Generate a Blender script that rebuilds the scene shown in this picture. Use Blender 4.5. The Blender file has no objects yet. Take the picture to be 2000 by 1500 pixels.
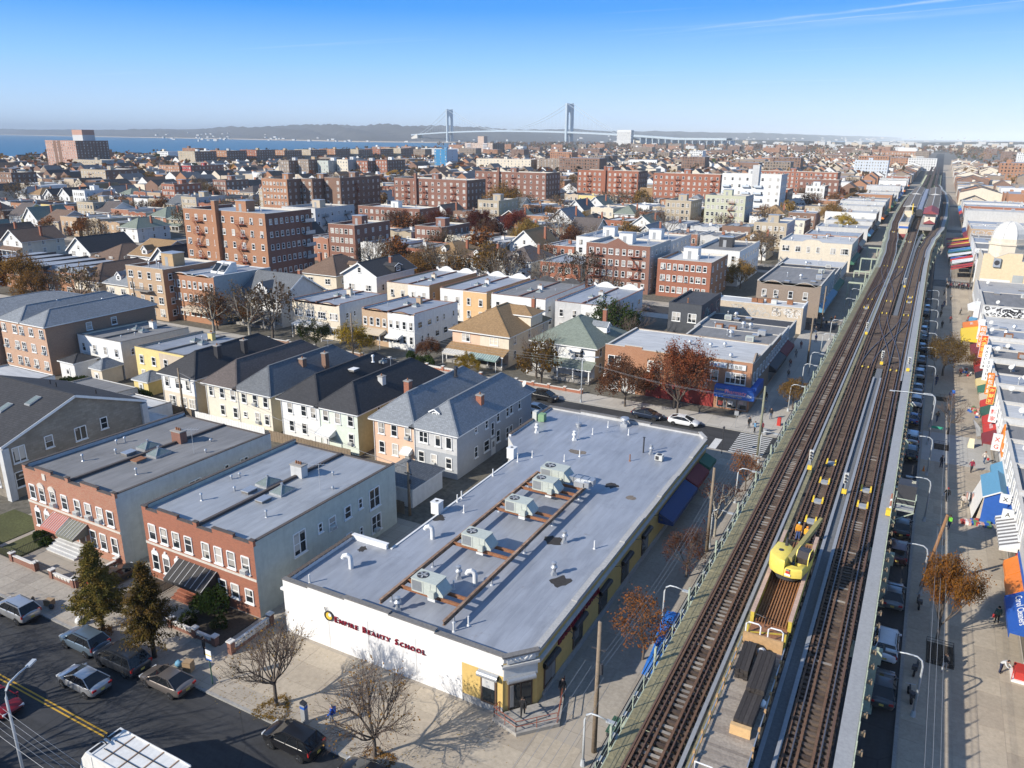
import bpy,math,random
from mathutils import Vector,Matrix
from math import radians,sin,cos,pi,sqrt,hypot,atan2
R=random.Random(11)
SC=bpy.context.scene
COL=SC.collection
cam=bpy.data.cameras.new('camera')
CAM=bpy.data.objects.new('camera',cam)
COL.objects.link(CAM)
cam.sensor_width=36.0
cam.sensor_fit='HORIZONTAL'
cam.lens=27.09
cam.clip_start=0.5
cam.clip_end=60000
_p,_r,_y=radians(17.86),radians(-0.412),radians(28.09)
_fw=Vector((-sin(_y)*cos(_p),cos(_y)*cos(_p),-sin(_p)))
_rt=Vector((cos(_y),sin(_y),0))
_dn=_fw.cross(_rt)
_rt2=cos(_r)*_rt+sin(_r)*_dn
_dn2=-sin(_r)*_rt+cos(_r)*_dn
CAM.matrix_world=Matrix(((_rt2.x,-_dn2.x,-_fw.x,0),(_rt2.y,-_dn2.y,-_fw.y,0),(_rt2.z,-_dn2.z,-_fw.z,41.0),(0,0,0,1)))
SC.camera=CAM
SUN_EL,SUN_DIR=30.0,55.0
W=bpy.data.worlds.new('World')
SC.world=W
W.use_nodes=True
_n,_l=W.node_tree.nodes,W.node_tree.links
_n.clear()
_sky=_n.new('ShaderNodeTexSky')
_sky.sky_type='NISHITA'
_sky.sun_disc=False
_sky.sun_elevation=radians(SUN_EL)
_sky.sun_rotation=radians(90-(SUN_DIR+180))
_sky.air_density=1.25
_sky.dust_density=0.35
_sky.ozone_density=2.4
_sky.altitude=0
_hs=_n.new('ShaderNodeHueSaturation')
_hs.inputs['Saturation'].default_value=1.05
_hs.inputs['Value'].default_value=1.0
_bg=_n.new('ShaderNodeBackground')
_bg.inputs['Strength'].default_value=0.14
_o=_n.new('ShaderNodeOutputWorld')
_l.new(_sky.outputs[0],_hs.inputs['Color'])
_tc=_n.new('ShaderNodeTexCoord')
def _wm(op,a,b=None,c=None):
 m=_n.new('ShaderNodeMath');m.operation=op
 for i,v in enumerate((a,b,c)):
  if v is None:continue
  if isinstance(v,(int,float)):m.inputs[i].default_value=v
  else:_l.new(v,m.inputs[i])
 return m.outputs[0]
_sp=_n.new('ShaderNodeSeparateXYZ');_l.new(_tc.outputs['Generated'],_sp.inputs[0])
_zc=_wm('MAXIMUM',_sp.outputs[2],0.02)
_px=_wm('DIVIDE',_sp.outputs[0],_zc);_py=_wm('DIVIDE',_sp.outputs[1],_zc)
_cb=_n.new('ShaderNodeCombineXYZ');_l.new(_px,_cb.inputs[0]);_l.new(_py,_cb.inputs[1])
_mp=_n.new('ShaderNodeMapping');_l.new(_cb.outputs[0],_mp.inputs[0])
_mp.inputs['Rotation'].default_value=(0,0,radians(-38));_mp.inputs['Scale'].default_value=(0.16,1.9,1)
_nz=_n.new('ShaderNodeTexNoise');_nz.inputs['Scale'].default_value=0.8;_nz.inputs['Detail'].default_value=7;_nz.inputs['Roughness'].default_value=0.6
_l.new(_mp.outputs[0],_nz.inputs['Vector'])
_mr=_n.new('ShaderNodeMapRange');_l.new(_nz.outputs[0],_mr.inputs[0])
_mr.inputs[1].default_value=0.60;_mr.inputs[2].default_value=0.86;_mr.inputs[3].default_value=0;_mr.inputs[4].default_value=0.22
_rp=_n.new('ShaderNodeValToRGB');_rp.color_ramp.elements[0].position=0.0
_st=[(0.0,(.56,.72,.93)),(.03,(.47,.68,.95)),(.08,(.25,.54,.93)),(.14,(.038,.30,.85)),(.2,(.022,.23,.78)),(.4,(.05,.19,.56)),(1.0,(.07,.17,.44))]
_cr=_rp.color_ramp
_cr.elements[0].color=(*_st[0][1],1);_cr.elements[1].position=1.0;_cr.elements[1].color=(*_st[-1][1],1)
for _q,_c in _st[1:-1]:
 _e=_cr.elements.new(_q);_e.color=(*_c,1)
_l.new(_sp.outputs[2],_rp.inputs[0])
_sc=_n.new('ShaderNodeVectorMath');_sc.operation='SCALE';_l.new(_rp.outputs[0],_sc.inputs[0]);_sc.inputs['Scale'].default_value=1/0.14
_fz=_n.new('ShaderNodeMapRange');_l.new(_sp.outputs[2],_fz.inputs[0])
_fz.inputs[1].default_value=.18;_fz.inputs[2].default_value=.6;_fz.inputs[3].default_value=.95;_fz.inputs[4].default_value=.25
_m0=_n.new('ShaderNodeMix');_m0.data_type='RGBA'
_l.new(_fz.outputs[0],_m0.inputs[0]);_l.new(_hs.outputs[0],_m0.inputs[6]);_l.new(_sc.outputs[0],_m0.inputs[7])
_cl=_mr.outputs[0]
_nb=_n.new('ShaderNodeTexNoise');_nb.inputs['Scale'].default_value=2.2;_nb.inputs['Detail'].default_value=6;_l.new(_cb.outputs[0],_nb.inputs['Vector'])
for _sl,_c0,_wd,_am in((.385,7.18,.10,.5),(.303,7.62,.05,.4),(.33,7.9,.3,.16)):
 _t=_wm('ADD',_wm('ADD',_py,_wm('MULTIPLY',_px,_sl)),_wm('MULTIPLY',_nb.outputs[0],.22))
 _dd=_wm('ABSOLUTE',_wm('SUBTRACT',_t,_c0+.11))
 _bb=_wm('MAXIMUM',_wm('SUBTRACT',1.,_wm('DIVIDE',_dd,_wd)),0.)
 _fd=_n.new('ShaderNodeMapRange');_l.new(_px,_fd.inputs[0]);_fd.inputs[1].default_value=-3.2;_fd.inputs[2].default_value=-.6
 _cl=_wm('ADD',_cl,_wm('MULTIPLY',_wm('MULTIPLY',_bb,_fd.outputs[0]),_wm('MULTIPLY',_nb.outputs[0],_am)))
_mx=_n.new('ShaderNodeMix');_mx.data_type='RGBA'
_l.new(_cl,_mx.inputs[0]);_l.new(_m0.outputs[2],_mx.inputs[6]);_mx.inputs[7].default_value=(6.5,6.8,7.2,1)
_l.new(_mx.outputs[2],_bg.inputs['Color'])
_l.new(_bg.outputs[0],_o.inputs['Surface'])
_s=bpy.data.lights.new('sun','SUN')
SUN=bpy.data.objects.new('sun',_s)
COL.objects.link(SUN)
_s.energy=5.0
_s.angle=radians(0.53)
_s.color=(1.0,0.93,0.82)
_d=Vector((cos(radians(SUN_DIR))*cos(radians(SUN_EL)),sin(radians(SUN_DIR))*cos(radians(SUN_EL)),-sin(radians(SUN_EL))))
SUN.rotation_euler=_d.to_track_quat('-Z','Y').to_euler()
SUN.location=(-60,-80,90)
SC.view_settings.view_transform='Standard'
SC.view_settings.look='None'
SC.view_settings.gamma=1.0
SC.view_settings.exposure=0.3
SC.cycles.use_denoising=True
SC.cycles.max_bounces=5
SC.cycles.diffuse_bounces=2
SC.cycles.glossy_bounces=2
SC.cycles.transmission_bounces=3
SC.cycles.transparent_max_bounces=6
SC.cycles.volume_bounces=0
SC.cycles.caustics_reflective=False
SC.cycles.caustics_refractive=False
MATS={}
class NT:
 def __init__(s,name):
  s.m=bpy.data.materials.new(name);s.m.use_nodes=True
  s.t=s.m.node_tree;s.t.nodes.clear()
  s.out=s.t.nodes.new('ShaderNodeOutputMaterial')
 def n(s,typ,ins=None,**props):
  nd=s.t.nodes.new(typ)
  for k,v in props.items():setattr(nd,k,v)
  for k,v in(ins or{}).items():
   if isinstance(v,bpy.types.NodeSocket):s.t.links.new(v,nd.inputs[k])
   else:nd.inputs[k].default_value=v
  return nd
 def math(s,op,a,b=0.0):
  return s.n('ShaderNodeMath',{0:a,1:b},operation=op).outputs[0]
 def mix(s,f,a,b,mode='MIX'):
  nd=s.n('ShaderNodeMix',None,data_type='RGBA',blend_type=mode)
  for i,v in((0,f),(6,a),(7,b)):
   if isinstance(v,bpy.types.NodeSocket):s.t.links.new(v,nd.inputs[i])
   else:nd.inputs[i].default_value=v if i==0 else(*v[:3],1)
  return nd.outputs[2]
 def noise(s,vec,scale,detail=3,rough=.55):
  return s.n('ShaderNodeTexNoise',{'Vector':vec,'Scale':scale,'Detail':detail,'Roughness':rough}).outputs[0]
 def ramp(s,v,a,b,lo=0.,hi=1.):
  return s.n('ShaderNodeMapRange',{0:v,1:a,2:b,3:lo,4:hi}).outputs[0]
def c3(c,k=1.0):return(min(1,c[0]*k),min(1,c[1]*k),min(1,c[2]*k))
def mat(name,col,rough=.8,var=.18,vs=1.2,metal=0.,kind=None,col2=None,bump=0.,spec=.35,rnd=0.,emit=0.,seam=None,sx=1.,sy=1.,streak=0.):
 if name in MATS:return MATS[name]
 b=NT(name);MATS[name]=b.m
 geo=b.n('ShaderNodeNewGeometry')
 pos,nor=geo.outputs['Position'],geo.outputs['True Normal']
 big=b.noise(pos,vs*.13,4,.6)
 fine=b.noise(pos,vs*2.3,4,.65)
 base=b.mix(b.ramp(fine,.3,.7),c3(col,1-var),c3(col,1+var*.6))
 hgt=fine
 if kind in('brick','siding','shingle','block'):
  sp=b.n('ShaderNodeSeparateXYZ',{0:pos}).outputs;sn=b.n('ShaderNodeSeparateXYZ',{0:nor}).outputs
  ax=b.math('GREATER_THAN',b.math('ABSOLUTE',sn[0]),b.math('ABSOLUTE',sn[1]))
  u=b.math('ADD',b.math('MULTIPLY',sp[0],b.math('SUBTRACT',1.,ax)),b.math('MULTIPLY',sp[1],ax))
  v=sp[2]
  if kind=='shingle':v=b.math('MULTIPLY',v,1.8)
  uv=b.n('ShaderNodeCombineXYZ',{0:u,1:v}).outputs[0]
  if kind=='siding':
   fr=b.math('FRACT',b.math('MULTIPLY',v,5.5))
   base=b.mix(b.ramp(fr,.0,.22,.55,0.),base,c3(col,.62))
   hgt=fr
  else:
   bw,bh,mo={'brick':(.24,.085,.012),'block':(.62,.3,.02),'shingle':(.32,.2,.02)}[kind]
   c2=col2 or c3(col,.72)
   br=b.n('ShaderNodeTexBrick',{'Vector':uv,'Color1':(*c3(col,1.08),1),'Color2':(*c2,1),'Mortar':(*(c3(col,.55)if kind=='shingle' else(col[0]*.5+.14,col[1]*.5+.12,col[2]*.5+.10)),1),'Scale':1.,'Mortar Size':mo,'Bias':0.,'Brick Width':bw,'Row Height':bh})
   base=b.mix(.85,base,br.outputs[0])
   hgt=br.outputs[1]
 if kind=='flags':
  br=b.n('ShaderNodeTexBrick',{'Vector':pos,'Color1':(*c3(col,1.07),1),'Color2':(*c3(col,.9),1),'Mortar':(*c3(col,.5),1),'Scale':1.,'Mortar Size':.02,'Brick Width':1.5*sx,'Row Height':1.5*sy},offset=0.)
  base=b.mix(.7,base,br.outputs[0])
 if kind=='planks':
  br=b.n('ShaderNodeTexBrick',{'Vector':pos,'Color1':(*c3(col,1.15),1),'Color2':(*c3(col,.75),1),'Mortar':(*c3(col,.3),1),'Scale':1.,'Mortar Size':.012,'Brick Width':3.*sx,'Row Height':.2*sy})
  base=b.mix(.8,base,br.outputs[0])
 if kind=='silver':
  mp=b.n('ShaderNodeMapping',{0:pos,3:(.25,1.6,1.)if seam=='x' else(1.6,.25,1.)}).outputs[0]
  st=b.noise(mp,.9,5,.65)
  base=b.mix(b.ramp(st,.3,.72),c3(col,.74),c3(col,1.16))
  sp=b.n('ShaderNodeSeparateXYZ',{0:pos}).outputs
  wob=b.math('MULTIPLY',b.noise(pos,.7,2),.18)
  fr=b.math('FRACT',b.math('MULTIPLY',b.math('ADD',sp[1]if seam=='x' else sp[0],wob),1.02))
  base=b.mix(b.ramp(fr,.0,.05,.55,0.),base,c3(col,1.3))
  base=b.mix(b.ramp(fr,.93,1.,0.,.5),base,c3(col,.5))
  pt=b.noise(pos,.24,6,.72)
  base=b.mix(b.ramp(pt,.56,.68,0.,.5),base,c3(col,.62))
  base=b.mix(b.ramp(b.noise(pos,.55,6,.75),.63,.70,0.,.6),base,(.21,.185,.165))
  base=b.mix(b.ramp(b.noise(pos,.09,4,.6),.45,.7,0.,.35),base,c3(col,1.25))
 if kind=='asphalt':
  mp=b.n('ShaderNodeMapping',{0:pos,3:(1.,.12,1.)if seam=='y' else(.12,1.,1.)}).outputs[0]
  base=b.mix(b.ramp(b.noise(mp,.9,4),.4,.7,0.,.6),base,c3(col,1.7))
  vo=b.n('ShaderNodeTexVoronoi',{'Vector':pos,'Scale':.16},feature='DISTANCE_TO_EDGE').outputs[0]
  base=b.mix(b.ramp(vo,.0,.012,.6,0.),base,c3(col,.45))
 if streak:
  sv=b.noise(b.n('ShaderNodeMapping',{0:pos,3:(1.7,1.7,.16)}).outputs[0],1.,5,.7)
  base=b.mix(b.ramp(sv,.5,.78,0.,streak),base,c3(col,.52))
 dirt=b.ramp(big,.35,.68)
 base=b.mix(b.math('MULTIPLY',dirt,var*1.1),base,c3(col,.5))
 if rnd:
  oi=b.n('ShaderNodeObjectInfo').outputs['Random']
  base=b.n('ShaderNodeHueSaturation',{'Color':base,'Value':b.ramp(oi,0,1,1-rnd,1+rnd),'Hue':b.ramp(oi,0,1,.5-rnd*.02,.5+rnd*.02)}).outputs[0]
 ps=b.n('ShaderNodeBsdfPrincipled',{'Base Color':base,'Roughness':rough,'Metallic':metal,'Specular IOR Level':spec})
 if bump:
  bp=b.n('ShaderNodeBump',{'Height':hgt,'Strength':bump,'Distance':.03}).outputs[0]
  b.t.links.new(bp,ps.inputs['Normal'])
 if emit:
  ps.inputs['Emission Strength'].default_value=emit;ps.inputs['Emission Color'].default_value=(*col,1)
 b.t.links.new(ps.outputs[0],b.out.inputs[0])
 return b.m
def glass(name,dark=(.02,.025,.03),curtain=(.55,.52,.47),p=.35):
 if name in MATS:return MATS[name]
 b=NT(name);MATS[name]=b.m
 oi=b.n('ShaderNodeObjectInfo').outputs['Random']
 tc=b.n('ShaderNodeTexCoord').outputs['Object']
 pos=b.n('ShaderNodeNewGeometry').outputs['Position']
 cell=b.n('ShaderNodeTexWhiteNoise',{'Vector':b.n('ShaderNodeVectorMath',{0:pos,1:(1.3,1.3,2.9)},operation='SNAP').outputs[0]}).outputs[0]
 r=b.math('FRACT',b.math('ADD',oi,cell))
 z=b.n('ShaderNodeSeparateXYZ',{0:tc}).outputs[2]
 drawn=b.math('GREATER_THAN',b.math('ADD',z,b.math('MULTIPLY',r,1.4)),1.75-p)
 tone=b.mix(b.math('FRACT',b.math('MULTIPLY',r,7.3)),c3(curtain,.6),curtain)
 col=b.mix(b.math('MULTIPLY',drawn,b.math('LESS_THAN',b.math('FRACT',b.math('MULTIPLY',r,3.7)),p+.25)),dark,tone)
 ps=b.n('ShaderNodeBsdfPrincipled',{'Base Color':col,'Roughness':.06,'Specular IOR Level':.6})
 b.t.links.new(ps.outputs[0],b.out.inputs[0])
 return b.m
def leafmat(name,col,col2,tr=.35):
 if name in MATS:return MATS[name]
 b=NT(name);MATS[name]=b.m
 pos=b.n('ShaderNodeTexCoord').outputs['Object']
 f=b.noise(pos,1.1,3);f2=b.n('ShaderNodeTexWhiteNoise',{'Vector':b.n('ShaderNodeVectorMath',{0:pos,1:(.25,.25,.25)},operation='SNAP').outputs[0]}).outputs[0]
 base=b.mix(b.ramp(f,.35,.65),col,col2)
 base=b.mix(b.math('MULTIPLY',f2,.6),base,c3(col,.5))
 oi=b.n('ShaderNodeObjectInfo').outputs['Random']
 base=b.n('ShaderNodeHueSaturation',{'Color':base,'Value':b.ramp(oi,0,1,.8,1.2),'Hue':b.ramp(oi,0,1,.488,.512)}).outputs[0]
 ds=b.n('ShaderNodeBsdfDiffuse',{'Color':base}).outputs[0]
 tl=b.n('ShaderNodeBsdfTranslucent',{'Color':base}).outputs[0]
 mx=b.n('ShaderNodeMixShader',{0:tr,1:ds,2:tl}).outputs[0]
 b.t.links.new(mx,b.out.inputs[0])
 return b.m
class MB:
 def __init__(s):s.v=[];s.f=[];s.m=[]
 def quad(s,a,b,c,d,m=0):
  i=len(s.v);s.v+=[a,b,c,d];s.f.append((i,i+1,i+2,i+3));s.m.append(m);return s
 def poly(s,pts,m=0):
  i=len(s.v);s.v+=list(pts);s.f.append(tuple(range(i,i+len(pts))));s.m.append(m);return s
 def box(s,x0,x1,y0,y1,z0,z1,m=0,top=None,skip=''):
  i=len(s.v)
  s.v+=[(x0,y0,z0),(x1,y0,z0),(x1,y1,z0),(x0,y1,z0),(x0,y0,z1),(x1,y0,z1),(x1,y1,z1),(x0,y1,z1)]
  F={'b':(3,2,1,0),'t':(4,5,6,7),'s':(0,1,5,4),'e':(1,2,6,5),'n':(2,3,7,6),'w':(3,0,4,7)}
  for k,f in F.items():
   if k in skip:continue
   s.f.append(tuple(i+j for j in f));s.m.append(top if(k=='t' and top is not None)else m)
  return s
 def obox(s,c,ax,ay,az,m=0):
  c,ax,ay,az=map(Vector,(c,ax,ay,az));i=len(s.v)
  for k in(-1,1):
   for a,b in((-1,-1),(1,-1),(1,1),(-1,1)):
    s.v.append(tuple(c+a*ax+b*ay+k*az))
  for f in((3,2,1,0),(4,5,6,7),(0,1,5,4),(1,2,6,5),(2,3,7,6),(3,0,4,7)):
   s.f.append(tuple(i+j for j in f));s.m.append(m)
  return s
 def bar(s,p,q,w,h=None,m=0,up=(0,0,1)):
  p,q=Vector(p),Vector(q);d=q-p
  if d.length<1e-6:return s
  d.normalize();u=Vector(up)
  if abs(d.dot(u))>.98:u=Vector((1,0,0))
  a=d.cross(u).normalized();b=a.cross(d).normalized()
  return s.obox((p+q)/2,(q-p)/2,a*(w/2),b*((h or w)/2),m)
 def tube(s,pts,rad,n=6,m=0,cap=True):
  pts=[Vector(p)for p in pts];rings=[]
  for k,p in enumerate(pts):
   d=(pts[min(k+1,len(pts)-1)]-pts[max(k-1,0)])
   if d.length<1e-9:d=Vector((0,0,1))
   d.normalize()
   u=Vector((0,0,1))if abs(d.z)<.95 else Vector((1,0,0))
   a=d.cross(u).normalized();b=a.cross(d)
   r=rad[k]if isinstance(rad,(list,tuple))else rad
   i=len(s.v)
   for j in range(n):
    t=2*pi*j/n
    s.v.append(tuple(p+a*(r*cos(t))+b*(r*sin(t))))
   rings.append(i)
  for i,k in zip(rings,rings[1:]):
   for j in range(n):
    s.f.append((i+j,i+(j+1)%n,k+(j+1)%n,k+j));s.m.append(m)
  if cap and n>2:
   s.f.append(tuple(rings[0]+j for j in reversed(range(n))));s.m.append(m)
   s.f.append(tuple(rings[-1]+j for j in range(n)));s.m.append(m)
  return s
 def cyl(s,x,y,z0,z1,r,r1=None,n=12,m=0):return s.tube([(x,y,z0),(x,y,z1)],[r,r if r1 is None else r1],n,m)
 def prism(s,pts,axis,a,b,m=0,capm=None):
  f={'y':lambda p,t:(p[0],t,p[1]),'x':lambda p,t:(t,p[0],p[1]),'z':lambda p,t:(p[0],p[1],t)}[axis]
  i=len(s.v);n=len(pts)
  s.v+=[f(p,a)for p in pts]+[f(p,b)for p in pts]
  s.f.append(tuple(range(i,i+n)));s.m.append(m if capm is None else capm)
  s.f.append(tuple(range(i+2*n-1,i+n-1,-1)));s.m.append(m)
  for j in range(n):
   k=(j+1)%n
   s.f.append((i+k,i+j,i+n+j,i+n+k));s.m.append(m)
  return s
 def mesh(s,name,mats,smooth=False,fix=True):
  me=bpy.data.meshes.new(name)
  me.from_pydata(s.v,[],s.f)
  for m in(mats if isinstance(mats,(list,tuple))else[mats]):me.materials.append(m)
  if any(s.m):me.polygons.foreach_set('material_index',s.m)
  if smooth:
   me.polygons.foreach_set('use_smooth',[True]*len(me.polygons))
   if smooth is not True:me.set_sharp_from_angle(angle=radians(smooth))
  me.validate();me.update()
  return me
 def build(s,name,mats,parent=None,smooth=False,loc=None):
  return put(name,s.mesh(name,mats,smooth),parent,loc)
def put(name,me,parent=None,loc=None,rz=0.):
 o=bpy.data.objects.new(name,me)
 COL.objects.link(o)
 if parent is not None:o.parent=parent
 if loc is not None:o.location=loc
 if rz:o.rotation_euler=(0,0,rz)
 return o
def tag(o,label,cat,group=None,kind=None):
 if label:o['label']=label
 if cat:o['category']=cat
 if group:o['group']=group
 if kind:o['kind']=kind
 return o
def empty(name,loc=(0,0,0),rz=0.,label=None,cat=None,group=None):
 o=put(name,None,None,loc,rz)
 o.empty_display_size=.3
 return tag(o,label,cat,group)
def struct(o):o['kind']='structure';return o
def stuff(o):o['kind']='stuff';return o
def copy_tree(o,parent=None):
 c=o.copy();COL.objects.link(c);c.parent=parent
 for ch in list(o.children):copy_tree(ch,c)
 return c
def interp(tab,t):
 if t<=tab[0][0]:return tab[0][1]
 for(a,b),(c,d)in zip(tab,tab[1:]):
  if t<=c:
   f=(t-a)/(c-a);return b+(d-b)*f
 return tab[-1][1]
def sinterp(tab,t):
 if t<=tab[0][0]:return tab[0][1]
 for(a,b),(c,d)in zip(tab,tab[1:]):
  if t<=c:
   f=(t-a)/(c-a);f=f*f*(3-2*f);return b+(d-b)*f
 return tab[-1][1]
def evaluated(ob):
 ts=bpy.data.scenes.new('scratch');ts.collection.objects.link(ob)
 vl=ts.view_layers[0];vl.update()
 me=bpy.data.meshes.new_from_object(ob.evaluated_get(vl.depsgraph))
 bpy.data.objects.remove(ob);bpy.data.scenes.remove(ts)
 return me
def text_mesh(name,body,size,mats,parent,loc,rot,depth=.03,bold=.0,align='LEFT',shear=0.):
 cu=bpy.data.curves.new(name,'FONT');cu.body=body;cu.size=size;cu.extrude=depth;cu.offset=bold
 cu.align_x=align;cu.shear=shear;cu.resolution_u=2
 t=bpy.data.objects.new('tmp_text',cu)
 me=evaluated(t);me.name=name
 bpy.data.curves.remove(cu)
 me.materials.clear();me.materials.append(mats)
 o=put(name,me,parent,loc);o.rotation_euler=rot
 return o
M_ASPH=mat('asphalt',(.042,.043,.046),.85,.3,1.5,kind='asphalt',seam='x')
M_ASPHY=mat('asphalt_avenue',(.040,.041,.044),.85,.3,1.5,kind='asphalt',seam='y')
M_WALK=mat('sidewalk_concrete',(.40,.35,.285),.9,.2,1.0,kind='flags',sx=1.,sy=1.)
M_WALK2=mat('pale_concrete',(.47,.44,.39),.9,.15,1.0,kind='flags',sx=1.2,sy=1.2)
M_CONC=mat('concrete',(.36,.34,.31),.9,.2,1.4)
M_KERB=mat('kerb_stone',(.33,.32,.30),.85,.2,2.)
M_YARD=mat('yard_ground',(.16,.145,.115),.95,.45,.8)
M_TOWN=mat('town_ground',(.17,.16,.145),.95,.4,.12)
M_WHITEP=mat('white_paint',(.78,.78,.76),.6,.08,1.)
M_YELP=mat('yellow_road_paint',(.62,.36,.04),.7,.3,3.)
M_LINE=mat('white_road_paint',(.66,.66,.64),.7,.25,3.)
M_BLACK=mat('black_rubber',(.015,.015,.016),.8,.2,3.)
M_STEEL=mat('galvanised_steel',(.52,.54,.56),.45,.12,3.,metal=.6)
M_LAMP=mat('lamp_grey_paint',(.50,.53,.55),.5,.1,3.,metal=.2)
M_DARKM=mat('dark_metal',(.05,.05,.055),.5,.15,3.)
M_RUST=mat('rusty_steel',(.33,.15,.075),.85,.45,2.5)
M_WOODP=mat('pole_wood',(.26,.20,.14),.9,.3,2.)
M_GLASS=glass('window_glass')
M_GLASSD=glass('dark_window_glass',(.015,.02,.025),(.3,.3,.3),.12)
M_GLASSC=glass('curtained_glass',(.03,.035,.04),(.62,.6,.55),.6)
M_FRAMEW=mat('white_window_frame',(.80,.80,.78),.5,.06,2.)
M_FRAMEB=mat('brown_window_frame',(.12,.075,.05),.6,.15,2.)
M_FRAMEG=mat('grey_window_frame',(.33,.34,.35),.5,.1,2.)
M_STONE=mat('limestone_trim',(.62,.58,.51),.8,.14,2.)
M_AC=mat('ac_casing',(.60,.60,.56),.6,.12,2.)
M_HVAC=mat('hvac_casing',(.50,.53,.47),.55,.1,2.)
M_TILE=mat('coping_tile',(.12,.10,.09),.85,.4,4.)
M_COPE=mat('concrete_coping',(.20,.19,.18),.9,.25,2.)
M_SKYL=mat('skylight_glass',(.22,.26,.24),.12,.25,2.,spec=.6)
#  the setting: land, water, streets
NEAR_SHORE=[(-6000,-3000),(-1320,-3000),(-1313,532),(-1300,728),(-1288,894),(-1304,1129),(-1256,1371),(-1185,1780),(-1362,2322),(-1661,3096),(-1800,3560),(-1500,5200),(-900,9000),(-900,30000),(30000,30000),(30000,-3000)]
mb=MB();mb.poly([(x,y,0.)for x,y in NEAR_SHORE[1:]])
struct(mb.build('ground',M_TOWN))
M_SEA=NT('sea_water')
_pos=M_SEA.n('ShaderNodeNewGeometry').outputs['Position']
_wv=M_SEA.noise(M_SEA.n('ShaderNodeMapping',{0:_pos,3:(.02,.05,1.)}).outputs[0],1.,5,.7)
_pr=M_SEA.n('ShaderNodeBsdfPrincipled',{'Base Color':(.03,.12,.19,1),'Roughness':.35,'Specular IOR Level':.35,'Normal':M_SEA.n('ShaderNodeBump',{'Height':_wv,'Strength':.6,'Distance':1.5}).outputs[0]})
M_SEA.t.links.new(_pr.outputs[0],M_SEA.out.inputs[0]);M_SEA=M_SEA.m
mb=MB();mb.quad((-24000,-3000,-1.2),(-500,-3000,-1.2),(-500,38000,-1.2),(-24000,38000,-1.2))
struct(mb.build('sea',M_SEA))
M_HILL=mat('far_wooded_hills',(.13,.125,.12),.95,.5,.03)
_far=[(-20000,5200),(-12982,7339),(-7678,5363),(-5389,4682),(-3715,4063),(-3041,3758),(-2560,3806),(-2330,4300),(-2050,5600),(-1300,8300),(-1300,30000)]
_hgt=[(0,20),(4,74),(8,62),(12,76),(16,104),(20,100),(24,98),(28,82),(32,78),(36,70),(40,60)]
RH=random.Random(3)
mb=MB();NI,NJ=160,14
def _farpt(i,j):
 t=i/NI*(len(_far)-1);k=min(int(t),len(_far)-2);f=t-k
 x=_far[k][0]*(1-f)+_far[k+1][0]*f;y=_far[k][1]*(1-f)+_far[k+1][1]*f
 d=hypot(x,y);s=j/NJ
 ux,uy=x/d,y/d
 dist=d+s*4200
 hh=interp(_hgt,t*4)*min(1.,(s*2.2)**1.3)if j else-1.5
 hh*=(1+.22*sin(i*.37+j)+.12*sin(i*1.3+j*2.1))if j else 1
 return(ux*dist,uy*dist,hh+(RH.uniform(-3,5)if j>1 else 0))
for i in range(NI+1):
 for j in range(NJ+1):mb.v.append(_farpt(i,j))
for i in range(NI):
 for j in range(NJ):
  a=i*(NJ+1)+j;mb.f.append((a,a+NJ+1,a+NJ+2,a+1));mb.m.append(0)
struct(mb.build('hills',M_HILL,smooth=True))
mb=MB()
for a,b in zip(_far[1:7],_far[2:8]):
 for k in range(12):
  f=k/12;x=a[0]+(b[0]-a[0])*f;y=a[1]+(b[1]-a[1])*f;d=hypot(x,y)
  mb.v+=[(x,y,-.9),(x*(1+60/d),y*(1+60/d),5.)]
for i in range(0,len(mb.v)-2,2):mb.f.append((i,i+2,i+3,i+1));mb.m.append(0)
struct(mb.build('beach',mat('beach_sand',(.48,.40,.31),.95,.2,.05)))
mb=MB()
for i in range(61):
 x=-1500+i*75
 for j in range(7):
  y=2700+j*450
  mb.v.append((x+RH.uniform(-15,15),y,[0,4,9,14,18,20,20][j]*(1+.25*sin(i*.31))+(RH.uniform(-1,2.5)if j else-1)))
for i in range(60):
 for j in range(6):
  a=i*7+j;mb.f.append((a,a+7,a+8,a+1));mb.m.append(0)
struct(mb.build('ridge',mat('ridge_woods',(.10,.09,.07),.95,.5,.02),smooth=True))
PER=79.0
def street_y(k):return 104.3+PER*(k-1)
mb=MB();mb.quad((-14.7,-40,.004),(3.2,-40,.004),(3.2,2600,.004),(-14.7,2600,.004))
struct(mb.build('avenue_road',M_ASPHY))
mb=MB();mb.quad((-420,19.2,.006),(-14.7,19.2,.006),(-14.7,32.3,.006),(-420,32.3,.006))
struct(mb.build('cross_street_road',M_ASPH))
for k in range(1,12):
 y=street_y(k);mb=MB();mb.quad((-246,y-4.3,.006),(-14.7,y-4.3,.006),(-14.7,y+4.3,.006),(-246,y+4.3,.006))
 struct(mb.build('side_street_road',M_ASPH))
mb=MB();mb.quad((-264,32.3,.006),(-246,32.3,.006),(-246,1000,.006),(-264,1000,.006))
struct(mb.build('parallel_avenue_road',M_ASPHY))
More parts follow.
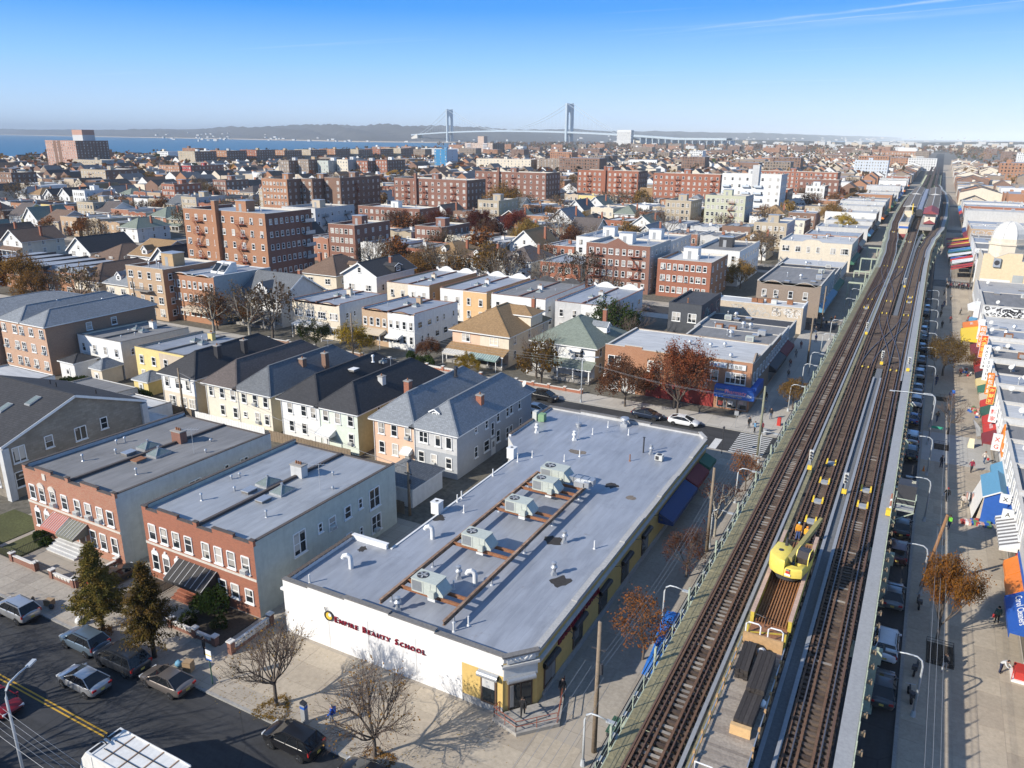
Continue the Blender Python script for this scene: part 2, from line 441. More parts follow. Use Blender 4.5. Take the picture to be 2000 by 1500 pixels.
def block(x0,x1,y0,y1,m=M_WALK,yard=True,z=.13,ins=5.0):
 mb=MB();mb.box(x0,x1,y0,y1,-.3,z,0,skip='b')
 k=.22
 for a in((x0-.01,x1+.01,y0-.01,y0+k),(x0-.01,x1+.01,y1-k,y1+.01)):mb.box(a[0],a[1],a[2],a[3],-.2,z+.012,1,skip='b')
 for a in((x0-.012,x0+k,y0+k,y1-k),(x1-k,x1+.012,y0+k,y1-k)):mb.box(a[0],a[1],a[2],a[3],-.2,z+.012,1,skip='b')
 o=struct(mb.build('sidewalk',[m,M_KERB]))
 if yard:
  mb=MB();mb.quad((x0+ins,y0+ins,z+.006),(x1-ins-2,y0+ins,z+.006),(x1-ins-2,y1-ins,z+.006),(x0+ins,y1-ins,z+.006))
  struct(mb.build('yard_ground',M_YARD))
 return o
SIDEWALK=block(-246,-14.7,32.3,100.0,yard=False)
mb=MB();mb.quad((-240,62.5,.137),(-44.2,62.5,.137),(-44.2,95.0,.137),(-240,95.0,.137));struct(mb.build('yard_ground',M_YARD))
mb=MB();mb.quad((-240,37.,.137),(-84.5,37.,.137),(-84.5,62.4,.137),(-240,62.4,.137));struct(mb.build('yard_ground',M_YARD))
block(-246,-14.7,108.6,179.0,M_WALK2)
for k in range(2,11):block(-246,-14.7,street_y(k)+4.3,street_y(k+1)-4.3)
for k in range(0,8):block(-500,-264,32.3+k*158,32.3+k*158+145)
RWALK=block(3.2,150,-40,254.5,yard=False)
for a,b in((267.5,410),(423,566),(579,722),(735,1000),(1012,1500)):block(3.2,150,a,b,yard=False)
block(-300,-14.7,-30,19.2,yard=False)
M_FLAGA=mat('paving_flag',(.44,.375,.29),.92,.16,1.6,rnd=.10)
M_FLAGB=mat('paving_flag_worn',(.38,.34,.285),.92,.2,1.6,rnd=.12)
def flags(parent,x0,x1,y0,y1,nx,ny,m,z=.131,gap=.025,jit=.004):
 dx,dy=(x1-x0)/nx,(y1-y0)/ny
 t=MB();t.box(gap/2,dx-gap/2,gap/2,dy-gap/2,0,.012,0,skip='b');me=t.mesh('slab',m)
 for i in range(nx):
  for j in range(ny):
   put('slab',me,parent,(x0+i*dx,y0+j*dy,z+R.uniform(0,jit)))
flags(SIDEWALK,-46.5,-16.0,34.2,40.75,9,3,M_FLAGA)
flags(SIDEWALK,-84.0,-46.5,32.8,36.2,22,2,M_FLAGB)
flags(SIDEWALK,-20.2,-15.1,43.5,99.3,3,26,M_FLAGB)
flags(RWALK,3.5,11.9,40.0,110.0,5,33,M_FLAGA)
flags(RWALK,3.5,11.9,110.0,122.0,3,4,mat('paving_flag_new',(.44,.43,.40),.9,.08,1.6,rnd=.05))
flags(RWALK,3.5,11.9,122.0,254.0,4,40,M_FLAGA)
def paint(name,m,quads,z=.010):
 mb=MB()
 for x0,x1,y0,y1 in quads:mb.quad((x0,y0,z),(x1,y0,z),(x1,y1,z),(x0,y1,z))
 return mb.build(name,m)
o=paint('lane_line',M_YELP,[(-420,-28.5,25.62,25.74),(-420,-28.5,25.92,26.04)]);struct(o)
XW=empty('crosswalk',(0,0,0),0,'white ladder crosswalk over the side street beside the elevated railway','crosswalk')
for i in range(12):
 paint('bar',M_LINE,[(-19.9,-15.4,100.4+i*.74,100.75+i*.74)],.012).parent=XW
o=paint('stop_line',M_LINE,[(-22.6,-21.6,100.2,104.3)],.012);tag(o,'white stop line across one lane before the ladder crosswalk','road marking')
t=text_mesh('road_lettering','A',2.2,M_LINE,None,(2.2,66.5,.012),(0,0,radians(180)),0.,0.02)
tag(t,'white letter painted on the avenue road among the parked cars','road marking')
#  suspension bridge in the haze
M_BRG=mat('bridge_paint',(.40,.47,.52),.6,.05,.02)
B1,B2=Vector((-2630,4110,0)),Vector((-1586,3530,0))
ax=(B2-B1).normalized();pp=Vector((-ax.y,ax.x,0))
BR=empty('suspension_bridge',tuple(B1),0,'pale blue suspension bridge with two tall towers crossing the water','bridge')
def bpt(s,t,z):return B1*0+ax*s+pp*t+Vector((0,0,z))
span=(B2-B1).length
TOPZ,DZ=188.,58.
for s in(0,span):
 mb=MB()
 for t in(-15,15):
  mb.obox(bpt(s,t,TOPZ/2),ax*7,pp*5.5,Vector((0,0,TOPZ/2)))
 n=10
 for i in range(n):
  t0,t1=-10+20*i/n,-10+20*(i+1)/n
  tm=(t0+t1)/2;zb=TOPZ-62+26*sqrt(max(0,1-(tm/10.2)**2))
  mb.obox(bpt(s,tm,(zb+TOPZ-2)/2),ax*5.5,pp*1.0,Vector((0,0,(TOPZ-2-zb)/2)))
 mb.obox(bpt(s,0,DZ-9),ax*5,pp*11,Vector((0,0,3)))
 mb.build('tower',M_BRG,BR)
 mb=MB();mb.obox(bpt(s,0,1),ax*14,pp*26,Vector((0,0,4)));mb.build('tower_base',M_CONC,BR)
def deck_z(s):
 f=(s+420)/(span+900);return 34+30*max(0,1-((f-.5)/.62)**2)
mb=MB()
SS=[-500+i*(span+1500)/60 for i in range(61)]
for a,b in zip(SS,SS[1:]):
 p,q=bpt(a,0,deck_z(a)),bpt(b,0,deck_z(b))
 for t in(-1,1):
  mb.bar(p+pp*15*t,q+pp*15*t,2.,7.5)
 mb.bar(p+Vector((0,0,3.2)),q+Vector((0,0,3.2)),30,1.2)
mb.build('deck',M_BRG,BR)
def cab_z(s):
 if s<0:f=max(0.,1+s/420.);return 40+(TOPZ-40)*f**1.25
 if s>span:f=max(0.,1-(s-span)/420.);return 40+(TOPZ-40)*f**1.25
 f=2*s/span-1;return deck_z(span/2)+4+(TOPZ-deck_z(span/2)-4)*f*f
for t in(-15,15):
 mb=MB();pts=[bpt(-420+i*(span+840)/84,t,cab_z(-420+i*(span+840)/84))for i in range(85)]
 mb.tube(pts,1.25,5);mb.build('main_cable',M_BRG,BR)
 mb=MB()
 for i in range(3,60):
  s=-380+i*(span+760)/62
  if cab_z(s)>deck_z(s)+6:mb.tube([bpt(s,t,deck_z(s)),bpt(s,t,cab_z(s))],.28,3)
 mb.build('suspender_cables',M_BRG,BR)
for s,sg in((-430,-1),(span+430,1)):
 mb=MB();prof=[(0,0),(90,0),(90,26),(20,44),(0,44)]
 for t in(-16,16):
  i=len(mb.v)
  for w in(-4,4):mb.v+=[tuple(bpt(s+sg*(u-30),t+w,z))for u,z in prof]
  mb.f+=[tuple(range(i,i+5)),tuple(range(i+9,i+4,-1))]+[(i+(j+1)%5,i+j,i+5+j,i+5+(j+1)%5)for j in range(5)];mb.m+=[0]*7
 mb.build('anchorage',mat('anchorage_concrete',(.62,.58,.5),.9,.08,.02),BR)
for i in range(14):MB().obox(bpt(span+520+i*38,0,deck_z(span+520+i*38)/2-2),ax*2,pp*13,Vector((0,0,deck_z(span+520+i*38)/2-4))).build('approach_pier',M_BRG,BR)
#  building library
RZ={'S':0.,'E':pi/2,'N':pi,'W':-pi/2}
WCACHE={}
FR={'w':M_FRAMEW,'b':M_FRAMEB,'g':M_FRAMEG,'s':M_STONE}
GL={'n':M_GLASS,'d':M_GLASSD,'c':M_GLASSC}
def window_mesh(style,w,h,fc='w',gl='n',sill=True):
 key=(style,round(w,2),round(h,2),fc,gl,sill)
 if key in WCACHE:return WCACHE[key]
 mb=MB();t=.075
 mb.quad((-w/2,-.012,0),(w/2,-.012,0),(w/2,-.012,h),(-w/2,-.012,h),1)
 hw=w/2
 for x0,x1,z0,z1 in((-hw-.03,-hw+t,0,h),(hw-t,hw+.03,0,h),(-hw+t,hw-t,h-t,h+.03),(-hw+t,hw-t,-.02,t)):
  mb.box(x0,x1,-.07,0.,z0,z1,0)
 div={'dh':1,'fix':1,'arch':1,'dh2':2,'cas':2,'tri':3,'quad':4}[style]
 for i in range(1,div):
  x=-hw+w*i/div;mb.box(x-.05,x+.05,-.06,0.,t,h-t,0)
 if style in('dh','dh2','tri','arch','quad'):mb.box(-hw+t,hw-t,-.05,0.,h*.5-.03,h*.5+.03,0)
 if sill:mb.box(-hw-.1,hw+.1,-.16,0.,-.12,-.02,0)
 if style=='arch':
  n=8;pts=[(hw*1.15*cos(pi*i/n),h+.03+hw*1.0*sin(pi*i/n))for i in range(n+1)]
  mb.prism(pts,'y',-.06,0.,0);mb.box(-.12,.12,-.1,0.,h+hw*.95,h+hw*1.45,0)
 me=mb.mesh('window',[FR[fc],GL[gl]]);WCACHE[key]=me
 return me
_ac=MB();_ac.box(-.32,.32,-.42,0.,0,.4,0);_ac.box(-.27,.27,-.43,-.42,.06,.34,1);ACM=_ac.mesh('window_ac',[M_AC,M_FRAMEG])
def win(root,face,u,z,w=1.,h=1.6,style='dh',fc='w',gl='n',ac=0.,at=None,sill=True):
 me=window_mesh(style,w,h,fc,gl,sill)
 b=root['_b'];x0,x1,y0,y1=b
 a=at if at is not None else{'S':y0,'N':y1,'E':x1,'W':x0}[face]
 loc=(u,a,z)if face in 'SN' else(a,u,z)
 o=put('window',me,root,loc,RZ[face])
 if ac and R.random()<ac:
  put('window_ac',ACM,o,(R.choice((-.1,.1))*w,0,.02))
 return o
def winrow(root,face,us,z,w=1.,h=1.6,style='dh',fc='w',gl='n',ac=0.,at=None,sill=True):
 for u in us:win(root,face,u,z,w,h,style,fc,gl,ac,at,sill)
def spread(a,b,n,m=.9):
 if n==1:return[(a+b)/2]
 a,b=a+m,b-m
 return[a+(b-a)*i/(n-1)for i in range(n)]
def building(name,label,cat,x0,x1,y0,y1,group=None):
 r=empty(name,(0,0,0),0,label,cat,group)
 r['_b']=(x0,x1,y0,y1)
 return r
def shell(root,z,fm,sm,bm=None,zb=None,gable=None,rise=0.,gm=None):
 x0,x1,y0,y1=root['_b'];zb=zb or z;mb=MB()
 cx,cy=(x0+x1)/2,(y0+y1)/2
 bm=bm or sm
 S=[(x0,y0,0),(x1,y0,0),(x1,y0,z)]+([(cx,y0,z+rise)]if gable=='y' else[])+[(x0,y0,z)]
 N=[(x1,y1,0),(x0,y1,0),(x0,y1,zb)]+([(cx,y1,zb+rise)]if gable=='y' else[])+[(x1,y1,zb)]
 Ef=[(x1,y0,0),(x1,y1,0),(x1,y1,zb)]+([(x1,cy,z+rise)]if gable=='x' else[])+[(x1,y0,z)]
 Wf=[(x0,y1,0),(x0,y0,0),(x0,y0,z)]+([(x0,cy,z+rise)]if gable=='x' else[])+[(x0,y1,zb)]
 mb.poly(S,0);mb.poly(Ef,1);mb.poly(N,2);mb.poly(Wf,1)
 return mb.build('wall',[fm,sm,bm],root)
SILVER={}
def silver(k='x',tone=1.0):
 key=(k,round(tone,2))
 if key not in SILVER:
  SILVER[key]=mat('silver_roof_%s_%d'%(k,len(SILVER)),c3((.325,.34,.36),tone),.5,.15,1.,metal=.0,kind='silver',seam=k,spec=.5)
 return SILVER[key]
M_ROOFW=mat('white_roof_coating',(.55,.55,.54),.7,.18,.8,kind='silver',seam='x')
M_ROOFG=mat('grey_roofing',(.235,.232,.23),.85,.25,.8,kind='silver',seam='y')
M_ROOFD=mat('dark_roofing',(.075,.075,.08),.85,.3,.8)
def flat_roof(root,z,rm,zb=None,par=.5,fm=None,sm=None,cope=None,prof=None,side=.35,back=.12,party=(),cap=.07,thick=.28):
 x0,x1,y0,y1=root['_b'];zb=zb or z;cope=cope or M_TILE
 mb=MB();mb.quad((x0,y0,z+.01),(x1,y0,z+.01),(x1,y1,zb+.01),(x0,y1,zb+.01));mb.build('roof',rm,root)
 prof=prof or[(x0,z+par),(x1,z+par)]
 mb=MB();mb.prism([(x0,z)]+[(p[0],p[1])for p in prof]+[(x1,z)],'y',y0,y0+thick,0)
 for(a,za),(b,zb2)in zip(prof,prof[1:]):
  if abs(a-b)>.05:mb.bar((a-.03,y0+thick/2,za+cap/2),(b+.03,y0+thick/2,zb2+cap/2),thick+.1,cap,1)
 mb.build('parapet',[fm,cope],root)
 if side:
  for x in(x0+.13,x1-.13):
   mb=MB();a,b=Vector((x,y0+thick,z)),Vector((x,y1,zb))
   mb.bar(a+Vector((0,0,side/2)),b+Vector((0,0,side/2)),.254,side,0)
   mb.bar(a+Vector((0,0,side+.04)),b+Vector((0,0,side+.04)),.34,.08,1)
   mb.build('side_parapet',[sm,cope],root)
 if back:
  mb=MB();mb.box(x0+.26,x1-.26,y1-.2,y1-.004,zb,zb+back,0);mb.build('back_edge',[cope],root)
 for x in party:
  mb=MB();mb.bar((x,y0+thick,z+.14),(x,y1-.2,zb+.14),.32,.28,0);mb.build('party_wall',[cope],root)
def pitched(root,z,rise,over=.45,rm=None,axis='y',ends='hh',trim=None,th=.16,b=None,name='roof',cap=None):
 x0,x1,y0,y1=b or root['_b'];o=over;trim=trim or M_WHITEP
 X0,X1,Y0,Y1=x0-o,x1+o,y0-o,y1+o
 cx,cy=(x0+x1)/2,(y0+y1)/2
 zz=z-o*rise/((x1-x0)/2 if axis=='y' else(y1-y0)/2)*.6
 mb=MB()
 if axis=='y':
  half=(x1-x0)/2
  a=Y0+(half+o if ends[0]=='h' else 0);c=Y1-(half+o if ends[1]=='h' else 0)
  if a>c:a=c=cy
  p,q=(cx,a,z+rise),(cx,c,z+rise)
  W_=[(X0,Y1,zz),(X0,Y0,zz),p,q];E_=[(X1,Y0,zz),(X1,Y1,zz),q,p]
  S_=[(X0,Y0,zz),(X1,Y0,zz),p];N_=[(X1,Y1,zz),(X0,Y1,zz),q]
 else:
  half=(y1-y0)/2
  a=X0+(half+o if ends[0]=='h' else 0);c=X1-(half+o if ends[1]=='h' else 0)
  if a>c:a=c=cx
  p,q=(a,cy,z+rise),(c,cy,z+rise)
  S_=[(X0,Y0,zz),(X1,Y0,zz),q,p];N_=[(X1,Y1,zz),(X0,Y1,zz),p,q]
  W_=[(X0,Y1,zz),(X0,Y0,zz),p];E_=[(X1,Y0,zz),(X1,Y1,zz),q]
 hipfaces={'y':{'S':ends[0],'N':ends[1]},'x':{'W':ends[0],'E':ends[1]}}[axis]
 for k,f in(('S',S_),('N',N_),('E',E_),('W',W_)):
  if hipfaces.get(k)=='g':continue
  f=[Vector(v)for v in f];n=(f[1]-f[0]).cross(f[2]-f[0]).normalized()*th
  mb.poly([tuple(v+n)for v in f],0)
 for a_,b_ in(((X0,Y0),(X1,Y0)),((X1,Y0),(X1,Y1)),((X1,Y1),(X0,Y1)),((X0,Y1),(X0,Y0))):
  face='S' if a_[1]==b_[1]==Y0 else 'N' if a_[1]==b_[1]==Y1 else 'E' if a_[0]==X1 else 'W'
  if hipfaces.get(face)=='g':
   for e in(a_,b_):mb.bar((e[0],e[1],zz),(p if(Vector((*e,0))-Vector((*p[:2],0))).length<(Vector((*e,0))-Vector((*q[:2],0))).length else q),.12,.3,1)
  else:mb.bar((*a_,zz+th*.3),(*b_,zz+th*.3),.1,.22,1)
 mb.poly([(X0,Y0,zz-.02),(X0,Y1,zz-.02),(X1,Y1,zz-.02),(X1,Y0,zz-.02)],1)if 'g' not in ends else None
 cm=cap or rm
 mb.bar(Vector(p)+Vector((0,0,th)),Vector(q)+Vector((0,0,th)),.28,.09,2)
 cs=[(X0,Y0),(X1,Y0),(X0,Y1),(X1,Y1)]
 for c_ in cs:
  e=(p if(c_[1]==Y0 if axis=='y' else c_[0]==X0)else q);kk=(ends[0]if e==p else ends[1])
  if kk=='h':mb.bar(Vector((*c_,zz+th)),Vector(e)+Vector((0,0,th)),.22,.07,2)
 return mb.build(name,[rm,trim,cm],root)
def chimney(root,x,y,z0,z1,w=.7,d=.7,m=None,pots=1,name='chimney',cap=None):
 mb=MB();mb.box(x-w/2,x+w/2,y-d/2,y+d/2,z0,z1,0);mb.box(x-w/2-.07,x+w/2+.07,y-d/2-.07,y+d/2+.07,z1,z1+.12,1)
 for i in range(pots):mb.cyl(x+(i-(pots-1)/2)*.3,y,z1+.12,z1+.42,.11,.09,8,2)
 return mb.build(name,[m or M_BRICKR,cap or M_CONC,M_RUST],root)
def vent(root,x,y,z,h=.6,r=.07,m=None,cap=True,name='vent_pipe'):
 mb=MB();mb.cyl(x,y,z,z+h,r,r,8);mb.cyl(x,y,z,z+.1,r*2.2,r*1.2,8)
 if cap:mb.cyl(x,y,z+h,z+h+r*1.6,r*1.9,r*1.2,8)
 return mb.build(name,m or M_STEEL,root)
def skylight(root,x,y,z,w=1.6,d=2.,h=.55):
 mb=MB();mb.box(x-w/2,x+w/2,y-d/2,y+d/2,z,z+.3,0)
 t=(x,y,z+.3+h);c=[(x-w/2,y-d/2,z+.3),(x+w/2,y-d/2,z+.3),(x+w/2,y+d/2,z+.3),(x-w/2,y+d/2,z+.3)]
 for i in range(4):mb.poly([c[i],c[(i+1)%4],t],1);mb.bar(c[i],t,.06,.06,0)
 mb.cyl(x,y,z+.2+h,z+.5+h,.12,.14,8,0)
 return mb.build('skylight',[M_STEEL,M_SKYL],root)
def hatch(root,x,y,z,w=.9,d=1.1,m=None):
 mb=MB();mb.box(x-w/2,x+w/2,y-d/2,y+d/2,z,z+.28,0);mb.box(x-w/2-.05,x+w/2+.05,y-d/2-.05,y+d/2+.05,z+.28,z+.36,1)
 return mb.build('roof_hatch',[M_COPE,m or M_STEEL],root)
def bulkhead(root,x0,x1,y0,y1,z,h,m,cm=None,name='stair_bulkhead'):
 mb=MB();mb.box(x0,x1,y0,y1,z,z+h,0);mb.box(x0-.12,x1+.12,y0-.12,y1+.12,z+h,z+h+.15,1);mb.box(x0+(x1-x0)*.3,x0+(x1-x0)*.3+1.,y0-.03,y0,z,z+2.1,2)
 return mb.build(name,[m,cm or M_STEEL,M_FRAMEG],root)
def antenna(root,x,y,z,h=2.6):
 mb=MB();mb.tube([(x,y,z),(x,y,z+h)],.03,5)
 mb.tube([(x-.7,y-.4,z+h-.1),(x+.7,y+.4,z+h-.1)],.018,4)
 for i in range(6):
  f=-1+i*.4;c=Vector((x+.65*f,y+.37*f,z+h-.1));d=Vector((-.25,.45,0));mb.tube([c-d,c+d],.012,3)
 return mb.build('antenna',M_STEEL,root)
def dish(root,x,y,z,s=.4):
 mb=MB();mb.tube([(x,y,z),(x,y,z+.5)],.03,5);n=12;c=Vector((x,y,z+.75));d=Vector((-.5,-.7,.5)).normalized();a=d.cross(Vector((0,0,1))).normalized();b=a.cross(d)
 i=len(mb.v);mb.v.append(tuple(c));mb.v+=[tuple(c+d*.13+(a*cos(2*pi*k/n)+b*sin(2*pi*k/n))*s)for k in range(n)]
 for k in range(n):mb.f.append((i,i+1+k,i+1+(k+1)%n));mb.m.append(0)
 mb.tube([tuple(c),tuple(c+d*.45)],.015,4)
 return mb.build('satellite_dish',M_AC,root)
def awning(root,x0,x1,y,z,out=1.5,drop=.8,m=None,posts=False,name='awning',ribs=0,zg=.13,m2=None):
 mb=MB();th=.05
 mb.poly([(x0,y,z),(x0,y-out,z-drop),(x1,y-out,z-drop),(x1,y,z)],0)
 mb.poly([(x0,y,z-th),(x1,y,z-th),(x1,y-out,z-drop-th),(x0,y-out,z-drop-th)],0)
 mb.box(x0,x1,y-out-.02,y-out,z-drop-.28,z-drop,0)
 for x in(x0,x1):mb.poly([(x,y,z),(x,y-out,z-drop),(x,y-out,z-drop-.25),(x,y,z-drop-.25)],0)
 for i in range(ribs+1):
  x=x0+(x1-x0)*i/max(1,ribs);mb.bar((x,y,z+.02),(x,y-out,z-drop+.02),.05,.05,1)
 if posts:
  for x in(x0+.1,x1-.1):mb.box(x-.05,x+.05,y-out+.05,y-out+.15,zg,z-drop-.2,1)
 return mb.build(name,[m,m2 or M_WHITEP],root)
def door(root,face,u,z=.13,w=1.,h=2.1,m=None,at=None,name='door'):
 mb=MB();mb.box(-w/2,w/2,-.05,0.,0,h,0);mb.box(-w/2-.1,-w/2,-.08,0,0,h+.1,1);mb.box(w/2,w/2+.1,-.08,0,0,h+.1,1);mb.box(-w/2,w/2,-.08,0,h,h+.1,1);mb.box(-w*.3,w*.3,-.055,-.05,h*.5,h*.88,2)
 x0,x1,y0,y1=root['_b'];a=at if at is not None else{'S':y0,'N':y1,'E':x1,'W':x0}[face]
 o=mb.build(name,[m or M_FRAMEB,M_FRAMEW,M_GLASSD],root);o.location=(u,a,z)if face in 'SN' else(a,u,z);o.rotation_euler=(0,0,RZ[face])
 k=MB();k.box(w*.36,w*.42,-.1,-.05,h*.45,h*.5);k.build('handle',M_STEEL,o)
 return o
def stoop(root,x0,x1,y,z,n=4,m=None,out=.3,z0=.13):
 mb=MB();hs=(z-z0)/n
 for i in range(n):mb.box(x0,x1,y-out*(n-i),y,z0+i*hs-(.1 if i==0 else 0),z0+(i+1)*hs,0)
 return mb.build('stoop',m or M_CONC,root)
def dormer(root,x,y,z,w=1.6,h=1.3,d=2.2,fm=None,rm=None,face='S',rise=.7):
 mb=MB();
 mb.poly([(-w/2,0,0),(w/2,0,0),(w/2,0,h),(0,0,h+rise),(-w/2,0,h)],0)
 mb.quad((-w/2,d,0),(-w/2,0,0),(-w/2,0,h),(-w/2,d,h),0);mb.quad((w/2,0,0),(w/2,d,0),(w/2,d,h),(w/2,0,h),0)
 o=.18;k=rise/(w/2)
 mb.quad((-w/2-o,-o,h-o*k+.05),(0,-o,h+rise+.05),(0,d+.8,h+rise+.05),(-w/2-o,d+.8,h-o*k+.05),1)
 mb.quad((0,-o,h+rise+.05),(w/2+o,-o,h-o*k+.05),(w/2+o,d+.8,h-o*k+.05),(0,d+.8,h+rise+.05),1)
 for s in(-1,1):mb.bar((s*(w/2+o),-o,h-o*k),(0,-o,h+rise),.08,.16,2)
 dm=mb.build('dormer',[fm,rm,M_WHITEP],root,loc=(x,y,z));dm.rotation_euler=(0,0,RZ[face])
 ww=put('window',window_mesh('dh',w*.5,h*.75),dm,(0,0,h*.15))
 return dm
def fire_escape(root,u,zs,w=2.6,at=None,face='S',m=None,d=1.0):
 m=m or M_REDIRON
 x0,x1,y0,y1=root['_b'];a=at if at is not None else{'S':y0,'E':x1}[face]
 mb=MB()
 for i,z in enumerate(zs):
  mb.box(-w/2,w/2,-d,-.05,z,z+.07,0)
  for zz in(.5,1.0):mb.bar((-w/2,-d,z+zz),(w/2,-d,z+zz),.05);mb.bar((-w/2,-d,z+zz),(-w/2,-.05,z+zz),.05);mb.bar((w/2,-d,z+zz),(w/2,-.05,z+zz),.05)
  for k in range(8):mb.bar((-w/2+w*k/7,-d,z),(-w/2+w*k/7,-d,z+1.),.035)
  for s in(-1,1):mb.bar((s*w/2,-.05,z-.6),(s*w/2,-d,z),.05)
  if i+1<len(zs):
   s=1 if i%2==0 else-1
   for off in(-.55,-.95):mb.bar((-s*w*.42,off,z),(s*w*.42,off,zs[i+1]),.06,.14)
   for k in range(9):f=(k+.5)/9;mb.bar((-s*w*.42+s*w*.84*f,-.55,z+(zs[i+1]-z)*f),(-s*w*.42+s*w*.84*f,-.95,z+(zs[i+1]-z)*f),.1,.03)
 o=mb.build('fire_escape',m,root,loc=(u,a,0)if face=='S' else(a,u,0));o.rotation_euler=(0,0,RZ[face])
 return o
def band(root,face,z,h,m,out=.06,a=None,b=None,name='belt_course'):
 x0,x1,y0,y1=root['_b'];mb=MB()
 if face=='S':mb.box(a if a is not None else x0,b if b is not None else x1,y0-out,y0,z,z+h)
 else:mb.box(x1,x1+out,a if a is not None else y0,b if b is not None else y1,z,z+h)
 return mb.build(name,m,root)
M_BRICKR=mat('red_brick',(.36,.125,.068),.85,.2,1.2,kind='brick',col2=(.27,.095,.055))
M_BRICKM=mat('mottled_brick',(.38,.15,.09),.85,.25,1.2,kind='brick',col2=(.46,.27,.18))
M_BRICKO=mat('orange_brick',(.42,.21,.115),.85,.18,1.2,kind='brick',col2=(.36,.15,.07))
M_BRICKT=mat('tan_brick',(.52,.37,.235),.85,.16,1.2,kind='brick',col2=(.44,.29,.18))
M_BRICKB=mat('brown_brick',(.24,.135,.09),.85,.2,1.2,kind='brick',col2=(.18,.10,.07))
M_BRICKD=mat('dark_red_brick',(.25,.115,.08),.85,.2,1.2,kind='brick',col2=(.20,.08,.055))
M_BRICKG=mat('grey_brown_brick',(.30,.235,.18),.85,.2,1.2,kind='brick',col2=(.24,.18,.14))
M_BRICKBUF=mat('buff_brick',(.50,.42,.30),.85,.15,1.2,kind='brick',col2=(.42,.34,.24))
M_WHITE=mat('white_stucco',(.74,.74,.72),.85,.1,.7,streak=.3)
M_CREAM=mat('cream_stucco',(.70,.62,.49),.85,.1,.7,streak=.3)
M_CREAM2=mat('pale_cream_siding',(.74,.69,.57),.8,.08,.7,kind='siding')
M_WSIDE=mat('white_siding',(.76,.76,.74),.75,.07,.7,kind='siding')
M_PEACH=mat('peach_stucco',(.72,.49,.35),.85,.1,.7)
M_MINT=mat('mint_stucco',(.66,.72,.63),.85,.09,.7)
M_YELLOW=mat('yellow_stucco',(.72,.58,.25),.85,.1,.7)
M_BEIGE=mat('beige_stucco',(.56,.47,.36),.85,.12,.7)
M_TAN=mat('tan_stucco',(.48,.33,.18),.85,.12,.7)
M_GREYS=mat('grey_siding',(.36,.38,.40),.75,.08,.7,kind='siding')
M_GREYW=mat('grey_stucco',(.40,.42,.41),.85,.12,.7)
M_PALEGR=mat('pale_green_stucco',(.50,.535,.48),.85,.12,.6,streak=.35)
M_PALE=mat('pale_grey_stucco',(.56,.56,.55),.85,.12,.6,streak=.4)
M_LBLUE=mat('pale_blue_panel',(.55,.60,.65),.7,.06,.7)
M_BLUE=mat('bright_blue_tile',(.04,.22,.42),.5,.1,.7)
M_STONEF=mat('grey_stone_facing',(.25,.215,.17),.9,.45,2.,kind='block',col2=(.36,.32,.26))
M_SHD=mat('dark_shingle',(.062,.062,.066),.9,.3,1.5,kind='shingle')
M_SHG=mat('grey_shingle',(.17,.18,.19),.9,.25,1.5,kind='shingle')
M_SHLG=mat('light_grey_shingle',(.27,.29,.31),.9,.2,1.5,kind='shingle')
M_SHB=mat('brown_shingle',(.21,.14,.10),.9,.3,1.5,kind='shingle')
M_SHBG=mat('brown_grey_shingle',(.15,.125,.115),.9,.3,1.5,kind='shingle')
M_SHT=mat('tan_shingle',(.36,.23,.115),.9,.22,1.5,kind='shingle')
M_SHGN=mat('green_shingle',(.24,.275,.225),.9,.2,1.5,kind='shingle')
M_REDIRON=mat('red_iron_paint',(.30,.085,.05),.7,.2,2.)
M_IRON=mat('black_iron_paint',(.03,.03,.03),.6,.2,2.)
M_AWN={'green':mat('green_awning',(.05,.16,.10),.7,.1,2.),'red':mat('red_awning',(.50,.045,.035),.7,.1,2.),'maroon':mat('maroon_awning',(.20,.03,.035),.7,.12,2.),'blue':mat('blue_awning',(.03,.12,.45),.6,.1,2.),'yellow':mat('yellow_awning',(.80,.56,.04),.6,.08,2.),'brown':mat('brown_awning',(.10,.075,.06),.7,.15,2.),'dark':mat('dark_awning',(.03,.035,.045),.6,.15,2.),'orange':mat('orange_awning',(.72,.20,.03),.6,.1,2.),'white':mat('white_awning',(.74,.73,.70),.6,.1,2.),'navy':mat('navy_awning',(.02,.05,.16),.6,.1,2.),'tan':mat('tan_awning',(.55,.47,.36),.7,.1,2.),'sky':mat('light_blue_awning',(.12,.30,.45),.6,.1,2.)}
def steps_profile(x0,x1,z,hi,n=2,ped=None):
 w=x1-x0;pr=[(x0,z)]
 for i in range(n):
  a=x0+w*(i+.18)/n;b=x0+w*(i+.82)/n
  pr+=[(a,z),(a,z+hi),(b,z+hi),(b,z)]
 return pr+[(x1,z)]
def curve_profile(x0,x1,z,hi,n=2,k=8):
 w=x1-x0;pr=[(x0,z+hi*.6),(x0+.35,z+hi*.6)]
 for i in range(n):
  a,b=x0+w*i/n+w/n*.15,x0+w*(i+1)/n-w/n*.15
  pr+=[(a+(b-a)*j/k,z+hi*sin(pi*j/k)**1.0)for j in range(k+1)]
 return pr+[(x1-.35,z+hi*.6),(x1,z+hi*.6)]
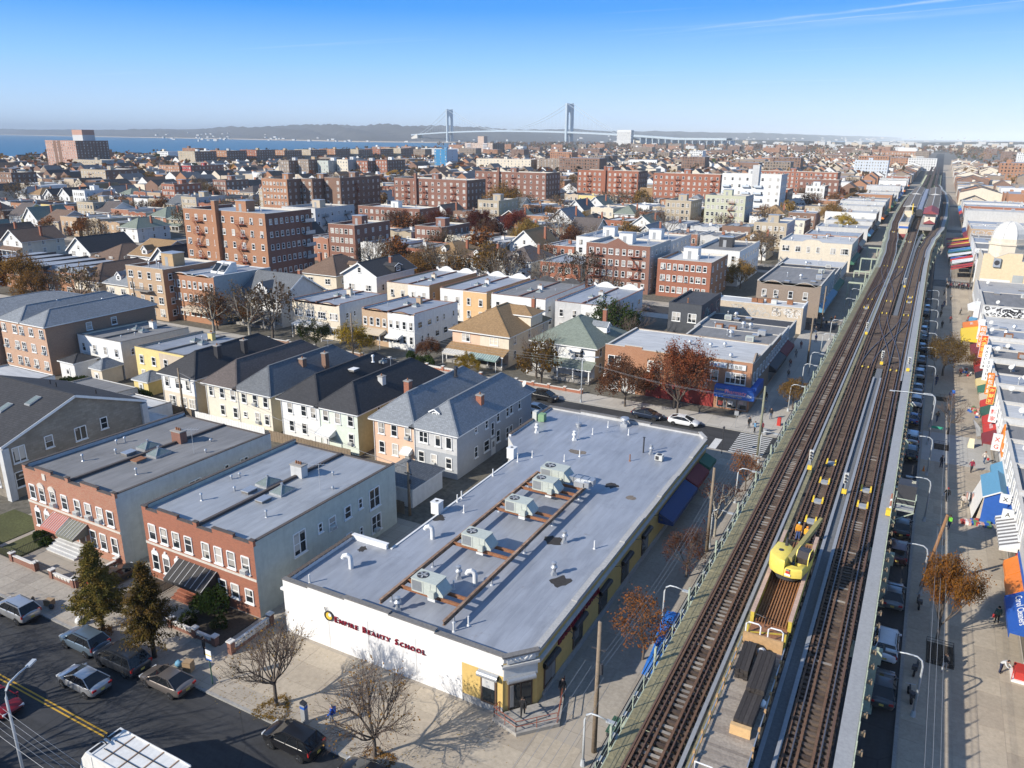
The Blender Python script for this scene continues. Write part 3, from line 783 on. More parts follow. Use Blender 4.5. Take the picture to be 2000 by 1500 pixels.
#  white commercial building with the silver roof
M_EWHITE=mat('white_painted_wall',(.78,.775,.76),.75,.09,.6,streak=.22)
M_EYEL=mat('yellow_painted_wall',(.66,.46,.16),.8,.1,.8)
M_EBASE=mat('grey_base_course',(.42,.41,.39),.9,.15,1.)
M_EROOF=mat('silver_roof_empire',(.315,.335,.375),.40,.2,1.,kind='silver',seam='y',spec=.55)
EB=building('commercial_building','long white commercial building with silver flat roof beside the elevated railway','building',-43.8,-20.7,41.1,92.3)
FP=[(-43.8,41.1),(-22.5,41.1),(-20.7,43.1),(-20.7,90.6),(-21.9,92.3),(-43.2,92.3),(-43.2,80.0),(-39.3,75.4),(-39.3,50.2),(-43.8,50.2)]
RZE=4.72
mb=MB();n=len(FP)
for i in range(n):
 a,b=FP[i],FP[(i+1)%n]
 m=0 if i==0 else(1 if i in(1,2)else 2)
 mb.quad((*a,0),(*b,0),(*b,RZE),(*a,RZE),m)
mb.build('wall',[M_EWHITE,M_EYEL,M_PALE],EB)
MB().poly([(x,y,RZE+.01)for x,y in FP]).build('roof',M_EROOF,EB)
FSTEP=[(-43.8,-41.1,5.18),(-41.1,-37.2,5.32),(-37.2,-32.7,5.46),(-32.7,-28.4,5.34),(-28.4,-22.5,5.16)]
mb=MB()
for a,b,z in FSTEP:
 mb.box(a,b,41.1,41.42,RZE,z,0);mb.box(a-.04,b+.04,41.04,41.5,z,z+.1,1)
mb.build('parapet',[M_EWHITE,M_COPE],EB)
mb=MB();mb.box(-43.9,-22.45,40.86,41.1,4.3,4.5,0);mb.box(-43.9,-22.45,40.97,41.1,4.18,4.3,0);mb.build('cornice',M_EWHITE,EB)
mb=MB();mb.bar((-22.5,41.1,4.95),(-20.7,43.1,4.95),.3,.46,0);mb.bar((-22.56,41.0,5.24),(-20.62,43.16,5.24),.46,.12,1)
mb.bar((-22.52,40.95,4.4),(-20.55,43.05,4.4),.35,.2,0);mb.build('corner_parapet',[M_PALE,M_COPE],EB)
cdir=Vector((1.8,2.0,0)).normalized();cout=Vector((2.0,-1.8,0)).normalized();cmid=Vector((-21.6,42.1,0))
mb=MB();mb.obox(cmid+cout*.05+Vector((0,0,3.75)),cdir*1.32,cout*.06,Vector((0,0,.55)),0)
mb.obox(cmid+cout*.17+Vector((0,0,4.86)),cdir*1.1,cout*.03,Vector((0,0,.24)),0)
for k in(-.7,-.35,0,.35,.7):
 mb.obox(cmid+cout*.22+cdir*k+Vector((0,0,4.86)),(cdir*.12+Vector((0,0,.1*(1 if k>0 else-1)))),cout*.03,Vector((0,0,.07)),0)
mb.build('carved_panel',M_WHITE,EB)
ys=[43.1,50,55.5,61,66.5,72,78,84,90.6];mb=MB()
for i,(a,b)in enumerate(zip(ys,ys[1:])):
 z=5.12-i*.035+(.12 if i%2 else 0);mb.box(-21.0,-20.7,a,b,RZE,z,0);mb.box(-21.1,-20.58,a,b,z,z+.1,1)
mb.bar((-20.85,90.6,4.95),(-22.0,92.2,4.95),.3,.46,0);mb.bar((-20.85,90.6,5.2),(-22.0,92.2,5.2),.45,.1,1)
mb.build('side_parapet',[M_PALE,mat('pale_coping',(.44,.43,.41),.85,.2,2.)],EB)
mb=MB();mb.box(-20.7,-20.45,43.3,90.5,4.15,4.35,0);mb.box(-20.7,-20.56,43.3,90.5,3.95,4.15,0);mb.build('side_cornice',M_PALE,EB)
ys=[-43.2,-38.5,-33,-28.5,-21.9];mb=MB()
for i,(a,b)in enumerate(zip(ys,ys[1:])):
 z=5.0+(.16 if i in(1,2)else 0);mb.box(a,b,92.0,92.3,RZE,z,0);mb.box(a-.05,b+.05,91.9,92.4,z,z+.12,1)
mb.build('back_parapet',[M_PALE,M_COPE],EB)
mb=MB();mb.box(-43.8,-43.52,41.5,50.2,RZE,5.1,0);mb.box(-43.52,-39.6,49.92,50.2,RZE,5.2,0);mb.box(-43.56,-39.5,49.86,50.26,5.2,5.28,0)
for i in range(14):mb.box(-43.86,-43.46,41.7+i*.6,42.2+i*.6,5.1,5.2,1)
mb.box(-43.2,-42.9,80.2,92.0,RZE,4.95,0)
for i in range(16):mb.box(-43.28,-42.84,80.3+i*.73,80.9+i*.73,4.95,5.05,1)
mb.build('tiled_parapet',[M_EWHITE,M_TILE],EB)
mb=MB();mb.box(-39.36,-39.16,50.2,75.4,RZE,RZE+.09,0);mb.build('roof_edge',M_WHITE,EB)
mb=MB();mb.box(-26.0,-22.5,41.06,41.1,.8,3.5,0);mb.box(-26.0,-22.5,41.055,41.1,.13,.8,1);mb.build('yellow_panel',[M_EYEL,M_EBASE],EB)
mb=MB()
for x in(-38.95,-34.85,-30.2):mb.box(x-.02,x+.02,41.085,41.1,.2,4.1,0)
mb.build('wall_joint',M_PALE,EB)
M_MAROON=mat('maroon_letters',(.24,.012,.03),.5,.08,3.)
SG=empty('wall_sign',(0,0,0),0,'maroon raised lettering reading EMPIRE BEAUTY SCHOOL with round yellow logo on white wall','sign')
x=-38.25
for word in('EMPIRE','BEAUTY','SCHOOL'):
 for i,ch in enumerate(word):
  s=.74 if i==0 else.56
  o=text_mesh('letter',ch,s,M_MAROON,SG,(x,41.02,2.92),(radians(90),0,0),.05,.004)
  wd=max(v.co.x for v in o.data.vertices)
  mn,mx_=min(v.co.x for v in o.data.vertices),wd
  if ch not in 'OCSU':
   k=MB();hz=s*.68
   for xx in((mn,mx_)if ch in 'MHAR' else(mn,)):k.box(xx-.05,xx+.07,-.03,.05,0,.03);k.box(mn-.05,mn+.09,-.03,.05,hz-.03,hz)
   sf=k.build('serif',M_MAROON,o);sf.rotation_euler=(radians(-90),0,0);sf.scale=(1,1,1)
  x+=wd+.10+s*.05
 x+=.34
mb=MB();c=Vector((-38.83,41.0,3.28));k=20
mb.poly([tuple(c+Vector((.36*cos(2*pi*i/k),0,.36*sin(2*pi*i/k))))for i in range(k)],1)
for i in range(k):
 a0,a1=2*pi*i/k,2*pi*(i+1)/k;rr=lambda a:.40+.04*cos(a-.8)
 mb.obox(c+Vector((rr(a0)*cos((a0+a1)/2),0,rr(a0)*sin((a0+a1)/2))),Vector((-sin((a0+a1)/2),0,cos((a0+a1)/2)))*.07,Vector((0,.05,0)),Vector((cos((a0+a1)/2),0,sin((a0+a1)/2)))*.05,0)
mb.bar(c+Vector((-.3,0,.42)),c+Vector((-.36,0,.75)),.05,.05,0)
mb.poly([tuple(c+Vector((.14+.16*cos(2*pi*i/k),-.01,.14+.16*sin(2*pi*i/k))))for i in range(k)],2)
mb.build('logo',[M_DARKM,mat('logo_yellow',(.75,.50,.06),.5,.05,3.),M_WHITEP],SG)
def shutter_box(root,p,d,w,z,out,m=M_STEEL):
 mb=MB();d=Vector(d).normalized();o=Vector(out).normalized();p=Vector(p)
 mb.tube([p-d*w/2+o*.2+Vector((0,0,z)),p+d*w/2+o*.2+Vector((0,0,z))],.24,10,0)
 mb.obox(p+o*.12+Vector((0,0,z)),d*w/2,o*.13,Vector((0,0,.22)),0)
 mb.build('roller_shutter',m,root,smooth=40)
mb=MB();mb.box(-24.35,-23.0,40.98,41.06,.75,3.15,0);mb.box(-24.2,-23.15,40.96,40.98,.95,2.15,1);mb.box(-24.2,-23.15,40.955,40.98,2.15,2.95,2);mb.build('shop_window',[M_FRAMEB,M_GLASSD,M_PALE],EB)
shutter_box(EB,(-23.67,41.05,0),(1,0,0),1.7,3.3,(0,-1,0))
ent=MB();ent.obox(cmid+cout*.04+Vector((0,0,1.75)),cdir*.95,cout*.05,Vector((0,0,1.25)),0)
for s in(-.45,.45):ent.obox(cmid+cout*.11+cdir*s+Vector((0,0,1.62)),cdir*.38,cout*.02,Vector((0,0,1.0)),1)
ent.build('entrance_door',[M_FRAMEB,M_GLASSD],EB)
shutter_box(EB,tuple(cmid+cout*.05),tuple(cdir),2.2,3.2,tuple(cout))
for i,y in enumerate((45.2,50.6,56.2,61.8,67.5)):
 mb=MB();mb.box(-20.7,-20.62,y-1.0,y+1.0,.9,3.0,0);mb.box(-20.62,-20.6,y-.85,y+.85,1.05,2.5,1);mb.build('shop_window',[M_FRAMEB,M_GLASSD],EB)
 shutter_box(EB,(-20.66,y,0),(0,1,0),2.4,3.15,(1,0,0),M_DARKM)
 mb=MB();mb.tube([(-20.7,y+2.6,3.75),(-20.2,y+2.6,4.0),(-19.9,y+2.6,3.85),(-19.85,y+2.6,3.6)],.03,5);mb.cyl(-19.85,y+2.6,3.45,3.65,.16,.05,8);mb.build('gooseneck_lamp',M_DARKM,EB)
mb=MB();mb.box(-20.7,-20.6,44,90,.13,.75,0);mb.build('side_base',M_EBASE,EB)
AW1=MB();AW1.prism([(-20.6,3.5),(-19.0,2.75),(-19.0,2.3),(-20.6,2.3)],'y',71.5,81.0,0);AW1.build('awning',M_AWN['navy'],EB)
AW1=MB();AW1.prism([(-20.6,3.5),(-19.1,2.75),(-19.1,2.3),(-20.6,2.3)],'y',81.4,86.5,0);AW1.build('awning',M_AWN['maroon'],EB)
AW1=MB();AW1.prism([(-20.6,3.4),(-19.2,2.75),(-19.2,2.35),(-20.6,2.35)],'y',87.2,90.3,0);AW1.build('awning',M_AWN['green'],EB)
t=text_mesh('side_lettering','EMPIRE BEAUTY SCHOOL',.75,M_MAROON,EB,(-20.63,46.6,3.3),(radians(90),0,radians(90)),.06,.015)
RP=empty('entrance_ramp',(0,0,0),0,'concrete entrance steps with red pipe railings at the building corner','steps')
mb=MB();mb.prism([(-22.9,40.2),(-20.6,39.6),(-18.3,42.0),(-19.6,46.0),(-20.65,46.0),(-20.65,43.2),(-22.4,41.0),(-22.9,41.0)],'z',.1,.42,0);mb.prism([(-22.4,40.5),(-20.9,40.1),(-19.3,42.2),(-20.6,43.0),(-22.3,41.0)],'z',.42,.56,0);mb.build('platform',M_CONC,RP)
for pts in([(-22.8,40.3),(-20.7,39.75),(-18.5,42.0)],[(-18.5,42.2),(-19.7,45.9)],[(-22.8,40.3),(-22.75,41.0)]):
 mb=MB()
 for a,b in zip(pts,pts[1:]):
  for z in(.85,1.3):mb.tube([(*a,z),(*b,z)],.03,5)
  for f in(0,.5,1):q=Vector((*a,0)).lerp(Vector((*b,0)),f);mb.tube([(q.x,q.y,.4),(q.x,q.y,1.3)],.028,5)
 mb.build('railing',M_REDIRON,RP)
DF=empty('steel_dunnage_frame',(0,0,0),0,'rusty steel frame on the silver roof carrying a line of cooling units','steel frame')
FZ=5.55
def ibeam(mb,p,q,h=.3,w=.2,m=0):
 mb.bar((p[0],p[1],p[2]+h/2),(q[0],q[1],q[2]+h/2),w,.03,m);mb.bar((p[0],p[1],p[2]-h/2),(q[0],q[1],q[2]-h/2),w,.03,m);mb.bar(p,q,.04,h,m)
M_RUST2=mat('rusty_white_steel',(.42,.27,.18),.8,.75,.8,col2=(.5,.45,.4))
for x in(-34.2,-28.2):
 mb=MB();ibeam(mb,(x,42.0,FZ),(x,70.3,FZ),.36,.24);mb.build('long_beam',M_RUST2,DF)
 for y in(43.5,49.5,55.5,61.5,68.0):
  mb=MB();mb.cyl(x,y,RZE,FZ-.15,.07,.07,8);mb.cyl(x,y,RZE,RZE+.12,.2,.12,8);mb.build('post',M_STEEL,DF)
for y in(44.6,45.6,52.7,53.9,60.6,61.7,66.1,67.2,68.8,70.2):
 mb=MB();ibeam(mb,(-34.1,y,FZ),(-28.3,y,FZ),.24,.18);mb.build('cross_beam',M_RUST,DF)
def rtu(x,y,z,label,s=1.0,rz=0.):
 r=empty('rooftop_unit',(x,y,z),rz,label,'cooling unit','rooftop cooling units on the steel frame')
 mb=MB();mb.box(-1.5*s,.9*s,-.75*s,.75*s,0,1.15*s,0);mb.box(-1.53*s,.93*s,-.78*s,.78*s,1.15*s,1.2*s,0)
 for xx in(-.35,.35):mb.box(xx*s-.01,xx*s+.01,-.77*s,-.75*s,.05,1.1*s,1)
 mb.build('casing',[M_HVAC,M_FRAMEG],r)
 k=14
 mb=MB();mb.cyl(-.85*s,0,1.2*s,1.24*s,.5*s,.5*s,k);mb.build('fan_grille',M_DARKM,r)
 mb=MB()
 for a in range(5):mb.obox((-.85*s+.25*s*cos(a*1.257),.25*s*sin(a*1.257),1.255*s),Vector((cos(a*1.257),sin(a*1.257),0))*.2*s,Vector((-sin(a*1.257),cos(a*1.257),.15))*.08*s,Vector((0,0,.01)))
 mb.build('fan_blades',M_FRAMEG,r)
 mb=MB()
 for a in range(9):mb.box(-1.42*s+a*.105*s,-1.36*s+a*.105*s,-.78*s,-.76*s,.15*s,1.05*s)
 mb.build('louvres',M_FRAMEG,r)
 mb=MB();mb.prism([(.9*s,1.05*s),(1.5*s,.35*s),(1.5*s,.15*s),(.9*s,.15*s)],'y',-.7*s,.7*s);mb.build('intake_hood',M_HVAC,r)
 mb=MB();mb.box(-.1,.6,-.55,.55,-.62,-.02,0);mb.build('curb_duct',M_WHITE,r)
 mb=MB();mb.box(.35,.85,-1.05,-.75,.0,.6,0);mb.build('control_box',M_HVAC,r)
 return r
for i,(x,y)in enumerate(((-31.3,45.1),(-31.6,53.3),(-31.4,61.1),(-31.2,66.7))):
 rtu(x,y,FZ+.16,['cooling unit on the frame nearest the wall sign','second cooling unit on the rusty frame counted from the wall sign','third cooling unit on the rusty frame counted from the wall sign','fourth cooling unit on the rusty frame, in front of the ducted unit'][i])
u5=rtu(-31.4,69.6,FZ+.16,'last cooling unit on the rusty frame, with ducts running beside it',1.15)
mb=MB();mb.box(1.3,4.2,-.4,.4,.2,.8,0);mb.box(2.2,3.4,-.9,-.4,.0,.55,0);mb.box(3.3,3.9,-.9,.9,.1,.7,0)
for x_ in(1.9,2.7,3.5):mb.box(x_,x_+.06,-.45,.45,.15,.86,0)
mb.build('duct',M_STEEL,u5)
def roofvent(x,y,z,kind,label,m=None):
 mb=MB();m=m or M_STEEL
 if kind=='pipe':mb.cyl(x,y,z,z+.85,.07,.07,8);mb.cyl(x,y,z,z+.1,.16,.09,8)
 if kind=='turbine':
  mb.cyl(x,y,z,z+.35,.34,.2,4);mb.cyl(x,y,z+.35,z+.7,.17,.17,10);mb.cyl(x,y,z+.7,z+.8,.3,.32,10);mb.cyl(x,y,z+.8,z+1.0,.32,.14,10);mb.cyl(x,y,z+1.02,z+1.22,.2,.24,10);mb.cyl(x,y,z+1.22,z+1.3,.24,.05,10)
 if kind=='goose':mb.tube([(x,y,z),(x,y,z+.9),(x-.08,y-.02,z+1.15),(x-.3,y-.1,z+1.28),(x-.55,y-.2,z+1.2),(x-.66,y-.23,z+.95)],.22,10)
 if kind=='box':mb.box(x-.45,x+.45,y-.45,y+.45,z,z+1.25);mb.box(x-.5,x+.5,y-.5,y+.5,z+1.25,z+1.32);mb.cyl(x,y,z+1.32,z+1.34,.18,.18,10,1)
 if kind=='fan':mb.box(x-.45,x+.45,y-.45,y+.45,z,z+.4);mb.cyl(x,y,z+.4,z+.95,.35,.4,12);mb.cyl(x,y,z+.95,z+1.15,.62,.55,14);mb.cyl(x,y,z+1.15,z+1.25,.55,.2,14)
 if kind=='mush':mb.cyl(x,y,z,z+.3,.3,.3,12);mb.cyl(x,y,z+.3,z+.5,.42,.42,12);mb.cyl(x,y,z+.5,z+.62,.42,.15,12)
 if kind=='stack':mb.tube([(x,y,z),(x,y,z+1.9)],.09,8);mb.cyl(x,y,z+1.95,z+2.0,.16,.16,8)
 o=mb.build({'pipe':'vent_pipe','turbine':'roof_ventilator','goose':'gooseneck_vent','box':'vent_shaft','fan':'exhaust_fan','mush':'roof_ventilator','stack':'flue_stack'}[kind],[m,M_DARKM],None,35)
 return tag(o,label,'roof vent','vents and pipes on the silver roof')
_rv=[('box',-39.56,58.29,'square white vent shaft at the alley edge, nearer the wall sign',M_WHITE),('box',-39.6,74.3,'square white vent shaft at the alley edge, farther from the wall sign',M_WHITE),('goose',-40.35,45.85,'white gooseneck vent near the tiled corner of the silver roof',M_WHITE),('goose',-37.0,53.64,'white gooseneck vent beside the alley shaft on the silver roof',M_WHITE),('goose',-29.5,48.9,'gooseneck vent under the rusty frame near the wall sign',M_WHITE),('turbine',-33.0,42.7,'metal ventilator beside the first cooling unit behind the wall sign',None),('turbine',-31.2,49.0,'metal ventilator between the first and second cooling units',None),('turbine',-25.8,59.0,'metal ventilator on the avenue side of the silver roof, by a black patch',None),('turbine',-24.3,53.5,'metal ventilator closest to the avenue parapet above the yellow wall',None),('turbine',-35.34,82.9,'white ventilator with an antenna near the far end of the silver roof',M_WHITE),('turbine',-40.6,82.9,'white ventilator beside the wall cooling units at the roof notch',M_WHITE),('turbine',-25.5,83.3,'shiny ventilator by the black flue at the far end of the roof',None),('mush',-36.8,87.6,'low mushroom ventilator near the far parapet of the silver roof',None),('fan',-31.6,92.0-1.2,'large round exhaust fan on the far parapet of the silver roof',None),('stack',-26.45,83.3,'thin black flue standing near the far end of the roof',M_DARKM)]
for k,x,y,lab,m in _rv:roofvent(x,y,RZE,k,lab,m)
for i,(x,y)in enumerate(((-41.9,42.3),(-39.05,61.3),(-39.1,62.2),(-37.2,59.6),(-38.4,73.5),(-39.0,68.7),(-37.5,75.5),(-34.1,85.9),(-33.3,89.2),(-30.0,87.9),(-33.7,76.3),(-32.7,78.5),(-22.9,59.3),(-27.0,43.7),(-30.7,47.4),(-27.6,42.5),(-27.0,80.1))):
 roofvent(x,y,RZE,'pipe','thin upright vent pipe on the silver roof',M_RUST if i==16 else M_WHITE)
for i,(x,y,rx,ry)in enumerate(((-26.4,72.8,.8,.45),(-23.3,52.8,1.0,.55),(-26.9,58.8,1.0,.5),(-38.9,57.4,.9,.4),(-41.6,48.9,.5,.3),(-33.5,79.6,1.5,.35),(-23.6,71.0,.6,.3))):
 mb=MB();k=18;mb.poly([(x+rx*cos(2*pi*j/k)*R.uniform(.55,1.1),y+ry*2*sin(2*pi*j/k)*R.uniform(.55,1.1),RZE+.016)for j in range(k)]);mb.build('tar_patch',mat('tar_patch',(.05,.045,.042),.8,.3,2.)if i<5 else mat('rust_stain',(.24,.20,.16),.85,.4,2.),EB)
mb=MB();mb.box(-24.5,-23.6,81.6,82.4,RZE+.1,RZE+.75,0);mb.cyl(-24.05,82,RZE+.75,RZE+.77,.3,.3,12,1);mb.box(-24.4,-24.0,81.58,81.6,RZE+.2,RZE+.65,1);tag(mb.build('condenser_unit',[M_AC,M_DARKM]),'small condenser on the silver roof near the far avenue corner','cooling unit')
mb=MB();mb.box(-43.1,-42.5,86.6,87.4,RZE,RZE+1.3,0);mb.cyl(-42.0,87,RZE,RZE+.9,.42,.42,12,1);mb.box(-42.2,-41.4,86.6,87.4,RZE+.1,RZE+1.1,1);tag(mb.build('blower_unit',[M_AC,mat('green_machine_paint',(.22,.36,.20),.6,.1,2.)],None,35),'green blower unit at the far alley corner of the silver roof','blower')
for i,(y,z)in enumerate(((79.0,3.4),(77.9,3.2))):
 mb=MB();px=-39.9-i*1.3;mb.box(px-.45,px+.45,y-.3,y+.1,z,z+.75,0);mb.cyl(px,y-.31,z+.37,z+.38,.01,.01,4);mb.box(px-.3,px+.3,y-.315,y-.3,z+.1,z+.65,1);tag(mb.build('wall_condenser',[M_AC,M_FRAMEG]),['white condenser hung on the notch wall below the silver roof','grey condenser hung beside the white one below the silver roof'][i],'cooling unit')
antenna(EB,-35.2,83.8,RZE,3.2)
#  two pairs of brick row houses
def brick_pair(label,x0,x1,y0,y1,h,zb,fm,sm,rm,wl,wr,idx):
 b=building('brick_row_house',label,'house',x0,x1,y0,y1,'brick row houses with flat roofs')
 shell(b,h-.55,fm,sm,sm,zb)
 cx=(x0+x1)/2
 pr=[(x0,h-.1),(x0+.6,h-.1),(x0+.6,h-.35),(x0+2.2,h-.35),(x0+2.2,h),(x0+4.9,h),(x0+4.9,h-.3),(cx-.25,h-.3),(cx-.25,h),(cx+.25,h),(cx+.25,h-.45),(cx+2.2,h-.45),(cx+2.2,h),(cx+4.8,h),(cx+4.8,h-.3),(x1-.5,h-.3),(x1-.5,h),(x1,h)]
 flat_roof(b,h-.55,rm,zb,fm=fm,sm=sm,prof=pr,party=(cx,),side=.4)
 band(b,'S',3.78,.22,M_STONE)
 for x in wl:win(b,'S',x,4.35,.95,1.65,ac=.25)
 return b,cx
B2h,cx=brick_pair('red brick row house pair with black awning beside the white building',-61.5,-47.1,41.3,61.5,7.75,6.85,M_BRICKR,M_PALEGR,silver('y',1.02),(-60.35,-58.75,-57.1,-55.45,-53.2,-51.6,-50.0,-48.25),(),0)
for x in(-60.45,-58.95,-57.3):win(B2h,'S',x,1.1,.9,1.7,'arch',gl='d')
for x in(-51.5,-49.95,-48.2):win(B2h,'S',x,1.35,.95,1.4)
awning(B2h,-57.0,-52.1,41.24,3.35,1.9,1.1,mat('black_canvas',(.045,.042,.04),.7,.15,2.),False,'porch_awning',7,m2=M_PALE)
stoop(B2h,-56.6,-52.4,41.3,1.0,5,M_BRICKR,.35);door(B2h,'S',-55.8,1.0,1.,2.1);door(B2h,'S',-53.3,1.0,1.,2.1)
for y,z,w,h_,st in((46.7,3.85,1.6,2.3,'dh2'),(49.5,4.75,.6,.95,'dh'),(51.2,4.3,1.,1.3,'dh'),(53.5,4.4,1.,1.3,'dh'),(55.5,4.6,.6,1.1,'dh'),(57.8,3.7,1.7,2.2,'dh2'),(46.7,1.2,1.4,1.2,'dh2'),(51.2,1.3,.8,1.2,'dh'),(53.5,1.4,.9,1.3,'dh'),(55.4,1.6,.5,.9,'dh'),(57.9,.9,1.6,1.9,'dh2')):
 win(B2h,'E',y,z,w,h_,st,ac=.2)
B1h,cx1=brick_pair('red brick row house pair with red and dark awnings, white side wall',-79.9,-65.0,41.1,61.3,8.1,7.0,M_BRICKM,M_PALE,M_ROOFG,(-78.75,-77.15,-75.3,-73.4,-71.3,-69.6,-67.8,-66.2),(),1)
for x in(-78.6,-77.0,-75.4):win(B1h,'S',x,1.25,.9,1.7,'arch')
for x in(-69.5,-67.95,-66.2):win(B1h,'S',x,1.3,.95,1.75)
awning(B1h,-75.6,-73.0,41.04,3.6,1.6,.9,mat('faded_red_canvas',(.50,.17,.13),.7,.1,2.),False,'awning',8,m2=M_PALE);awning(B1h,-72.9,-70.2,41.04,3.5,1.7,.9,mat('faded_green_canvas',(.20,.20,.16),.7,.15,2.),False,'awning',6,m2=M_PALE)
stoop(B1h,-75.2,-70.6,41.1,1.0,5,M_PALE,.35);door(B1h,'S',-74.2,1.0,1.,2.1,M_FRAMEB);door(B1h,'S',-71.4,1.0)
mb=MB()
for x in(-77.15,-75.3):
 n=8;mb.prism([(x+.6*cos(pi*i/n),6.02+.5*sin(pi*i/n))for i in range(n+1)],'y',41.0,41.1)
mb.box(-76.5,-76.0,41.02,41.1,7.0,7.7);mb.build('stone_ornament',M_STONE,B1h)
for y,z,w in((47.5,4.6,.9),(50.2,4.7,1.6),(54.5,4.8,.6),(57.0,4.7,1.2)):win(B1h,'E',y,z,w,1.2,'dh2' if w>1 else 'dh')
for b,cxx,zt in((B2h,cx,7.0),(B1h,cx1,7.3)):
 skylight(b,cxx-1.3,51.5,zt);skylight(b,cxx+1.35,50.8,zt-.02)
 hatch(b,cxx-1.5,49.2,zt+.05,.9,1.2);hatch(b,cxx+1.2,48.4,zt+.03,.9,1.2,M_RUST if b is B1h else None)
 chimney(b,cxx+.05,54.6,zt-.4,zt+1.25,1.5,.9,M_PALE if b is B2h else M_BRICKD,3)
 for dx,y in((-5.4,50.5),(-5.2,51.4),(-2.9,48.6),(4.0,46.0),(5.2,53.8),(2.9,56.5),(-4.0,45.5)):vent(b,cxx+dx,y,zt+.2-(y-44)*.05,R.uniform(.35,.7),.09)
 antenna(b,cxx+4.3,53.0,zt-.1,3.)
M_DIRT=mat('garden_soil',(.07,.055,.04),.95,.4,2.)
M_LAWN=mat('short_lawn',(.10,.105,.04),.95,.4,2.)
M_BAL=mat('white_balustrade',(.66,.64,.6),.8,.12,2.)
def garden(x0,x1,y0,y1,m):struct(MB().box(x0,x1,y0,y1,.1,.2,0).build('garden_bed',m))
garden(-52.6,-47.2,36.8,41.1,M_DIRT);garden(-61.0,-58.2,36.9,41.1,M_DIRT);garden(-79.6,-76.0,36.6,40.9,M_LAWN);garden(-87,-80.4,36.8,43.0,M_LAWN)
def low_wall(pts,label,m=None,h=.75,balus=False):
 r=empty('garden_wall',(pts[0][0],pts[0][1],0),0,label,'garden wall','low garden walls along the pavement');r['kind']='thing'
 off=Vector((pts[0][0],pts[0][1],0));m=m or M_BRICKD
 for a,b in zip(pts,pts[1:]):
  a,b=Vector((*a,0))-off,Vector((*b,0))-off
  mb=MB();mb.bar(a+Vector((0,0,.13+.15)),b+Vector((0,0,.13+.15)),.25,.3,0)
  if balus:
   L=(b-a).length;n=max(2,int(L/.42));mb.bar(a+Vector((0,0,h)),b+Vector((0,0,h)),.25,.1,1)
   for i in range(n):c=a.lerp(b,(i+.5)/n);mb.bar(c+Vector((0,0,.4)),c+Vector((0,0,h)),.2,.16,1)
   mb.bar(a+Vector((0,0,.56)),b+Vector((0,0,.56)),.08,.3,1)
  else:mb.bar(a+Vector((0,0,(h+.4)/2)),b+Vector((0,0,(h+.4)/2)),.22,h-.4,0);mb.bar(a+Vector((0,0,h+.04)),b+Vector((0,0,h+.04)),.3,.08,1)
  mb.build('panel',[m,M_BAL],r)
 for p in pts:
  c=Vector((*p,0))-off;mb=MB();mb.box(c.x-.22,c.x+.22,c.y-.22,c.y+.22,.1,h+.25,0);mb.box(c.x-.28,c.x+.28,c.y-.28,c.y+.28,h+.25,h+.35,1);mb.build('pillar',[m,M_BAL],r)
 return r
low_wall([(-53.0,36.7),(-50.0,36.7),(-47.6,36.7)],'low balustraded garden wall in front of the black awning house',balus=True)
low_wall([(-45.6,36.6),(-45.6,41.0)],'balustraded wall along the paved strip beside the white building',balus=True,h=1.0)
low_wall([(-69.5,36.5),(-66.2,36.5)],'white patterned garden wall in front of the mottled brick house',balus=True)
low_wall([(-66.0,36.6),(-66.0,40.9)],'brick side wall between the gardens of the brick houses')
low_wall([(-76.0,36.5),(-72.2,36.5)],'low brick wall with pillars beside the lawn')
low_wall([(-92,36.8),(-84.2,36.8),(-80.2,36.8)],'pale stone garden wall at the grey gabled house',M_STONEF,.9)
def iron_fence(pts,label,h=1.0):
 r=empty('iron_fence',(pts[0][0],pts[0][1],.13),0,label,'fence','black iron garden fences');off=Vector((*pts[0],0))
 for a,b in zip(pts,pts[1:]):
  a,b=Vector((*a,0))-off,Vector((*b,0))-off;mb=MB();L=(b-a).length;n=max(2,int(L/.16))
  for z in(.12,h):mb.bar(a+Vector((0,0,z)),b+Vector((0,0,z)),.04,.04)
  for i in range(n+1):c=a.lerp(b,i/n);mb.bar(c,c+Vector((0,0,h+(.1 if i%8 else.25))),.022,.022)
  mb.build('fence_panel',M_IRON,r)
iron_fence([(-79.6,36.5),(-76.1,36.5),(-76.1,40.9)],'black iron fence round the small lawn of the mottled brick house')
iron_fence([(-72.0,36.5),(-69.7,36.5)],'black iron gate fence before the stoop of the mottled brick house')
iron_fence([(-61.0,36.8),(-57.8,36.8),(-57.8,41.0)],'black iron fence under the conifer trees')
#  grey stone-faced gabled house on the left edge
GH=building('stone_house','large grey stone-faced house with dark gable roof and two skylights','house',-106,-89.5,44.4,62.6)
shell(GH,6.9,M_STONEF,M_STONEF,M_STONEF,None,'x',3.4)
pitched(GH,6.9,3.4,.35,M_SHD,'x','gg')
for y,z,w,h_,st,g_ in((46.0,4.4,1.5,1.9,'cas','c'),(49.6,4.9,1.,1.5,'dh','d'),(53.6,4.5,1.5,1.7,'cas','d'),(56.8,4.9,.95,1.5,'dh','n'),(45.6,1.4,1.1,1.9,'dh','n'),(49.0,1.5,1.,1.5,'dh','n'),(54,1.5,1.,1.5,'dh','n')):win(GH,'E',y,z,w,h_,st,gl=g_)
winrow(GH,'S',(-103,-99,-95,-92),4.4,1.2,1.7,'dh2');winrow(GH,'S',(-103,-99,-95,-92),1.4,1.2,1.7,'dh2')
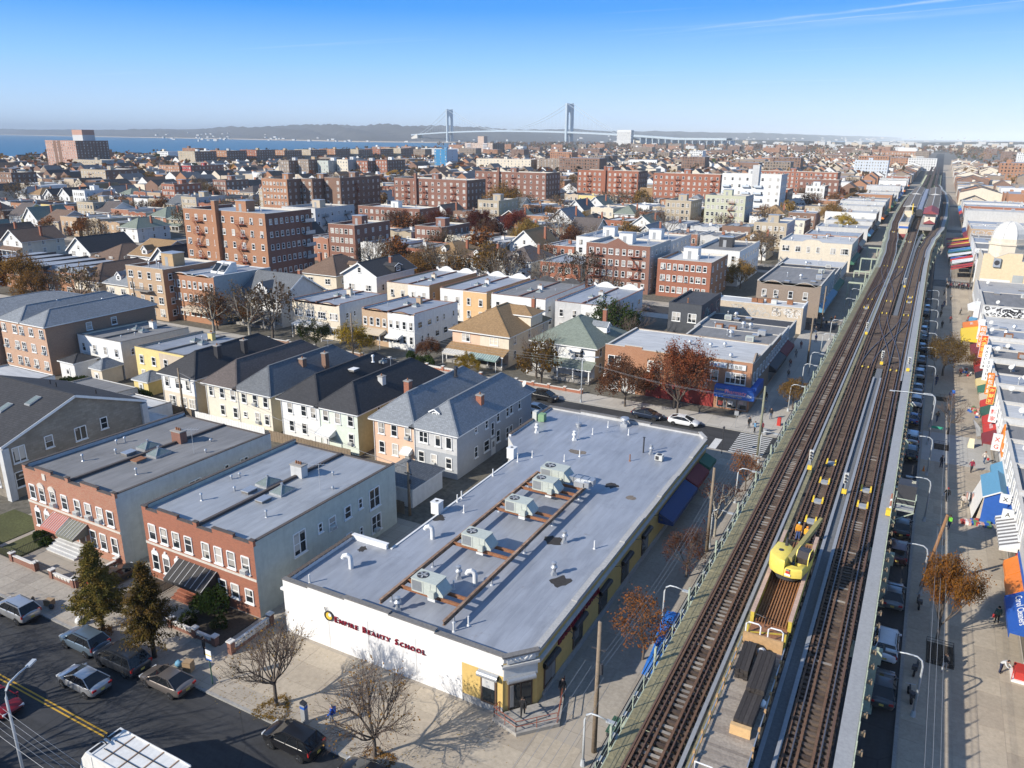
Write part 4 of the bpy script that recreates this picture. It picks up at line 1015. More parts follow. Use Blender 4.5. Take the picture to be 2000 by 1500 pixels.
for x,y in((-96.5,49.0),(-93.8,51.0)):
 mb=MB();z=6.9+3.4*(y-44.4)/9.1+.2;mb.obox((x,y,z+.1),(.55,0,0),Vector((0,.8,.3)),(0,0,.08),0);mb.obox((x,y,z+.2),(.45,0,0),Vector((0,.7,.26)),(0,0,.02),1);mb.build('roof_window',[M_FRAMEG,M_SKYL],GH)
for x,y in((-97,56),(-92,58),(-100,57)):vent(GH,x,y,6.9+3.4*(62.6-y)/9.1,.8,.09,M_DARKM,False)
for y in(44.0,62.2):MB().box(-89.9,-89.1,y,y+.8,.1,6.6).build('quoin',M_PALE,GH)
#  semi-detached hip-roofed houses, backs towards us
def semi(label,x0,x1,wm,sm,rm,low=None,wins=None,sidewin=True,ch=None,chm=None,y0=74.2,y1=94.4,eave=6.25,rise=2.75,doors=()):
 b=building('semi_detached_house',label,'house',x0,x1,y0,y1,'semi-detached houses with hipped roofs')
 shell(b,eave,wm,sm,wm)
 if low:
  mb=MB();mb.box(x0,x1,y0-.02,y0,.13,3.35,0);mb.build('lower_facing',low,b)
 pitched(b,eave,rise,.45,rm,'y','hh')
 for x,z,w,h_,st in wins or():win(b,'S',x,z,w,h_,st,at=y0-(.02 if low else 0),ac=.15)
 if sidewin:
  for y,z,w,h_ in((78.7,4.9,.6,.9),(81.4,4.6,.75,1.1),(83.0,3.0,.8,1.9),(84.5,4.5,.8,1.6),(84.5,1.6,1.0,1.7),(87.1,4.4,.8,1.5),(88.2,4.5,.8,1.6),(90.6,4.4,.8,1.6),(78.7,1.5,.8,1.5),(81.4,1.4,1.4,1.5),(87.1,1.2,.8,1.6),(88.2,1.2,.8,1.6),(91,1.2,.8,1.7)):win(b,'E',y,z,w,h_,'dh',gl='d')
  door(b,'E',83.2,.3,.9,2.1,M_WHITEP)
 for x,y,h_ in ch or():chimney(b,x,y,eave+.3,h_,.8,.8,chm,1)
 winrow(b,'N',spread(x0,x1,3),4.3,1.,1.6)
 mb=MB();mb.tube([(x0+.12,y0-.08,eave-.1),(x0+.12,y0-.08,.2)],.045,6);mb.build('downpipe',M_WHITEP,b)
 return b
def sw(xs,xl,zu=4.15,zl=1.5,w=.95,h=1.55):return[(x,zu,w,h,'dh')for x in xs]+[(x,zl,.9,1.6,'dh')for x in xl]
P1=semi('peach stucco half of a hip-roofed pair behind the white building',-60.0,-53.6,M_PEACH,M_PEACH,M_SHLG,None,sw((-58.7,-56.65,-54.5),(-58.7,-56.6,-54.6)),False,[(-57.9,79.2,10.0)],M_BRICKR)
P2=semi('grey sided half of a hip-roofed pair beside the alley',-53.6,-47.2,M_PALE,M_GREYS,M_SHLG,M_GREYS,[(-52.1,4.2,1.3,1.5,'dh2'),(-49.95,4.1,.8,1.5,'fix'),(-48.35,4.1,.85,1.5,'fix'),(-52.5,1.5,.9,1.5,'dh'),(-50.6,1.4,.9,1.5,'dh'),(-48.4,1.4,.9,1.5,'dh')],True,[(-48.6,82.2,8.7)],M_BRICKR)
dm=dormer(P2,-51.3,75.6,7.0,1.3,1.0,1.8,M_GREYS,M_SHLG,'S',.35)
vent(P1,-56,88.0,8.6,1.1,.22,M_DARKM);dish(P2,-47.6,93.0,6.6,.5);vent(P2,-52.2,83.0,7.4,.9,.05,M_DARKM,False)
awning(P1,-55.4,-53.9,74.2,3.0,.9,.5,M_AWN['white'])
P3=semi('white sided half of a hip-roofed pair with dark shingles',-76.1,-69.2,M_WSIDE,M_WSIDE,M_SHD,None,sw((-74.4,-71.9,-70.2),(-74.3,-72.0)),False)
P4=semi('mint stucco half of a hip-roofed pair with yellow side wall',-69.2,-62.6,M_MINT,mat('pale_yellow_wall',(.52,.48,.26),.85,.12,.7),M_SHD,None,sw((-68.0,-65.95,-63.75),(-63.8,)),True,[(-64.4,82.0,8.9)],M_PALE)
awning(P4,-69.0,-66.4,74.2,3.2,1.5,.6,M_AWN['white'],True,'door_awning');door(P4,'S',-68.3,.6,.9,2.,M_WHITEP)
antenna(P4,-65.8,86.0,8.8,1.6);hatch(P3,-71.0,84.0,8.2,1.0,1.2,M_WHITEP);vent(P3,-71,88.5,8.4,.9,.14,M_WHITE,True);skylight(P3,-70.3,90,8.0,.9,.9,.2)
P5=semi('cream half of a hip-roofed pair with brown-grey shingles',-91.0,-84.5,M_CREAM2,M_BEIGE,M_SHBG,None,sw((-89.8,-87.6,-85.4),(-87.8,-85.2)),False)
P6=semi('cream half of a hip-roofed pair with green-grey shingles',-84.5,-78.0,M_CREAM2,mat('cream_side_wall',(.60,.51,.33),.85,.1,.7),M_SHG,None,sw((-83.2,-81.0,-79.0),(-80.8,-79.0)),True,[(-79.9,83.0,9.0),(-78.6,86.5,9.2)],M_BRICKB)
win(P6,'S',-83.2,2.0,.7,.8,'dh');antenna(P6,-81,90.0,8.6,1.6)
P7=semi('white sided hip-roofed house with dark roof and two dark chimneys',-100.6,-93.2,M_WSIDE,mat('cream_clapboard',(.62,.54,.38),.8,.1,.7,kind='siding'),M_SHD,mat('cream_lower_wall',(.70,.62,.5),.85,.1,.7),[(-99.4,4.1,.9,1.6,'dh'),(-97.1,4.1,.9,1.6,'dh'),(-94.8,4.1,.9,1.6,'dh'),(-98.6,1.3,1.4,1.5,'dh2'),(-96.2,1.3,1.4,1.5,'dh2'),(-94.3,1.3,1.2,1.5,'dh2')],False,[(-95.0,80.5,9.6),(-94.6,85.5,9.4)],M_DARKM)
def shed(label,x0,x1,y0,y1,h,wm,rm,kind='flat',rise=1.2,doorx=None):
 b=building('garage',label,'garage',x0,x1,y0,y1,'garages and sheds in the back yards');shell(b,h,wm,wm)
 if kind=='flat':flat_roof(b,h,rm,h-.2,.25,wm,wm,M_COPE,side=.15,back=.05)
 elif kind=='hip':pitched(b,h,rise,.25,rm,'y','hh')
 else:pitched(b,h,rise,.2,rm,'x' if kind=='gx' else 'y','gg')
 if kind in('gx','g'):
  pass
 door(b,'S',doorx if doorx else(x0+x1)/2,.13,.9,2.,M_WHITEP)
 return b
shed('hip-roofed garage between the brick houses and the grey house',-53.2,-47.6,65.2,71.4,2.6,M_WHITE,M_SHG,'hip',1.6)
shed('white painted brick garage with white flat roof behind the stone house',-104,-95.5,64.5,71.5,3.0,M_WHITE,M_ROOFW)
shed('low grey-roofed garage block beside the hedge',-118,-106.5,68,74,2.8,M_PALE,M_ROOFG)
shed('white-walled flat garage below the orange apartment house',-135,-122,62.5,70.5,3.4,M_WHITE,M_ROOFW)
shed('small beige shed with white gable roof behind the stone house',-96.5,-92.5,64.0,68.0,2.3,M_BEIGE,M_ROOFW,'hip',.9)
shed('tiny yellow outbuilding with hip roof behind the yellow house',-111.5,-108.0,77.0,81.0,2.6,M_YELLOW,M_SHLG,'hip',1.0)
shed('tiny cream outbuilding with hip roof behind the white flat house',-122.5,-119.6,77.0,80.8,3.0,M_CREAM,M_SHLG,'hip',1.2)
shed('small white outbuilding with dark hip roof at the white flat house',-130.2,-126.2,76.5,80.8,3.2,M_WHITE,M_SHD,'hip',.9)
def flat_pair(label,x0,x1,y0,y1,h,m1,m2,sm,rm,nwin=2,cope=None,rows=((4.3,1.6),(1.4,1.6)),name='flat_roofed_house',prof=None,par=.35,ch=True,ac=.15,sidewin=True,sky=True,fcs='w',zb=None,group='flat-roofed row houses',w=.95,frontstyle='dh'):
 b=building(name,label,'house',x0,x1,y0,y1,group);cx=(x0+x1)/2;zb=zb or h-par-.35
 shell(b,h-par,m1,sm,m1,zb)
 if m2 is not m1:
  MB().box(cx,x1,y0-.02,y0,.1,h-par-.02).build('second_front',m2,b)
 flat_roof(b,h-par,rm,zb,par,m1,sm,cope or M_COPE,prof=prof,party=(cx,),side=.3)
 for z,hh in rows:
  for a,c in((x0,cx),(cx,x1)):
   for x in spread(a,c,nwin,(c-a)/nwin/2):win(b,'S',x,z,w,hh,frontstyle,at=y0-(.02 if a==cx and m2 is not m1 else 0),ac=ac)
 if sidewin:
  for z,hh in rows:
   for y in spread(y0,y1,5,2.):win(b,'E',y+R.uniform(-.5,.5),z+.2,R.choice((.7,.9,1.5)),hh*.8,'dh')
 if sky:
  skylight(b,cx-1.2,y0+8.5,h-par-.15,1.2,1.4,.4);skylight(b,cx+1.3,y0+8,h-par-.15,1.2,1.4,.4)
 if ch:chimney(b,cx+.1,y0+11,h-par-.5,h+.7,1.1,.8,m1,2)
 for i in range(3):vent(b,R.uniform(x0+1,x1-1),R.uniform(y0+2,y1-2),h-par-.3,.6,.08)
 return b
flat_pair('white stucco flat-roofed pair with cream side wall',-131.4,-119.6,81.2,95.3,6.8,M_WHITE,M_WHITE,M_CREAM,M_ROOFG,rows=((3.9,1.5),))
flat_pair('yellow and beige flat-roofed pair behind the dark-roofed house',-116.3,-104.2,81.4,95.6,6.5,M_YELLOW,M_BEIGE,M_BEIGE,silver('y',.95),rows=((3.7,1.5),(1.2,1.4)))
OB=building('brick_apartment_house','three-storey peach brick apartment house with pale grey hip roofs','apartment house',-145.4,-132.0,76.0,98.0)
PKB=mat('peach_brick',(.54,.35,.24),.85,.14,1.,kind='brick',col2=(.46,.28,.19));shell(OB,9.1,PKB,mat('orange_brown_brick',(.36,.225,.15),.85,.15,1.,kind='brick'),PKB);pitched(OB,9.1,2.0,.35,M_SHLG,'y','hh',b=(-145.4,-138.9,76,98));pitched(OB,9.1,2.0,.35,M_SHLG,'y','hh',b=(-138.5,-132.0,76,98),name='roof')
for z in(1.2,4.0,6.9):
 for x in(-144.3,-141.0,-139.0,-136.2,-133.2):win(OB,'S',x,z,1.2,1.5,'dh2','w',ac=.7)
for y in(84,89):win(OB,'E',y,6.9,1.1,1.4,'dh')
for x,y in((-135.5,83),(-136,90),(-142,85)):vent(OB,x,y,10.2,.9,.12)
OB2=building('brick_apartment_house','peach brick apartment house cut by the left picture edge','apartment house',-162,-147.0,74.0,98.0)
shell(OB2,8.6,PKB,PKB);pitched(OB2,8.6,2.0,.35,M_SHLG,'y','hh')
for z in(1.2,4.0,6.5):winrow(OB2,'S',spread(-162,-147,5),z,1.2,1.5,'dh2',ac=.5)
NB=building('near_brick_house','brick house on the near side of the street, its shadow falling on the road','house',-82,-52,-12,9.5);shell(NB,8.,M_BRICKR,M_BRICKR);flat_roof(NB,8.,M_ROOFG,None,.5,M_BRICKR,M_BRICKR);winrow(NB,'N',spread(-82,-52,8),4.6,1.,1.6);winrow(NB,'N',spread(-82,-52,8),1.4,1.,1.6)
low_wall([(-63.0,113.0),(-59.5,113.0),(-56.2,113.0),(-53.2,113.0),(-50.2,113.0),(-47.2,113.0)],'brick-pillared garden wall before the green-grey hip house',M_BRICKR,.6)
low_wall([(-78.0,112.8),(-74.5,112.8),(-71,112.8),(-66.5,112.8)],'brick and white garden wall before the tan hip house',M_BRICKR,.7,True)
low_wall([(-117.5,112.8),(-112,112.8),(-105,112.8)],'brick garden wall before the cream porch house',M_BRICKB,.7)
low_wall([(-99.6,112.8),(-93,112.8),(-86.5,112.8)],'low wall before the tan and white pair',M_BRICKB,.7)
for i,(xa,xb,y,m,h)in enumerate(((-84,-65,67.5,'w',1.7),(-61.5,-47.5,63.5,'b',1.6),(-77,-62.5,72.4,'b',1.6),(-92,-78,72.6,'w',1.7),(-106,-93,72.8,'b',1.7),(-120,-107,67.2,'g',1.8),(-112,-98,141.8,'w',1.6),(-97,-85,142.0,'b',1.6),(-84,-70,142.2,'w',1.6),(-136,-119,142.6,'b',1.7),(-150,-137,141.5,'g',1.7))):
 r=empty('yard_fence',(xa,y,.13),0,'%s board fence across the back yards, %s of the yard fences'%({'w':'white','b':'brown','g':'grey'}[m],['first','second','third','fourth','fifth','sixth','seventh','eighth','ninth','tenth','eleventh'][i]),'fence','board fences in the back yards');n=int((xb-xa)/.5);me=MB().box(0,.46,-.02,.02,.05,h).mesh('board',{'w':M_WHITEP,'b':M_WOODP,'g':M_GREYW}[m])
 for k in range(n):put('board',me,r,(k*.5,0,R.uniform(-.03,.03)))
 MB().box(0,xb-xa,.02,.07,h*.7,h*.78).build('rail',M_WOODP,r)
#  second block and beyond: hand-placed houses
def joined_windows(root,face,us,zs,w=1.,h=1.5,fm=None,at=None,gl=None,name='windows'):
 x0,x1,y0,y1=root['_b'];a=at if at is not None else{'S':y0,'N':y1,'E':x1,'W':x0}[face];mb=MB()
 for z in zs:
  for u in us:
   for k,(o,m)in enumerate(((.1,0),(0,1))):
    d=.03+.02*k
    p=[(u-w/2-o,z-o),(u+w/2+o,z-o),(u+w/2+o,z+h+o),(u-w/2-o,z+h+o)]
    if face=='S':mb.poly([(q[0],a-d,q[1])for q in p],m)
    elif face=='E':mb.poly([(a+d,q[0],q[1])for q in p],m)
   if face=='S':mb.box(u-w/2,u+w/2,a-.07,a-.051,z+h*.48,z+h*.53,0)
   else:mb.box(a+.051,a+.07,u-w/2,u+w/2,z+h*.48,z+h*.53,0)
 return stuff(mb.build(name,[fm or M_FRAMEW,gl or M_GLASS],root))
def water_tank(root,x,y,z,r=1.4):
 mb=MB();
 for sx in(-1,1):
  for sy in(-1,1):mb.bar((x+sx*r*.7,y+sy*r*.7,z),(x+sx*r*.7,y+sy*r*.7,z+1.6),.15)
 mb.cyl(x,y,z+1.6,z+4.0,r,r*.95,14);mb.cyl(x,y,z+4.0,z+4.8,r*1.05,.1,14);return mb.build('water_tank',M_WOODP,root)
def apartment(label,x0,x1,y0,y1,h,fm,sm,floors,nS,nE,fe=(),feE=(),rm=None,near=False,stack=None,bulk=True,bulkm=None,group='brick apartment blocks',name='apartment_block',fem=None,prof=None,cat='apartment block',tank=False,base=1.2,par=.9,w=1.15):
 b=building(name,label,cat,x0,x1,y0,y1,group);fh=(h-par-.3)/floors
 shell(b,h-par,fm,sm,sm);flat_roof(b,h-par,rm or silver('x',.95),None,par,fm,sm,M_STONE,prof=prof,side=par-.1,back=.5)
 zs=[base+i*fh for i in range(floors)]
 us,ue=spread(x0,x1,nS,1.6),spread(y0,y1,nE,1.8)
 if near:
  for z in zs:
   for i,u in enumerate(us):win(b,'S',u,z,w if i%3 else w*1.35,1.55,'dh2' if i%3==0 else 'dh','w',ac=.25)
   for i,u in enumerate(ue):win(b,'E',u,z,.95,1.4,'dh','w')
 else:
  joined_windows(b,'S',us,zs,w,1.5);joined_windows(b,'E',ue,zs,.9,1.3)
 for u in fe:fire_escape(b,u,[z-.3 for z in zs[1:]],3.0,m=fem)
 for u in feE:fire_escape(b,u,[z-.3 for z in zs[1:]],3.0,face='E',m=fem)
 if stack:chimney(b,stack[0],stack[1],0 if stack[2]else h-par,h+2.6,1.3,1.3,fm,0)
 if bulk:
  cx,cy=x0+(x1-x0)*.45,y0+(y1-y0)*.55;bulkhead(b,cx-2,cx+2,cy-1.6,cy+1.6,h-par,2.9,bulkm or fm)
 if tank:water_tank(b,x0+(x1-x0)*.7,y0+(y1-y0)*.6,h-par)
 for i in range(3):vent(b,R.uniform(x0+2,x1-2),R.uniform(y0+2,y1-2),h-par,1.2,.14)
 return b
def hip_house(label,x0,x1,y0,y1,eave,rise,wm,sm,rm,near=True,porch=None,axis='y',ends='hh',ch=None,name='hip_roofed_house',group='detached houses with pitched roofs',n=2,dm=None,wst='dh2'):
 b=building(name,label,'house',x0,x1,y0,y1,group);g_='y' if(axis=='y' and 'g' in ends)else 'x' if(axis=='x' and 'g' in ends)else None
 shell(b,eave,wm,sm,wm,None,g_,rise);pitched(b,eave,rise,.55,rm,axis,ends)
 if near:
  winrow(b,'S',spread(x0,x1,n,(x1-x0)/n/2),4.0,1.7,1.5,wst);winrow(b,'S',spread(x0,x1,n,(x1-x0)/n/2),1.3,1.5,1.5,wst)
  winrow(b,'E',spread(y0,y1,3,2.5),4.1,.9,1.5);winrow(b,'E',spread(y0,y1,3,2.5),1.3,.9,1.5)
  if g_=='y':win(b,'S',(x0+x1)/2,eave+.5,1.,1.3)
 else:
  joined_windows(b,'S',spread(x0,x1,n,(x1-x0)/n/2),(1.3,4.0),1.2,1.5);joined_windows(b,'E',spread(y0,y1,3,2.5),(1.3,4.0),.9,1.4)
  if g_=='y':joined_windows(b,'S',[(x0+x1)/2],[eave+.5],.9,1.2)
 if porch:
  mb=MB();mb.quad((x0-.3,y0-2.6,2.7),(x1+.3,y0-2.6,2.7),(x1+.3,y0,3.6),(x0-.3,y0,3.6),0);mb.box(x0-.3,x1+.3,y0-2.6,y0-2.5,2.5,2.69,1);mb.box(x0,x1,y0-2.4,y0,.1,.7,2)
  for i in range(5):x=x0+.1+(x1-x0-.2)*i/4;mb.box(x-.1,x+.1,y0-2.45,y0-2.25,.7,2.5,1)
  mb.build('porch',[porch,M_WHITEP,M_CONC],b)
 for x,y in ch or():chimney(b,x,y,eave+.5,eave+rise+.8,.7,.7,M_BRICKR,1)
 for a in dm or():dormer(b,*a)
 return b
PH=building('corner_shop_building','brown brick corner building with blue pharmacy awning below the elevated railway','shop building',-44.9,-20.8,117.2,132.5)
shell(PH,7.55,M_BRICKO,M_BRICKG,M_BRICKG);flat_roof(PH,7.55,M_ROOFW,7.3,.45,M_BRICKO,M_BRICKG,M_STONE,side=.3,prof=[(-44.9,8.0),(-41.5,8.0),(-41.5,8.25),(-38.5,8.25),(-38.5,7.85),(-30.5,7.85),(-30.5,8.1),(-26,8.1),(-20.8,8.1)])
mb=MB();mb.prism([(117.5,7.55),(117.5,8.1)]+[(117.5+.8+3.2*i/8,8.1+1.0*sin(pi*i/8))for i in range(9)]+[(123,8.1),(123,7.55)],'x',-21.05,-20.8);mb.build('curved_parapet',M_BRICKG,PH)
for x,w in((-43.2,2.2),(-36.2,2.4),(-27.0,2.2)):win(PH,'S',x,4.5,w,1.75,'cas')
win(PH,'S',-23.2,4.45,3.1,1.75,'quad')
winrow(PH,'E',(119,121.5,124,126.5,129,131),4.5,1.1,1.7,'dh')
for x0_,x1_,lab in((-27.4,-24.6,'pale'),(-24.4,-21.7,'white')):
 mb=MB();mb.box(x0_,x1_,117.05,117.2,6.75,7.65,0);mb.box(x0_+.08,x1_-.08,117.03,117.05,6.83,7.57,1);mb.build('sign_board',[M_FRAMEG,M_WHITEP if lab=='white' else M_LBLUE],PH)
text_mesh('sign_lettering','竹脂居',.62,M_BLACK,PH,(-24.1,117.02,6.95),(radians(90),0,0),.01)
text_mesh('sign_lettering','中醫診所',.55,mat('sign_blue_ink',(.05,.15,.4),.6,.05,2.),PH,(-27.2,117.02,6.98),(radians(90),0,0),.01)
mb=MB();mb.prism([(-26.0,4.2),(-26.0,2.4),(-19.9,2.4),(-19.9,3.3),(-20.2,3.9),(-20.8,4.2)],'y',115.9,117.15,0);mb.prism([(117.15,4.2),(117.15,2.7),(123,2.7),(123,4.2)],'x',-20.75,-19.9,0);mb.build('pharmacy_awning',M_AWN['blue'],PH)
text_mesh('awning_lettering','Pharmacy',.85,mat('pink_letters',(.85,.30,.35),.5,.05,2.),PH,(-24.4,115.88,3.2),(radians(90),0,0),.01,.01);text_mesh('awning_lettering','Rx',.7,M_WHITEP,PH,(-21.0,115.88,2.9),(radians(90),0,0),.01,.01);text_mesh('awning_lettering','Sunshine',.4,mat('yellow_letters',(.8,.6,.15),.5,.05,2.),PH,(-25.8,115.88,3.5),(radians(90),0,0),.01);text_mesh('awning_lettering','vitamins  surgical  herbs',.3,mat('yellow_letters',(.8,.6,.15),.5,.05,2.),PH,(-24.6,115.88,2.65),(radians(90),0,0),.01)
for i,x in enumerate((-25.0,-23.4,-21.8)):
 mb=MB();mb.box(x-.72,x+.72,117.1,117.2,.4,2.4,0);mb.box(x-.66,x+.66,117.08,117.1,.5,2.3,1);mb.box(x-.5,x+.2,117.06,117.08,.7+.3*i,1.4+.2*i,2);mb.build('shop_window',[M_FRAMEG,M_GLASSD,[mat('poster_red',(.5,.1,.08),.6,.3,6.),mat('poster_white',(.65,.66,.68),.6,.3,6.),mat('poster_pink',(.6,.45,.42),.6,.3,6.)][i]],PH)
mb=MB();mb.box(-37.5,-26.3,117.12,117.2,.13,2.9,0);mb.build('red_shopfront',mat('red_shopfront',(.28,.035,.03),.7,.12,1.),PH)
for x in(-43.5,-40.5):mb=MB();mb.box(x-1.2,x+1.2,117.12,117.2,.13,2.6,0);mb.build('roller_door',M_PALE,PH)
awning(PH,-44.7,-42.4,117.1,3.4,.8,.5,M_AWN['white'])
mb=MB();mb.box(-28.6,-27.4,116.7,117.18,3.2,4.2,0);mb.cyl(-28,116.69,3.7,3.71,.01,.01,4);mb.box(-28.4,-27.8,116.68,116.7,3.35,4.05,1);mb.build('wall_condenser',[M_AC,M_DARKM],PH)
for x,y in((-33,126),(-29.5,126),(-27.5,127.5),(-25,121)):vent(PH,x,y,7.4,.5,.2)
def shop(label,x0,x1,y0,y1,h,fm,sm,rm,awn=None,n=4,sw_=True,name='shop_building',group='shops along the elevated railway',storey2=True,gear=2,side='E',cope=None,prof=None):
 b=building(name,label,'shop building',x0,x1,y0,y1,group)
 shell(b,h-.45,sm,fm if side=='E' else sm,sm);flat_roof(b,h-.45,rm,None,.45,sm,sm,cope or M_STONE,side=.4,prof=prof)
 if storey2 and h>6:joined_windows(b,side,spread(y0,y1,n,1.2),[4.4],1.2,1.7)if y0>200 else winrow(b,side,spread(y0,y1,n,1.2),4.4,1.2,1.7)
 X=x1 if side=='E' else x0;sg=1 if side=='E' else-1
 mb=MB();mb.box(min(X,X+sg*.06),max(X,X+sg*.06),y0+.3,y1-.3,.4,2.7,0);mb.build('shopfront',M_GLASSD,b)
 if awn:mb=MB();mb.prism([(X,3.9),(X+sg*1.3,3.1),(X+sg*1.3,2.6),(X,2.6)],'y',y0+.15,y1-.15,0);mb.build('awning',M_AWN[awn],b)
 for i in range(gear):
  gx_,gy_=R.uniform(x0+1.5,x1-1.5),R.uniform(y0+1.2,y1-1.2);k=R.random()
  if k<.35:mb=MB();mb.box(gx_-.7,gx_+.7,gy_-.5,gy_+.5,h-.3,h+.6,0);mb.box(gx_-.5,gx_+.5,gy_-.51,gy_-.5,h-.15,h+.45,1);mb.build('roof_unit',[R.choice((M_AC,M_HVAC,M_RUST,M_STEEL)),M_FRAMEG],b)
  elif k<.6:hatch(b,gx_,gy_,h-.44,1.1,1.3)
  elif k<.75:vent(b,gx_,gy_,h-.44,.8,.25)
  else:vent(b,gx_,gy_,h-.44,.9,.1)
 return b
shop('brick shop building with curved parapets second from the pharmacy corner',-36.0,-20.9,132.7,143.0,7.2,M_BRICKO,M_BRICKG,M_ROOFG,'dark',5,gear=5)
shop('low grey-roofed shop third from the pharmacy corner',-37.0,-21.0,143.2,152.5,6.6,M_GREYW,M_PALE,M_ROOFG,'maroon',4,gear=6)
shop('low dark-roofed shop below the graffiti wall',-38.0,-21.2,152.7,163.0,5.6,M_GREYW,M_GREYW,M_ROOFD,None,3,gear=5)
BK=building('charcoal_building','charcoal painted two-storey building with black roof and graffiti side','building',-45.0,-38.2,152.5,168.5);shell(BK,8.3,mat('charcoal_paint',(.075,.08,.09),.8,.15,1.),mat('dark_graffiti_wall',(.08,.085,.10),.8,.8,2.));flat_roof(BK,8.3,M_ROOFD,None,.4,MATS['charcoal_paint'],MATS['charcoal_paint'],M_ROOFD)
winrow(BK,'S',(-43.3,-40.0),5.0,1.7,1.8,'dh2');vent(BK,-42,156,8.3,.8,.12,M_RUST)
GW=building('graffiti_building','low shop with pale side wall covered in graffiti and white rolled roof edge','shop building',-41.2,-21.6,174.0,181.0);shell(GW,5.6,M_BEIGE,M_PALE);flat_roof(GW,5.6,M_ROOFW,None,.3,M_BEIGE,M_WHITE,M_WHITE,side=.5)
def graffiti(root,x0,x1,y,z0,z1,n,cols,name='graffiti',s=.08,face='S'):
 mb=MB()
 for i in range(n):
  cx,cz=R.uniform(x0,x1),R.uniform(z0,z1);rw,rh=R.uniform(.25,.6)*(z1-z0),R.uniform(.3,.5)*(z1-z0);m=R.randrange(len(cols));k=R.randint(6,9);a0=R.uniform(0,6);da=R.uniform(.7,1.1);pr=None
  for j in range(k):
   p=(min(x1,max(x0,cx+rw*cos(a0+j*da)*R.uniform(.6,1))),min(z1,max(z0,cz+rh*sin(a0+j*da)*R.uniform(.6,1))))
   if pr:
    if face=='S':mb.bar((pr[0],y-.01-i*.0007,pr[1]),(p[0],y-.01-i*.0007,p[1]),.004,s,m,up=(0,1,0))if False else mb.bar((pr[0],y-.008-i*.0006,pr[1]),(p[0],y-.008-i*.0006,p[1]),s,.003,m,up=(0,1,0))
    else:mb.bar((y+.008+i*.0006,pr[0],pr[1]),(y+.008+i*.0006,p[0],p[1]),s,.003,m,up=(1,0,0))
   pr=p
 o=mb.build(name,cols,root);return stuff(o)
M_GRW,M_GRK,M_GRR,M_GRT=M_WHITEP,mat('spray_black',(.04,.04,.045),.6,.1,2.),mat('spray_red',(.45,.08,.08),.6,.1,2.),mat('spray_teal',(.12,.32,.33),.6,.1,2.)
graffiti(GW,-37,-28.5,174.0,3.2,5.3,26,[M_PALE,M_GREYW,M_FRAMEG]);graffiti(GW,-28,-22,174.0,3.6,5.4,30,[M_GRW,M_GRK,M_GRW]);graffiti(BK,153,168,-38.2,3.5,7.5,22,[M_GRT,M_GRR,M_FRAMEG],face='E')
for i in range(5):mb=MB();x,y=R.uniform(-34,-24),178+R.uniform(-1,1);mb.box(x-.6,x+.6,y-.5,y+.5,5.6,6.5,0);mb.build('roof_unit',R.choice((M_RUST,M_AC)),GW)
BS=shop('brown brick corner shop with arched parapet beyond the graffiti building',-34.3,-20.0,187.5,214,8.9,M_GREYW,M_BRICKG,M_ROOFG,'sky',6,gear=8,prof=curve_profile(-34.3,-20.0,8.2,.9,2))
for x in(-32.5,-29.8,-26.5,-23.2):win(BS,'S',x,5.2,1.,1.7,'dh',ac=.4)
shop('dark-roofed shop behind the brown brick corner',-36,-20.2,214.2,232,7.0,M_GREYW,M_BRICKG,M_ROOFD,'green',5,gear=6);shop('white-roofed low shop before the next side street',-38,-20.4,232.2,252,5.8,M_WHITE,M_BRICKG,M_ROOFW,None,4,gear=4)
CS=shop('cream two-storey shop with green canopy at the street corner',-43.0,-21.0,267.5,290,9.0,M_CREAM,M_CREAM,M_ROOFW,'green',5,gear=8,prof=[(-43,8.9),(-36,8.9),(-35,9.5),(-33,9.7),(-31,9.5),(-30,8.9),(-21,8.9)])
for x,w in((-41,2.2),(-37.2,1.6),(-34,1.),(-31,1.),(-26.5,1.5),(-23,2.4)):win(CS,'S',x,5.6,w,1.8,'dh2' if w>1.2 else 'dh')
TH=hip_house('tan-shingled hip-roofed house with striped porch awnings',-77.1,-65.0,120.3,137.0,6.1,3.6,M_PEACH,M_CREAM,M_SHT,True,M_SHT,ch=[(-66.8,134)],n=2)
bw=MB();bw.box(-71.0,-64.9,120.28,120.3,3.6,6.0);bw.build('cream_front',M_CREAM,TH)
pitched(TH,8.3,1.1,.4,M_SHT,'x','hh',b=(-74,-64.6,128.5,133.5),name='dormer_roof');mb=MB();mb.box(-70,-64.6,128.5,133.5,5.8,8.3);mb.build('dormer',M_CREAM,TH)
awning(TH,-76.9,-71.6,117.7,2.9,1.5,.5,mat('pale_stripe_awning',(.62,.58,.5),.7,.3,8.),True,'porch_awning',10);awning(TH,-71.4,-65.4,117.7,2.9,1.4,.55,mat('green_stripe_awning',(.25,.36,.33),.7,.5,8.),True,'porch_awning',12)
NH=hip_house('green-grey hip-roofed white house with porch roof',-60.0,-47.9,120.3,134.0,6.2,3.6,M_WHITE,M_BEIGE,M_SHGN,True,M_SHGN,ch=[(-50.5,131.0)],n=2,dm=[(-48.6,128,7.2,1.6,1.2,2.2,M_WHITE,M_SHLG,'E',.7)])
awning(NH,-53.2,-50.4,120.3,6.0,.8,.5,M_AWN['white'])
def row_flat(label,x0,x1,y0,y1,h,m1,m2,sm,rm,**k):return flat_pair(label,x0,x1,y0,y1,h,m1,m2,sm,rm,**k)
CF=row_flat('cream stucco flat-roofed house with curved parapet and porch',-117.1,-104.3,120.0,136,7.9,M_CREAM,M_CREAM,M_PALE,silver('x',1.08),nwin=2,prof=curve_profile(-117.1,-104.3,7.3,.6,2),cope=M_BRICKD,w=2.0,frontstyle='tri',rows=((4.4,1.4),(1.3,1.5)));awning(CF,-115.5,-107.5,120,3.6,2.4,.5,M_AWN['white'],True,'porch_awning',6)
